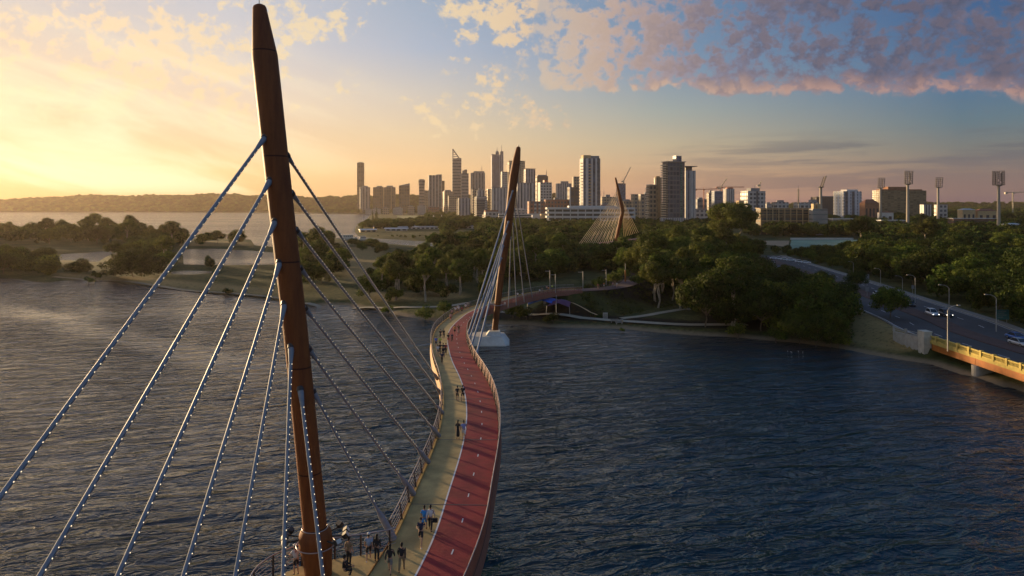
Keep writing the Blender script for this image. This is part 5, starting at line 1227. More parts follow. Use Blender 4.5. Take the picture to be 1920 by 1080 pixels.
sheet('park_lawn', lp, 2.4, MAT['lawn'], 'mown lawn before the city towers')
# ---- boats
MAT['hullw'] = simple('white_hull', (.62, .58, .50), .4, var=.05)
def boat(label, x, y, L, rz, cabin=True, name='ferry_boat'):
    p = G(x, y, .1); o = empty(name, (p.x, p.y, -.1), rz, label, 'boat', 'boats moored at the peninsula')
    pm = MB(); W_ = L * .26; st = []
    for t in (0, .25, .5, .75, .92, 1): 
        w_ = W_ / 2 * (1 - max(0, (t - .5) * 2) ** 2 * .97); st.append((-L / 2 + L * t, w_))
    vs = []; 
    for z_, f in ((0, .75), (L * .11, 1)):
        vs += [(x_, -w_ * f, z_) for x_, w_ in st] + [(x_, w_ * f, z_) for x_, w_ in reversed(st)]
    n = 2 * len(st); pm.add(vs, [(i, (i + 1) % n, n + (i + 1) % n, n + i) for i in range(n)] + [tuple(range(n, 2 * n))]); pm.build('hull', MAT['hullw'], o)
    if cabin:
        z = L * .11; pm = MB(); pm.box(-L * .4, L * .22, -W_ * .4, W_ * .4, z + .01, z + 2.2); pm.box(-L * .42, L * .26, -W_ * .44, W_ * .44, z + 2.21, z + 2.4); c_ = pm.build('cabin', MAT['hullw'], o)
        for k in range(5):
            x_ = -L * .36 + L * .13 * k; 
            for s in (-1, 1):
                wm_ = MB(); wm_.box(x_, x_ + L * .09, s * W_ * .4 - .03, s * W_ * .4 + .03, z + .9, z + 1.7); wm_.build('window', MAT['glassdark'], c_)
boat('white ferry moored off the peninsula point', 655, 448, 14, R(8))
boat('small white cruiser by the gold-lit waterside building', 682, 449, 8, R(14), True, 'cabin_cruiser')
# ---------------------------------------------------------------- teal court and strip
ct = [tuple(G(x, y, 1.9)[:2]) for x, y in ((1484, 450), (1608, 450), (1602, 457), (1592, 464), (1480, 467))]
gzc = max(ground_z(x, y) for x, y in ct) + .25
pm = MB(); pm.prism([(x, y) for x, y in ct], gzc - 1.2, gzc); co = pm.build('sports_court', MAT['teal']); tag(co, 'pale teal sports court between dark trees', 'court')
MAT['sand'] = simple('dry_earth', (.28, .21, .13), .95, var=.2, scale=.2)
sheet('bare_ground', [tuple(G(x, y, 1.9)[:2]) for x, y in ((1420, 451), (1480, 451), (1478, 461), (1440, 463))], gzc - .3, MAT['sand'], 'dry pale ground beside the teal court')
def fence(label, pts, h, n, mat, name='fence', board=True):
    o = empty(name, (0, 0, 0), 0, label, 'fence')
    for a_, b_ in zip(pts[:-1], pts[1:]):
        a_ = Vector(a_); b_ = Vector(b_); pm = MB(); d_ = (b_ - a_).normalized(); nn = Vector((d_.y, -d_.x, 0)) * .04
        if board: pm.add([a_ - nn, a_ + nn, b_ + nn, b_ - nn] + [v + Vector((0, 0, h)) for v in (a_ - nn, a_ + nn, b_ + nn, b_ - nn)], [(0, 1, 5, 4), (1, 2, 6, 5), (2, 3, 7, 6), (3, 0, 4, 7), (4, 5, 6, 7)]); pm.build('panel', mat, o)
        else:
            for f in (.5, 1): pm.tube([a_ + Vector((0, 0, h * f)), b_ + Vector((0, 0, h * f))], .03, 5)
            pm.build('rail', mat, o)
        for k in range(n):
            p = a_.lerp(b_, k / n); q = MB(); q.tube([p, p + Vector((0, 0, h * 1.05))], .05, 5); q.build('post', mat, o)
fence('white perimeter fence at the far side of the teal court', [(*G(1482, 449.5, 1.9)[:2], gzc - .1), (*G(1600, 449.5, 1.9)[:2], gzc - .1)], 1.6, 12, MAT['white'])
# ---------------------------------------------------------------- road, kerbs, markings
MAT['asphalt'] = simple('asphalt', (.036, .038, .046), .85, var=.2, scale=.4, bump=.2)
MAT['median'] = simple('red_brown_median', (.07, .035, .03), .9, var=.25, scale=.5)
MAT['kerb'] = simple('kerb_concrete', (.26, .24, .21), .85, var=.15)
RL = catmull([(x, y, z) for x, y, z in ROAD], 3.0)
def rstrip(name, o0, o1, dz, mat, label, y0=60, y1=999, thick=0, parent=None):
    pts = [p for p in RL if y0 <= p.y <= y1]; A = []; B = []
    for i, p in enumerate(pts):
        d_ = (pts[min(i + 1, len(pts) - 1)] - pts[max(i - 1, 0)]); d_.z = 0; d_.normalize(); n_ = Vector((d_.y, -d_.x, 0))
        A.append(p + n_ * o0 + Vector((0, 0, dz))); B.append(p + n_ * o1 + Vector((0, 0, dz)))
    n = len(pts); pm = MB(); pm.add(A + B, [(i, n + i, n + i + 1, i + 1) for i in range(n - 1)])
    if thick:
        C_ = [v - Vector((0, 0, thick)) for v in A]; D_ = [v - Vector((0, 0, thick)) for v in B]
        pm.add(A + C_, [(i, i + 1, n + i + 1, n + i) for i in range(n - 1)]); pm.add(B + D_, [(i, n + i, n + i + 1, i + 1) for i in range(n - 1)])
    o = pm.build(name, mat, parent); 
    if parent is None: tag(o, label, kind='structure')
    return o
rstrip('road', -12, 12, .06, MAT['asphalt'], 'dark dual carriageway running away from the road bridge')
rstrip('road_median', -2.6, 2.2, .19, MAT['median'], 'red-brown paved strip between the carriageways', thick=.15)
rstrip('kerb', 12, 12.35, .2, MAT['kerb'], 'pale kerb on the far side of the road', thick=.3)
rstrip('kerb', -12.35, -12, .2, MAT['kerb'], 'pale kerb on the near side of the road', 139, thick=.3)
rstrip('footway', 12.35, 14.6, .16, simple('grey_footway', (.16, .15, .14), .9, var=.15), 'grey footway beside the far kerb')
def dashes(off, y0, y1, gap, L):
    pts = [p for p in RL if y0 <= p.y <= y1]; run = 0; pm = MB()
    for a_, b_ in zip(pts[:-1], pts[1:]):
        d_ = (b_ - a_); l_ = d_.length; d_.normalize(); n_ = Vector((d_.y, -d_.x, 0)); run -= l_
        if run <= 0:
            p = a_ + n_ * off + Vector((0, 0, .066)); q = p + d_ * L; pm.add([p - n_ * .08, p + n_ * .08, q + n_ * .08, q - n_ * .08], [(0, 1, 2, 3)]); run = gap
    return pm
pm = MB()
for off in (-7.2, 7.0):
    d_ = dashes(off, 62, 400, 9, 3); pm.add(d_.v, d_.f)
o = pm.build('lane_markings', MAT['line']); tag(o, 'white broken lane lines on the asphalt', kind='structure')
rstrip('edge_marking', -11.6, -11.45, .066, MAT['line'], 'thin white edge line along the bridge side of the road')
rstrip('edge_marking', 11.4, 11.55, .066, MAT['line'], 'thin white edge line along the far kerb')
# slip road (bluish) left of the road behind the knoll
# ---------------------------------------------------------------- road bridge: parapet, girder, piers
MAT['orange'] = simple('orange_painted_girder', (.36, .115, .012), .6, var=.18, scale=.8)
MAT['parapet'] = simple('buff_concrete_parapet', (.44, .34, .09), .85, var=.15, scale=1.5, bump=.3)
MAT['recess'] = simple('shadowed_recess_concrete', (.14, .12, .08), .9, var=.1)
rbx = 97.5 - 12.6
rbr = empty('road_bridge', (rbx, 138, 0), 0, 'low road bridge with buff concrete parapet on an orange girder', 'bridge')
def lb(name, mat, x0, x1, y0, y1, z0, z1, par=rbr):
    q = MB(); q.box(x0, x1, y0 - 138, y1 - 138, z0, z1); return q.build(name, mat, par)
lb('deck_slab', MAT['concrete'], .6, 25.5, 66, 139, 2.9, 3.6)
for k, (a_, b_) in enumerate(((60, 87), (87.1, 112.5), (112.6, 125.4), (125.5, 138.5))): lb('orange_girder', MAT['orange'], .25, .6, a_, b_, 2.05, 3.35)
lb('edge_beam', MAT['parapet'], 0, .7, 60, 139, 3.352, 3.85)
nb = 24; y0_ = 62; pitch = 3.25
for k in range(nb):
    y = y0_ + k * pitch
    if y > 138.5: break
    lb('parapet_post', MAT['parapet'], -.06, .5, y - .22, y + .22, 3.852, 5.12)
    pa = MB(); a_ = y + .22 - 138; b_ = y + pitch - .22 - 138
    pa.box(.05, .4, a_, b_, 3.851, 4.15); pa.box(.05, .4, a_, b_, 4.75, 4.95)
    nbar = 9
    for j in range(nbar):
        yy = a_ + (b_ - a_) * (j + .5) / nbar; pa.box(.16, .3, yy - .06, yy + .06, 4.15, 4.75)
    pa.build('parapet_panel', MAT['parapet'], rbr)
for y in (112.5, 125.5, 99, 87):
    q = MB(); x0, w_ = -.2, 1.1; pts = [(x0 + .9 + 1.0 * math.cos(t), y - 138 + .9 * math.sin(t)) for t in [math.pi * k / 8 + math.pi / 2 for k in range(9)]] + [(24, y - 138 - .9), (24, y - 138 + .9)]
    q.prism(pts, -.6, 2.04); q.build('pier', MAT['concrete'], rbr)
lb('bearing_block', MAT['concrete'], -.1, .24, 112.1, 113, 2.041, 2.9); lb('abutment_wall', MAT['concrete'], .8, 25, 138.6, 140, -.4, 3.5)
q = MB(); q.box(-1.25, .35, .6, 2.6, -.4, 5.55); q.box(-1.35, .45, .5, 2.7, 5.551, 5.75); q.build('end_pillar', simple('pale_pillar_concrete', (.46, .43, .37), .85, var=.15, scale=1.2), rbr)
q = MB(); q.add([(-1.1, 2.6, .2), (-1.1, 2.6, 4.3), (-2.6, 9.5, 4.2), (-2.6, 9.5, 2.3), (-.6, 2.6, .2), (-.6, 2.6, 4.3), (-2.1, 9.5, 4.2), (-2.1, 9.5, 2.3)], [(0, 1, 2, 3), (7, 6, 5, 4), (1, 5, 6, 2), (3, 2, 6, 7)]); q.build('wing_wall', MAT['concrete'], rbr)
for f in (0, .5, 1):
    q = MB(); x_ = -1.1 - 1.5 * f; y_ = 2.9 + 6.4 * f; q.box(x_, x_ + .4, y_, y_ + .35, 4.2, 5.3); q.build('parapet_post', MAT['concrete'], rbr)
for z_ in (4.6, 5.0):
    q = MB(); q.tube([(-.9, 3, z_), (-2.4, 9.4, z_)], .07, 5); q.build('hand_rail', MAT['concrete'], rbr)
# ---------------------------------------------------------------- street lamps
MAT['galv'] = simple('galvanised_pole', (.34, .33, .32), .5, .4, var=.1)
def lamp_proto():
    o = empty('street_lamp', (0, 0, 0)); q = MB(); q.tube([(0, 0, 0), (0, 0, 4), (0, 0, 9.0)], [.13, .11, .08], 8); q.build('pole', MAT['galv'], o)
    q = MB(); q.tube([(0, 0, 9.0), (.5, 0, 9.6), (1.3, 0, 9.95), (2.3, 0, 10.05)], [.07, .06, .055, .05], 6); q.build('arm', MAT['galv'], o)
    q = MB(); q.box(2.2, 2.95, -.14, .14, 9.98, 10.14); q.box(2.3, 2.9, -.1, .1, 9.95, 9.979, 1); q.build('lamp_head', [MAT['galv'], MAT['lampglass']], o); return o
LP = lamp_proto(); first = True
def lampat(x, y, z, rz, s, label):
    global first
    o = LP if first else copy_tree(LP); first = False
    o.location = (x, y, z); o.rotation_euler = (0, 0, rz); o.scale = (s, s, s); tag(o, label, 'street lamp', 'street lamps along the road')
p = G(1777, 640, 4.0); Yl = 128.8; lampat((1777 - 960) / FP * Yl, Yl, 3.85, R(6), .86, 'pale street lamp rising from the parapet of the road bridge')
for x, yb, yt, rz, lab in ((1779.5, 597, 532, 176, 'street lamp on the far kerb just behind the bridge parapet lamp'), (1868, 620, 549, 176, 'street lamp nearest the teal road sign'), (1716, 568, 514, 178, 'street lamp on the far kerb beyond the dark saloon'), (1651, 541, 502, 180, 'street lamp on the far kerb above the white saloon'),
                           (1600, 520, 489, 180, 'farthest street lamp with a bright head among the trees'), (1692, 560, 516, 176, 'thin street lamp between two others on the far kerb')):
    g_ = G(x, yb, 4.0); z_ = ground_z(g_.x, g_.y); hh = (yb - yt) / FP * g_.y; lampat(g_.x, g_.y, z_ - .1, R(rz), hh / 10.0, lab)
def plamp(x, yb, yt, z, label, arm=-1):
    g_ = G(x, yb, z); hh = (yb - yt) / FP * g_.y; o = empty('path_lamp', (g_.x, g_.y, z - .1), 0, label, 'path lamp', 'square-armed lamps along the approach path')
    q = MB(); q.tube([(0, 0, 0), (0, 0, hh)], .085, 8); q.build('pole', MAT['galv'], o)
    if arm: q = MB(); q.box(min(0, arm * 1.3), max(0, arm * 1.3), -.06, .06, hh - .3, hh - .2); q.build('lamp_arm', MAT['galv'], o)
plamp(1031, 546, 506, 7.2, 'slim path lamp left of the lower pathway lamp'); plamp(1041.5, 549, 513, 7.1, 'path lamp pole standing above the blue canopy')
plamp(1043, 592, 553, 1.7, 'pale pole on the lower pathway beside the canopies', 0); plamp(1093, 541, 508, 7.6, 'square-armed path lamp in the middle of the approach')
plamp(1136.5, 534, 504.5, 7.8, 'square-armed path lamp farther along the approach'); plamp(956, 556, 520, 6.9, 'slim pole just right of the far mast', 0)
g_ = G(1172.5, 529, 6.5); o = empty('marker_pole', (g_.x, g_.y, 6), 0, 'rust-orange marker pole at the top of the approach path', 'pole'); q = MB(); q.tube([(0, 0, 0), (0, 0, 4.4)], [.28, .2], 8); q.build('shaft', MAT['orange'], o); q = MB(); q.tube([(0, 0, 4.4), (0, 0, 6.5)], [.1, .08], 6); q.build('finial', MAT['galv'], o)
# ---------------------------------------------------------------- road signs
MAT['tealsign'] = simple('teal_sign_face', (.035, .15, .17), .5, var=.05)
MAT['signback'] = simple('grey_sign_back', (.22, .22, .23), .6, .3, var=.08)
def sign(label, x, yb, w_, h_, zc, mat, rz=0, posts=(0,)):
    g_ = G(x, yb, 3.9); z_ = ground_z(g_.x, g_.y); o = empty('road_sign', (g_.x, g_.y, z_ - .1), rz, label, 'road sign', None)
    q = MB(); q.box(-w_ / 2, w_ / 2, -.04, 0, zc, zc + h_); q.build('sign_face', mat, o)
    for p_ in posts: q = MB(); q.tube([(p_, .06, 0), (p_, .06, zc + h_)], .05, 6); q.build('post', MAT['galv'], o)
    return o, w_, h_, zc
o, w_, h_, zc = sign('large teal direction sign beside the far kerb', 1880, 604, 3.0, 2.3, .9, MAT['tealsign'], 0, (-1, 1))
for k, (l_, z_) in enumerate(((2.0, 1.9), (1.6, 1.45), (2.1, 1.0), (1.3, .5))):
    q = MB(); q.box(-w_ / 2 + .3, -w_ / 2 + .3 + l_, -.05, -.041, zc + z_, zc + z_ + .1); q.build('sign_line', MAT['galv'], o)
sign('grey-backed sign on a post above the white saloon', 1626, 536, 1.3, 1.5, 2.6, MAT['signback']); sign('small sign at the near kerb left of the white saloon', 1626, 557, 1.1, 1.2, 1.8, MAT['signback'])
sign('tall narrow sign at the far kerb behind the dark saloon', 1711.5, 553, .8, 1.1, 2.0, MAT['signback'])
# ---------------------------------------------------------------- cars
def paint(n, c): 
    m = simple(n, c, .28, .25, var=.03); return m
PAINTS = {'white': paint('white_car_paint', (.62, .63, .66)), 'dark': paint('dark_car_paint', (.028, .032, .045)), 'blue': paint('blue_car_paint', (.02, .10, .36)), 'silver': paint('silver_car_paint', (.42, .44, .48)), 'grey': paint('grey_car_paint', (.14, .15, .17))}
MAT['tyre'] = simple('tyre_rubber', (.018, .018, .018), .9, var=.1); MAT['rim'] = simple('alloy_rim', (.35, .35, .36), .4, .6, var=.1)
MAT['headlamp'] = simple('headlamp_lit', (.8, .8, .8), .2, emit=(1.0, .93, .80), es=3.0); MAT['headoff'] = simple('headlamp_glass', (.5, .5, .52), .15); MAT['tail'] = simple('red_tail_lamp', (.35, .02, .02), .3)
def car(label, x, y, rz, colr, suv=False, lit=False):
    g_ = G(x, y, 4.1); o = empty('car', (g_.x, g_.y, path_height(np.array([g_.x]), np.array([g_.y]), ROAD)[1][0] + .07), rz, label, 'car', 'cars on the road')
    L = 4.6; W = 1.82; top = 1.72 if suv else 1.46; bz = .95 if suv else .86
    sec = [(-2.3, .42, .72, .80), (-2.15, .3, .84, .86), (-1.2, .28, bz, .91), (0, .28, bz, .91), (1.1, .28, bz, .91), (2.0, .3, bz - .16, .86), (2.28, .42, .62, .74)]
    q = MB(); vs = []
    for x_, z0, z1, hw in sec: vs += [(x_, -hw, z0), (x_, -hw, (z0 + z1) / 2 + .05), (x_, -hw * .93, z1), (x_, hw * .93, z1), (x_, hw, (z0 + z1) / 2 + .05), (x_, hw, z0)]
    n = 6; fs = [(k * n + j, k * n + (j + 1) % n, (k + 1) * n + (j + 1) % n, (k + 1) * n + j) for k in range(len(sec) - 1) for j in range(n)] + [tuple(range(n)), tuple(reversed([(len(sec) - 1) * n + j for j in range(n)]))]
    q.add(vs, fs, 0, True)
    cs = [(-2.05 if suv else -1.75, bz - .02, .80), (-1.65 if suv else -1.05, top, .64), (.2, top, .64), (1.15, bz - .02, .80)]
    vs = [(x_, s * hw, z_) for x_, z_, hw in cs for s in (-1, 1)]
    q.add(vs, [(2, 3, 5, 4), (0, 2, 4, 6), (1, 7, 5, 3), (0, 1, 3, 2), (4, 5, 7, 6)], 0); q.build('body', PAINTS[colr], o)
    def quad(name, pts, mat): 
        m_ = MB(); m_.add(pts, [tuple(range(len(pts)))]); m_.build(name, mat, o)
    e = .012
    lerp = lambda a_, b_, t: tuple(a_[i] + (b_[i] - a_[i]) * t for i in range(3))
    V_ = vs
    def inset(idx, nrm, a=.1):
        c_ = [sum(V_[i][k] for i in idx) / len(idx) for k in range(3)]; return [tuple(lerp(V_[i], c_, a)[k] + nrm[k] * e for k in range(3)) for i in idx]
    quad('windscreen', inset((4, 5, 7, 6), (.6, 0, .8)), MAT['glassdark']); quad('rear_window', inset((0, 1, 3, 2), (-.7, 0, .7)), MAT['glassdark'])
    quad('side_window', inset((0, 2, 4, 6), (0, -1, .3)), MAT['glassdark']); quad('side_window', inset((1, 7, 5, 3), (0, 1, .3)), MAT['glassdark'])
    for x_ in (-1.38, 1.38):
        for s in (-1, 1):
            q = MB(); q.tube([(x_, s * .70, .33), (x_, s * .93, .33)], .33, 14); wh = q.build('wheel', MAT['tyre'], o); q = MB(); q.tube([(x_, s * .931, .33), (x_, s * .945, .33)], .2, 10); q.build('rim', MAT['rim'], wh)
    for s in (-1, 1):
        q = MB(); q.ell((2.2, s * .62, .62), (.10, .15, .08), 8, 5); q.build('headlight', MAT['headlamp'] if lit else MAT['headoff'], o)
        q = MB(); q.box(-2.31, -2.2, s * .6 - .15, s * .6 + .15, .66, .80); q.build('tail_light', MAT['tail'], o)
        q = MB(); q.box(.85, 1.0, s * .95 - .08, s * .95 + .08, bz - .02, bz + .12); q.build('mirror', PAINTS[colr], o)
    return o
car('white hatchback farther along the road by the low sign', 1646, 555, R(-103), 'white', False)
car('dark saloon crossing between two street lamps', 1706, 573, R(-104), 'dark')
car('white station wagon with headlights on beside the dark one', 1748, 591, R(-100), 'white', True, True)
car('dark off-roader with headlights just right of the white wagon', 1773, 592, R(-99), 'dark', True, True)
car('bright blue car at the picture edge behind the silver one', 1906, 634, R(-91), 'blue')
car('silver saloon at the picture edge nearest the bridge', 1912, 645, R(-91), 'silver', False)
car('distant dark car with glaring headlights on the road bend', 1582, 536, R(-105), 'dark', False, True)
car('farthest car with headlights where the road leaves the trees', 1449, 493, R(-115), 'grey', False, True)
pkl = 'cars parked by the sports ground'
for k, (x, y) in enumerate(((1452, 483), (1462, 484), (1472, 485.5), (1483, 487), (1500, 490), (1511, 491))):
    g_ = G(x, y, 3.4); c_ = car(['leftmost', 'second from left', 'third from left', 'fourth from left', 'fifth from left', 'rightmost'][k] + ' of the white cars parked beyond the far carriageway', x, y, R(-20), 'white'); c_['group'] = pkl
    c_.location.z = max(ground_z(g_.x, g_.y), 1) + .05
# ---------------------------------------------------------------- lower path, canopies, seats
MAT['lowpath'] = simple('pale_path_concrete', (.30, .27, .21), .9, var=.15, scale=.4)
def ribbon(name, pts, w_, mat, label, lift=.10):
    ps = catmull([(*G(x, y, 1.6)[:2], 0) for x, y in pts], 1.5); A = []; B = []
    for i, p in enumerate(ps):
        d_ = (ps[min(i + 1, len(ps) - 1)] - ps[max(i - 1, 0)]).normalized(); n_ = Vector((d_.y, -d_.x, 0)) * w_ / 2
        a_ = p + n_; b_ = p - n_; hz = max(ground_z(a_.x, a_.y), ground_z(b_.x, b_.y), ground_z(p.x, p.y)) + lift; A.append((a_.x, a_.y, hz)); B.append((b_.x, b_.y, hz))
    n = len(ps); q = MB(); q.add(A + B, [(i, i + 1, n + i + 1, n + i) for i in range(n - 1)]); o = q.build(name, mat); tag(o, label, kind='structure')
ribbon('shore_path', [(940, 583), (985, 587), (1040, 591), (1090, 594), (1140, 597.5), (1190, 600.5), (1240, 604), (1290, 606.5), (1340, 607), (1400, 607)], 3.2, MAT['lowpath'], 'pale concrete path along the river bank')
ribbon('shore_path', [(1165, 595), (1210, 591), (1250, 585), (1285, 579), (1310, 573)], 2.4, MAT['lowpath'], 'curving pale path that forks up into the trees')
ribbon('shore_path', [(560, 563), (620, 566), (680, 569), (730, 572), (790, 574), (840, 573), (880, 568)], 2.6, MAT['lowpath'], 'grey path along the left bank below the grove')
ribbon('shore_path', [(100, 517), (160, 518), (230, 522), (300, 531), (370, 539), (440, 545), (500, 551), (560, 558)], 2.6, MAT['sand'], 'sandy track along the island shore')
ribbon('low_wall', [(1030, 585.5), (1065, 586), (1095, 589), (1120, 592)], .6, MAT['gold'], 'low yellowish wall edge beside the lower pathway', .55)
MAT['sailblue'] = simple('blue_shade_cloth', (.02, .12, .60), .7, var=.12, scale=.8); MAT['sailpurple'] = simple('maroon_shade_cloth', (.10, .03, .10), .7, var=.12, scale=.8)
def sail(label, cx, cy, rx, mat, n=5, z0=3.0, zt=5.2, rz=0):
    g_ = G(cx, cy, 4.0); gz_ = 1.6; o = empty('shade_canopy', (g_.x, g_.y, gz_), rz, label, 'shade canopy', 'shade canopies under the bridge approach')
    q = MB(); vs = [(0, 0, zt)]; m_ = n * 2
    for k in range(m_):
        a_ = 2 * math.pi * k / m_; r_ = rx if k % 2 == 0 else rx * .62; vs.append((r_ * math.cos(a_), r_ * math.sin(a_) * .9, z0 if k % 2 == 0 else z0 + 1.0))
    for k in range(m_): a_ = 2 * math.pi * k / m_; r_ = rx * .35; vs.append((r_ * math.cos(a_), r_ * math.sin(a_) * .9, z0 + 1.35))
    q.add(vs, [(1 + k, 1 + (k + 1) % m_, 1 + m_ + (k + 1) % m_, 1 + m_ + k) for k in range(m_)] + [(1 + m_ + k, 1 + m_ + (k + 1) % m_, 0) for k in range(m_)]); q.build('canopy_cloth', mat, o)
    for k in range(0, m_, 2):
        a_ = 2 * math.pi * k / m_; q = MB(); q.tube([(rx * 1.05 * math.cos(a_), rx * .95 * math.sin(a_), 0), (rx * math.cos(a_), rx * .9 * math.sin(a_), z0 + .2)], .08, 6); q.build('canopy_pole', MAT['galv'], o)
    return o
sail('star-shaped bright blue shade canopy below the bridge approach', 1016, 568, 6.6, MAT['sailblue'], 5, 2.6, 5.0, .3)
sail('maroon shade canopy right of the blue one', 1052, 571, 4.6, MAT['sailpurple'], 4, 2.2, 3.9, .5)
g_ = G(1021, 582, 1.8); o = empty('display_board', (g_.x, g_.y, ground_z(g_.x, g_.y)), 0, 'small white board under the blue canopy', 'board'); q = MB(); q.box(-.35, .35, -.05, .05, .5, 1.7); q.build('panel', MAT['white'], o); q = MB(); q.box(-.3, .3, -.15, .15, 0, .499); q.build('foot', MAT['plant'], o)
g_ = G(1135, 594, 1.7); o = empty('notice_frame', (g_.x, g_.y, ground_z(g_.x, g_.y)), 0, 'pale slatted frame standing beside the lower pathway', 'frame')
q = MB()
for k in range(5): q.box(-.6 + k * .27, -.5 + k * .27, -.05, .05, 0, 1.45)
q.build('slats', MAT['white'], o); q = MB(); q.box(-.65, .65, -.06, .06, 1.451, 1.55); q.build('top_rail', MAT['white'], o)
def bench(label, x, y, rz=0):
    g_ = G(x, y, 1.8); o = empty('bench', (g_.x, g_.y, ground_z(g_.x, g_.y) + .1), rz, label, 'bench', 'benches by the lower pathway')
    q = MB(); q.box(-1, 1, -.25, .25, .4, .47); q.build('seat', MAT['kerb'], o)
    for s in (-.8, .8): q = MB(); q.box(s - .06, s + .06, -.2, .2, 0, .399); q.build('leg', MAT['galv'], o)
    q = MB(); q.box(-1, 1, .26, .31, .5, .9); q.build('backrest', MAT['kerb'], o)
bench('grey bench beside the lower pathway junction', 1152, 599); bench('second grey bench nearer the yellow bin', 1161, 600.5, .4)
g_ = G(1166, 600, 1.7); o = empty('litter_bin', (g_.x, g_.y, ground_z(g_.x, g_.y)), 0, 'small yellow bin by the pathway fork', 'bin'); q = MB(); q.tube([(0, 0, 0), (0, 0, .9)], [.27, .32], 10); q.build('bin_body', MAT['gold'], o); q = MB(); q.tube([(0, 0, .901), (0, 0, 1.05)], [.34, .3], 10); q.build('lid', MAT['plant'], o)
# ---- shore shrubs
for k, (x, y, s, lab) in enumerate(((1034, 604, 1.25, 'round shrub standing in the shallows at the beach'), (1166, 615.5, .42, 'tiny shrub at the beach edge'), (966, 596, 1.7, 'dense shrub behind the pile cap of the far mast'), (985, 598, 1.2, 'lower shrub right of the dense one by the far mast'),
        (800, 594, 1.5, 'shrub overhanging the water left of the bridge bend'), (835, 589, 1.3, 'low shrub against the bridge rail at the left bank'), (726, 583, 1.1, 'dark shrub on the bank below the grove'), (180, 520, 1.3, 'small shrub at the island waterline'), (168, 527, 1.2, 'low shrub dipping into the water left of the track'),
        (425, 548, 1.0, 'small shrub beside the island track under the cables'), (1124, 575, 1.2, 'pale-leaved shrub low on the dark embankment'), (1150, 566, 1.6, 'bright green shrub on the dark embankment'), (1100, 552, 1.3, 'dark shrub high on the embankment'), (1130, 548, 1.2, 'shrub just below the approach path'),
        (1170, 551, 1.4, 'rounded shrub at the right of the embankment top'), (1200, 566, 1.5, 'broad shrub near the foot of the embankment'), (1080, 560, 1.2, 'low shrub behind the maroon canopy'), (1455, 634, 1.5, 'low shrub at the foot of the dark right-bank wood'), (1380, 627, 1.4, 'shrub under the dark wood left of centre shore'), (1575, 644, 1.4, 'shrub at the left foot of the grassy knoll'))):
    g_ = G(x, y, 1.0); place('shrub', g_.x, g_.y, s, lab, 'shrubs along the banks', 'shrub', z=max(ground_z(g_.x, g_.y), 0))
# embankment ground cover
pts2 = []
rq = random.Random(3)
for _ in range(900):
    i = rq.randrange(len(BANK) - 1); t = rq.random(); a_, b_ = BANK[i], BANK[i + 1]; x = a_[0] + (b_[0] - a_[0]) * t; y = a_[1] + (b_[1] - a_[1]) * t; d_ = Vector((b_[0] - a_[0], b_[1] - a_[1])).normalized()
    s_ = 1 if rq.random() < .8 else -1; w_ = rq.uniform(3.8, 16); x += d_.y * w_ * s_; y -= d_.x * w_ * s_
    if ground_z(x, y) > .8: pts2.append((x, y, rq.uniform(.25, .6)))
V = []; F = []
for x, y, s in pts2: cards(V, F, rq, (x, y, ground_z(x, y) + .15), (s * 1.3, s * 1.3, s), 26, .13)
me = bpy.data.meshes.new('ground_cover'); me.from_pydata([tuple(v) for v in V], [], F); me.materials.append(MAT['leafC']); o = bpy.data.objects.new('ground_cover', me); C.objects.link(o); tag(o, 'dark low planting on the bridge approach embankment', kind='stuff')
# ---- birds
def bird(label, p, s=1.0, group=None):
    o = empty('bird', p, random.uniform(0, 6), label, 'bird', group); o.scale = (s, s, s)
    q = MB(); q.tube([(-.22, 0, .02), (-.1, 0, .06), (.08, 0, .09), (.16, 0, .14), (.2, 0, .2), (.24, 0, .22), (.32, 0, .21)], [.015, .06, .075, .05, .035, .045, .008], 8); q.build('body', MAT['hullw'], o)
for k, x in enumerate((1477, 1484, 1497, 1505)): bird(['leftmost', 'second', 'third', 'rightmost'][k] + ' of four white birds on the dark water', G(x, 659.5 + (k % 2), 0) + Vector((0, 0, -.02)), .85, 'white birds on the water')
tp_ = P(972.3, 274.5, Y2); bird('gull just above the tip of the far mast', tp_ + Vector((0, 0, .03)), 1.5)
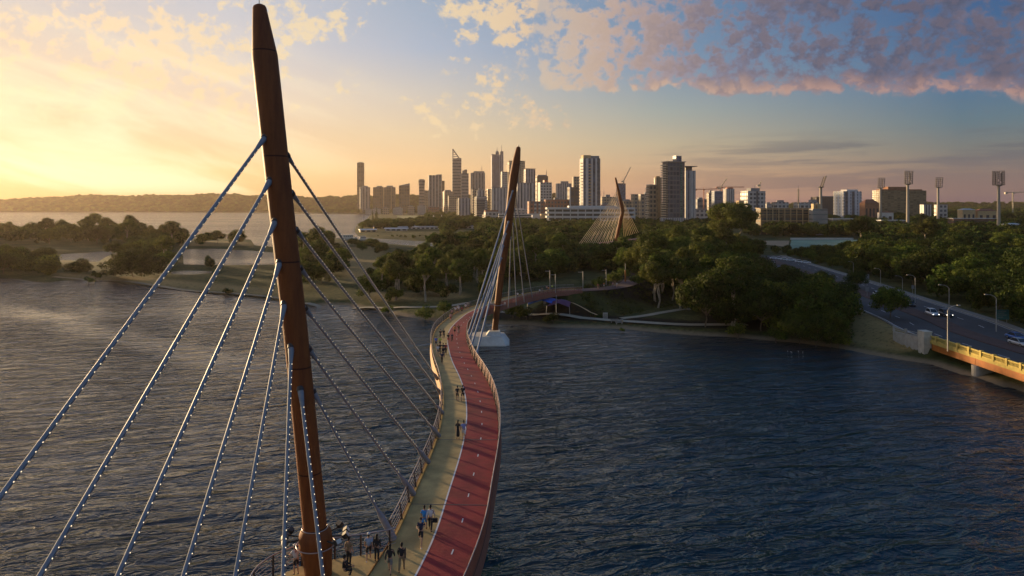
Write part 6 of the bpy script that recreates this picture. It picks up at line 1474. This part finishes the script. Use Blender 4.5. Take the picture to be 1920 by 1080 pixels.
# ---------------------------------------------------------------- people: one skinned continuous body per pose, clothes as children
def skin_mesh(name, verts, edges, radii, sub=1):
    me = bpy.data.meshes.new(name); me.from_pydata([tuple(v) for v in verts], edges, []); o = bpy.data.objects.new(name, me); C.objects.link(o)
    md = o.modifiers.new('s', 'SKIN'); md.use_smooth_shade = True
    sv = me.skin_vertices[0].data
    for i, r in enumerate(radii): sv[i].radius = r if hasattr(r, '__len__') else (r, r)
    sv[0].use_root = True
    m2 = o.modifiers.new('ss', 'SUBSURF'); m2.levels = sub; m2.render_levels = sub
    dg = bpy.context.evaluated_depsgraph_get(); dg.update(); out = bpy.data.meshes.new_from_object(o.evaluated_get(dg)); out.name = name
    bpy.data.objects.remove(o); bpy.data.meshes.remove(me); out.materials.clear(); out.materials.append(MAT['white']); return out
def joints(pose):
    J = {'pel': (0, 0, .93), 'wai': (0, 0, 1.10), 'che': (.0, 0, 1.32), 'nec': (.01, 0, 1.47), 'jaw': (.03, 0, 1.56), 'hea': (.015, 0, 1.66), 'top': (.0, 0, 1.70), 'nos': (.115, 0, 1.615)}
    wk = {'walkA': .27, 'walkB': -.22, 'stand': .02, 'run': .36, 'ride': 0, 'lean': .03, 'crouch': 0}[pose]
    for s, n in ((1, 'L'), (-1, 'R')):
        w_ = wk * s; J['sho' + n] = (0, s * .175, 1.40); J['elb' + n] = (-w_ * .55 - .03, s * .235, 1.14); J['wri' + n] = (-w_ * .9 + .06, s * .235, .90)
        J['hip' + n] = (0, s * .095, .90); J['kne' + n] = (w_ * .75 + .04, s * .10, .50); J['ank' + n] = (w_ * 1.35 - .03, s * .10, .09 + (.10 if w_ < -.1 else 0)); J['toe' + n] = (w_ * 1.35 + .13, s * .115, .045 + (.03 if w_ < -.1 else 0))
    if pose == 'run':
        for s, n in ((1, 'L'), (-1, 'R')): J['elb' + n] = (-.12 - .1 * s, s * .25, 1.16); J['wri' + n] = (.13 - .1 * s, s * .20, 1.20)
        J['kneR'] = (-.05, -.1, .50); J['ankR'] = (-.36, -.1, .36); J['toeR'] = (-.40, -.11, .24)
    if pose in ('lean', 'ride'):
        for k in ('wai', 'che', 'nec', 'jaw', 'hea', 'top', 'nos', 'shoL', 'shoR'):
            x, y, z = J[k]; J[k] = (x + (z - .93) * (.55 if pose == 'ride' else .22), y, z - (z - .93) * (.12 if pose == 'ride' else .03))
        for s, n in ((1, 'L'), (-1, 'R')): J['elb' + n] = (.34, s * .24, 1.12); J['wri' + n] = (.52, s * .2, 1.05)
    if pose == 'ride':
        for s, n in ((1, 'L'), (-1, 'R')): J['kne' + n] = (.30, s * .11, .62 + .14 * s); J['ank' + n] = (.12 + .08 * s, s * .11, .30 + .14 * s); J['toe' + n] = (.27 + .08 * s, s * .11, .26 + .14 * s)
    if pose == 'crouch':
        J = {k: (v[0], v[1], v[2] - .45) for k, v in J.items()}
        for s, n in ((1, 'L'), (-1, 'R')): J['kne' + n] = (.42, s * .14, .50); J['ank' + n] = (.25, s * .12, .09); J['toe' + n] = (.40, s * .13, .05); J['elb' + n] = (.2, s * .22, .72); J['wri' + n] = (.42, s * .12, .62)
    return J
BODY_R = {'pel': (.13, .10), 'wai': (.12, .095), 'che': (.135, .10), 'nec': .055, 'jaw': (.068, .075), 'hea': (.083, .098), 'top': (.055, .07), 'nos': .010, 'sho': .062, 'elb': .043, 'wri': .028, 'hip': .085, 'kne': .056, 'ank': .038, 'toe': (.04, .028)}
BONES = [('pel', 'wai'), ('wai', 'che'), ('che', 'nec'), ('nec', 'jaw'), ('jaw', 'hea'), ('hea', 'top'), ('hea', 'nos')]
for n in 'LR': BONES += [('che', 'sho' + n), ('sho' + n, 'elb' + n), ('elb' + n, 'wri' + n), ('pel', 'hip' + n), ('hip' + n, 'kne' + n), ('kne' + n, 'ank' + n), ('ank' + n, 'toe' + n)]
PM = {}
def piece(pose, kind):
    if (pose, kind) in PM: return PM[(pose, kind)]
    J = joints(pose); V3 = {k: Vector(v) for k, v in J.items()}
    def rad(k, f=1.0, a=0.0):
        r = BODY_R[k] if k in BODY_R else BODY_R[k[:3]]
        return tuple(q * f + a for q in r) if hasattr(r, '__len__') else (r * f + a, r * f + a)
    vs = []; es = []; rs = []; ix = {}
    def addj(k, p=None, f=1.0, a=0.0, r=None):
        if k in ix: return ix[k]
        vs.append(V3[k] if p is None else p); rs.append(rad(k, f, a) if r is None else r); ix[k] = len(vs) - 1; return ix[k]
    if kind == 'body':
        addj('pel')
        for a, b_ in BONES: es.append((addj(a), addj(b_)))
        for s, n in ((1, 'L'), (-1, 'R')):   # palm and five fingers
            w_ = V3['wri' + n]; d_ = (w_ - V3['elb' + n]).normalized(); fw = Vector((1, 0, 0)) - d_ * d_.x; fw.normalize()
            pl = addj('plm' + n, w_ + d_ * .075, r=(.036, .018)); es.append((ix['wri' + n], pl))
            for q, (o_, L_) in enumerate(((.030, .075), (.010, .088), (-.010, .082), (-.028, .064))):
                k1 = addj('f%d%s' % (q, n), w_ + d_ * .11 + fw * o_, r=(.009, .009)); es.append((pl, k1))
                k2 = addj('g%d%s' % (q, n), w_ + d_ * (.11 + L_) + fw * (o_ + .012) + Vector((0, -s * .02, 0)), r=(.007, .007)); es.append((k1, k2))
            k1 = addj('th' + n, w_ + d_ * .06 + fw * .05, r=(.010, .010)); es.append((pl, k1)); k2 = addj('ti' + n, w_ + d_ * .10 + fw * .075, r=(.008, .008)); es.append((k1, k2))
    elif kind in ('shirt', 'longshirt'):
        f = 1.0; addj('che', a=.04)
        low = addj('hem', V3['pel'].lerp(V3['wai'], .12), r=(.160, .13)); w_ = addj('wai', a=.035); es += [(ix['che'], w_), (w_, low)]
        c_ = addj('col', V3['che'].lerp(V3['nec'], .72), r=(.10, .09)); es.append((ix['che'], c_))
        for n in 'LR':
            s_ = addj('sho' + n, a=.014); es.append((ix['che'], s_))
            if kind == 'shirt': e_ = addj('slv' + n, V3['sho' + n].lerp(V3['elb' + n], .75), r=(.064, .064)); es.append((s_, e_))
            else: e_ = addj('elb' + n, a=.016); t_ = addj('cuf' + n, V3['elb' + n].lerp(V3['wri' + n], .93), r=(.042, .042)); es += [(s_, e_), (e_, t_)]
    elif kind in ('trousers', 'shorts'):
        addj('pel', a=.014); w_ = addj('wst', V3['pel'].lerp(V3['wai'], .45), r=(.132, .105)); es.append((ix['pel'], w_))
        for n in 'LR':
            h_ = addj('hip' + n, a=.014); es.append((ix['pel'], h_))
            if kind == 'shorts': k_ = addj('hm' + n, V3['hip' + n].lerp(V3['kne' + n], .85), r=(.088, .088)); es.append((h_, k_))
            else: k_ = addj('kne' + n, a=.022); t_ = addj('cf' + n, V3['kne' + n].lerp(V3['ank' + n], .92), r=(.062, .062)); es += [(h_, k_), (k_, t_)]
    elif kind == 'dress':
        addj('che', a=.02); w_ = addj('wai', a=.02); p_ = addj('pel', a=.05); m_ = addj('mid', Vector((0, 0, .55)), r=(.20, .19)); h_ = addj('hmm', Vector((0, 0, .16)), r=(.24, .23)); es += [(ix['che'], w_), (w_, p_), (p_, m_), (m_, h_)]
        for n in 'LR': s_ = addj('sho' + n, a=.014); e_ = addj('slv' + n, V3['sho' + n].lerp(V3['elb' + n], .9), r=(.055, .055)); es += [(ix['che'], s_), (s_, e_)]
    elif kind in ('hair', 'longhair'):
        h = V3['hea']; q = MB(); q.ell((h.x - .018, 0, h.z + .025), (.100, .088, .105), 10, 8); q.ell((h.x - .045, 0, h.z - .05), (.065, .07, .08), 8, 6)
        if kind == 'longhair': q.ell((h.x - .085, 0, h.z - .17), (.045, .085, .20), 8, 6)
        o_ = q.build(kind, MAT['white']); me = o_.data; bpy.data.objects.remove(o_); PM[(pose, kind)] = me; return me
    elif kind == 'zz':
        h = V3['hea']; addj('a', h + Vector((-.024, 0, .0)), r=(.088, .098)); addj('b', h + Vector((-.015, 0, .045)), r=(.062, .07)); es.append((0, 1)); addj('c', h + Vector((-.045, 0, -.06)), r=(.070, .052)); es.append((0, 2))
        if kind == 'longhair': addj('d', h + Vector((-.085, 0, -.20)), r=(.085, .05)); addj('e', h + Vector((-.10, 0, -.34)), r=(.06, .03)); es += [(2, 3), (3, 4)]
    elif kind == 'cap':
        h = V3['hea']; q = MB(); q.ell((h.x - .012, 0, h.z + .05), (.108, .098, .092), 10, 8); q.ell((h.x + .12, 0, h.z + .035), (.075, .075, .014), 8, 4)
        o_ = q.build(kind, MAT['white']); me = o_.data; bpy.data.objects.remove(o_); PM[(pose, kind)] = me; return me
    elif kind == 'zz2':
        h = V3['hea']; addj('a', h + Vector((-.01, 0, .025)), r=(.10, .10)); addj('b', h + Vector((-.005, 0, .065)), r=(.07, .075)); addj('c', h + Vector((.13, 0, .015)), r=(.07, .014)); es += [(0, 1), (0, 2)]
    elif kind in ('shoeL', 'shoeR'):
        n = kind[-1]; a = V3['ank' + n]; t = V3['toe' + n]; addj('a', a + Vector((-.03, 0, -.03)), r=(.046, .045)); addj('b', a.lerp(t, .55) + Vector((0, 0, -.012)), r=(.048, .036)); addj('c', t + Vector((.02, 0, -.005)), r=(.04, .028)); es += [(0, 1), (1, 2)]
    me = skin_mesh(kind, vs, es, rs, 1); PM[(pose, kind)] = me; return me
CL = {}
def cloth(c):
    if c not in CL: CL[c] = simple('fabric_' + c, {'white': (.58, .58, .60), 'black': (.018, .018, .022), 'navy': (.02, .028, .07), 'blue': (.03, .24, .62), 'lightblue': (.30, .38, .52), 'tan': (.26, .19, .12), 'khaki': (.22, .17, .10), 'yellow': (.48, .62, .08),
        'red': (.34, .05, .05), 'orange': (.60, .22, .05), 'lavender': (.22, .26, .52), 'grey': (.16, .16, .17), 'pink': (.5, .26, .26), 'royal': (.06, .14, .55), 'skinA': (.42, .25, .17), 'skinB': (.18, .10, .065), 'hairA': (.02, .014, .01), 'hairB': (.12, .07, .035)}[c], .85, var=.12, scale=9)
    return CL[c]
def person(px, py, face, label, top='shirt', tc='black', bot='trousers', bc='black', pose='walkA', skin='skinA', hair='hair', hc='hairA', shoes='black', h=1.0, zoff=0.0, grp='people on the footbridge', fixed=None):
    """face: heading in degrees, 90 = away from the camera, -90 = towards it"""
    if fixed: X, Yp, z = fixed
    else:
        Yp = solveY(py); X = (px - 960) / FP * Yp
        i = min(range(len(CEN)), key=lambda k: (CEN[k][0] - X) ** 2 + (CEN[k][1] - Yp) ** 2); c_, d_, n_ = frame(i)   # keep the feet on the deck
        off = (Vector((X, Yp)) - c_).dot(n_)
        if abs(off) > 2.5:
            print('CLAMP', px, py, round(off, 2)); q_ = c_ + n_ * math.copysign(2.45, off); X, Yp = q_.x, q_.y
        z = zd(Yp)
    o = empty('person', (X, Yp, z + .008 + zoff), R(face), label, 'person', grp); o.scale = (h, h, h)
    def ch(name, kind, mat):
        c_ = bpy.data.objects.new(name, piece(pose, kind)); C.objects.link(c_); c_.parent = o; c_.material_slots[0].link = 'OBJECT'; c_.material_slots[0].material = cloth(mat)
    ch('body', 'body', skin)
    if top == 'dress': ch('dress', 'dress', tc)
    else: ch('shirt', top, tc); ch(bot, bot, bc)
    ch('hair', 'longhair' if hair == 'longhair' else 'hair', hc)
    if hair == 'cap': ch('cap', 'cap', 'white')
    ch('shoe', 'shoeL', shoes); ch('shoe', 'shoeR', shoes)
    return o
A, T = 90, -90
person(551, 1083, 130, 'person in a white cap and white top leaning at the left end of the platform', 'shirt', 'white', 'shorts', 'black', 'lean', hair='cap', fixed=((551 - 960) / FP * 40.2, 40.6, 9.5))
person(654, 1060, 75, 'person in a tan checked shirt and dark trousers standing beside the near mast', 'shirt', 'tan', 'trousers', 'black', 'stand', fixed=((654 - 960) / FP * 41.6, 41.6, 9.5))
person(643, 1078, 20, 'person in black crouching beside the near mast', 'longshirt', 'black', 'trousers', 'black', 'crouch', fixed=((646 - 960) / FP * 40.3, 40.3, 9.5))
person(691, 1052, 100, 'person in a white cap and long pale blue shirt at the platform rail', 'shirt', 'lightblue', 'shorts', 'black', 'walkB', hair='cap', shoes='white', fixed=((691 - 960) / FP * 42.1, 42.1, 9.5))
person(706, 1052, 85, 'person all in black next to the one in pale blue at the rail', 'longshirt', 'black', 'trousers', 'black', 'stand', hair='longhair', fixed=((706.5 - 960) / FP * 42.1, 42.1, 9.5), h=.96)
person(731, 1076, A, 'person in a black top with bare legs walking away on the footpath', 'longshirt', 'black', 'shorts', 'grey', 'walkA', hair='longhair')
person(753, 1073, A, 'person in a black hooded top and khaki trousers walking away', 'longshirt', 'black', 'trousers', 'khaki', 'walkB')
person(789, 1022, T, 'runner in a navy top and black shorts coming towards the platform', 'shirt', 'navy', 'shorts', 'black', 'run', shoes='white')
person(795.5, 996, A, 'person in a bright blue outfit walking behind the runner', 'shirt', 'blue', 'shorts', 'blue', 'walkB', h=.98)
p10 = person(807, 996, A, 'person in a white long-sleeved shirt and black trousers carrying a dark bag', 'longshirt', 'white', 'trousers', 'black', 'walkA')
q = MB(); q.box(-.17, .17, -.07, .07, -.34, -.06); q.tube([(-.09, 0, -.06), (-.07, 0, .02), (.07, 0, .02), (.09, 0, -.06)], .012, 5)
bgo = q.build('bag', cloth('black')); bgo.location = p10.location + Vector((.30, .16, .86)); tag(bgo, 'dark bag carried by the person in the white long-sleeved shirt', 'bag')
person(857.5, 752.5, A, 'left one of two people in black walking with bare legs mid bridge', 'shirt', 'black', 'shorts', 'black', 'walkA'); person(867.5, 752.5, A, 'right one of two people in black near the white line mid bridge', 'shirt', 'black', 'shorts', 'black', 'walkB', h=1.04)
person(858.5, 823, A, 'person with long hair in a long black dress', 'dress', 'black', pose='stand', hair='longhair'); person(869.5, 825, A, 'person in a lavender shirt and white shorts beside the one in black dress', 'shirt', 'lavender', 'shorts', 'white', 'walkA', h=1.05)
person(826, 636.5, T, 'left of two dark-clad walkers at the narrow bend', 'shirt', 'black', 'shorts', 'black', 'walkA'); person(832, 635.5, T, 'right of two dark-clad walkers at the narrow bend', 'shirt', 'black', 'trousers', 'black', 'walkB')
person(817.5, 651, A, 'person in a royal blue shirt by the left rail at the bend', 'shirt', 'royal', 'shorts', 'navy', 'walkA'); person(825, 651, T, 'person in a neon yellow top at the bend', 'shirt', 'yellow', 'shorts', 'black', 'run')
person(825, 664, T, 'dark-clad walker just below the neon yellow top', 'shirt', 'black', 'trousers', 'black', 'walkA'); person(820.5, 668, A, 'person in pale clothes against the left rail', 'shirt', 'white', 'shorts', 'grey', 'walkB')
person(831, 665, A, 'dark-clad walker in the middle of the lower group', 'shirt', 'black', 'trousers', 'black', 'walkB', h=1.03); person(836, 664.5, A, 'person in a dark red top at the right of the lower group', 'shirt', 'red', 'trousers', 'black', 'walkA')
person(831.5, 671, T, 'person in a black long-sleeved top at the front of the lower group', 'longshirt', 'black', 'trousers', 'navy', 'stand'); person(828.5, 682, A, 'lone dark-clad walker lowest of the group by the left rail', 'shirt', 'navy', 'trousers', 'black', 'walkA')
person(840.5, 644, T, 'walker in dark top with bare legs on the red lane edge', 'shirt', 'black', 'shorts', 'red', 'walkA'); person(847.5, 641, T, 'child-sized walker in dark clothes on the red lane', 'shirt', 'navy', 'trousers', 'black', 'walkB', h=.85)
person(852.5, 627.5, A, 'jogger in an orange top on the red lane', 'shirt', 'orange', 'shorts', 'black', 'run')
yb = solveY(627); xb = (860.5 - 960) / FP * yb
person(0, 0, -100, 'cyclist in dark clothes riding on the red lane', 'shirt', 'black', 'shorts', 'black', 'ride', fixed=(xb, yb, zd(yb) + .12))
bk = empty('bicycle', (xb, yb, zd(yb) + .006), R(-100), 'bicycle under the cyclist on the red lane', 'bicycle')
for x_ in (-.42, .62):
    q = MB(); q.tube([(x_ + .34 * math.cos(t), 0, .35 + .34 * math.sin(t)) for t in [6.283 * k / 20 for k in range(21)]], .018, 5)
    for k in range(6): q.tube([(x_, 0, .35), (x_ + .33 * math.cos(k * 1.047), 0, .35 + .33 * math.sin(k * 1.047))], .004, 3)
    q.build('wheel', MAT['tyre'], bk)
q = MB()
for a_, b_ in (((-.42, 0, .35), (.02, 0, .33)), ((.02, 0, .33), (-.14, 0, .95)), ((-.42, 0, .35), (-.1, 0, .80)), ((-.1, 0, .80), (.48, 0, .84)), ((.02, 0, .33), (.48, 0, .80)), ((.62, 0, .35), (.46, 0, .98))): q.tube([a_, b_], .018, 6)
q.build('frame', PAINTS['silver'], bk); q = MB(); q.tube([(.46, -.26, 1.02), (.46, .26, 1.02)], .014, 6); q.build('handlebar', MAT['black'], bk); q = MB(); q.ell((-.15, 0, .98), (.13, .07, .03), 8, 5); q.build('saddle', MAT['black'], bk)
person(845, 603, A, 'walker in a pinkish top alone above the bend', 'shirt', 'pink', 'shorts', 'red', 'walkA')
for k, (x, y, tc_, bc_, lab) in enumerate(((850, 589, 'black', 'black', 'dark-clad person at the left of the far group on the bend'), (854, 589.5, 'white', 'tan', 'person in white second in the far group on the bend'), (860, 588, 'white', 'grey', 'person in a white top in the middle of the far group'), (866, 588.5, 'red', 'black', 'person in a red top at the right of the far group'), (857, 586.5, 'lightblue', 'tan', 'person in pale blue at the back of the far group'), (873, 583, 'white', 'black', 'person in white walking ahead of the far group beside the stays'), (878, 580.5, 'grey', 'navy', 'person in grey farthest ahead of the far group beside the stays'), (847, 594, 'pink', 'black', 'person in pink trailing just below the far group'))):
    person(x, y, A if k % 2 else T, lab, 'shirt', tc_, 'shorts', bc_, ['walkA', 'walkB'][k % 2])
def onpath(x, off, face, label, **k):   # someone standing on the deck beyond the far mast
    best = min(range(idxY(150), len(CEN)), key=lambda i: abs(at_off(i, off).x / at_off(i, off).y * FP + 960 - x)); p = at_off(best, off)
    person(0, 0, face, label, fixed=(p.x, p.y, p.z), **k)
for k, (x, off, tc_, bc_, lab) in enumerate(((972, .8, 'white', 'navy', 'person in white just right of the far mast'), (978, 1.6, 'lightblue', 'white', 'person in pale blue second right of the far mast'), (1011, 1.8, 'white', 'black', 'person in white on the approach left of the lamp'), (1017, .5, 'tan', 'grey', 'person in tan on the approach left of the lamp'),
        (1024, -.8, 'pink', 'black', 'person in a pink top on the approach'), (1030, .9, 'orange', 'navy', 'person in an orange top on the approach'), (1036, -1.5, 'yellow', 'black', 'person in a yellow top on the approach'), (1121, .6, 'red', 'khaki', 'person in red at the top of the approach path'), (1134, -1, 'orange', 'white', 'person in orange at the top of the approach path'), (1151, .4, 'pink', 'grey', 'person in pink farthest along the approach path'), (1156, 1.8, 'white', 'pink', 'person in white farthest along the approach path'))):
    onpath(x, off, A if k % 2 else T, lab, tc=tc_, bc=bc_, bot='shorts' if k % 3 else 'trousers', pose=['walkA', 'walkB', 'stand'][k % 3])
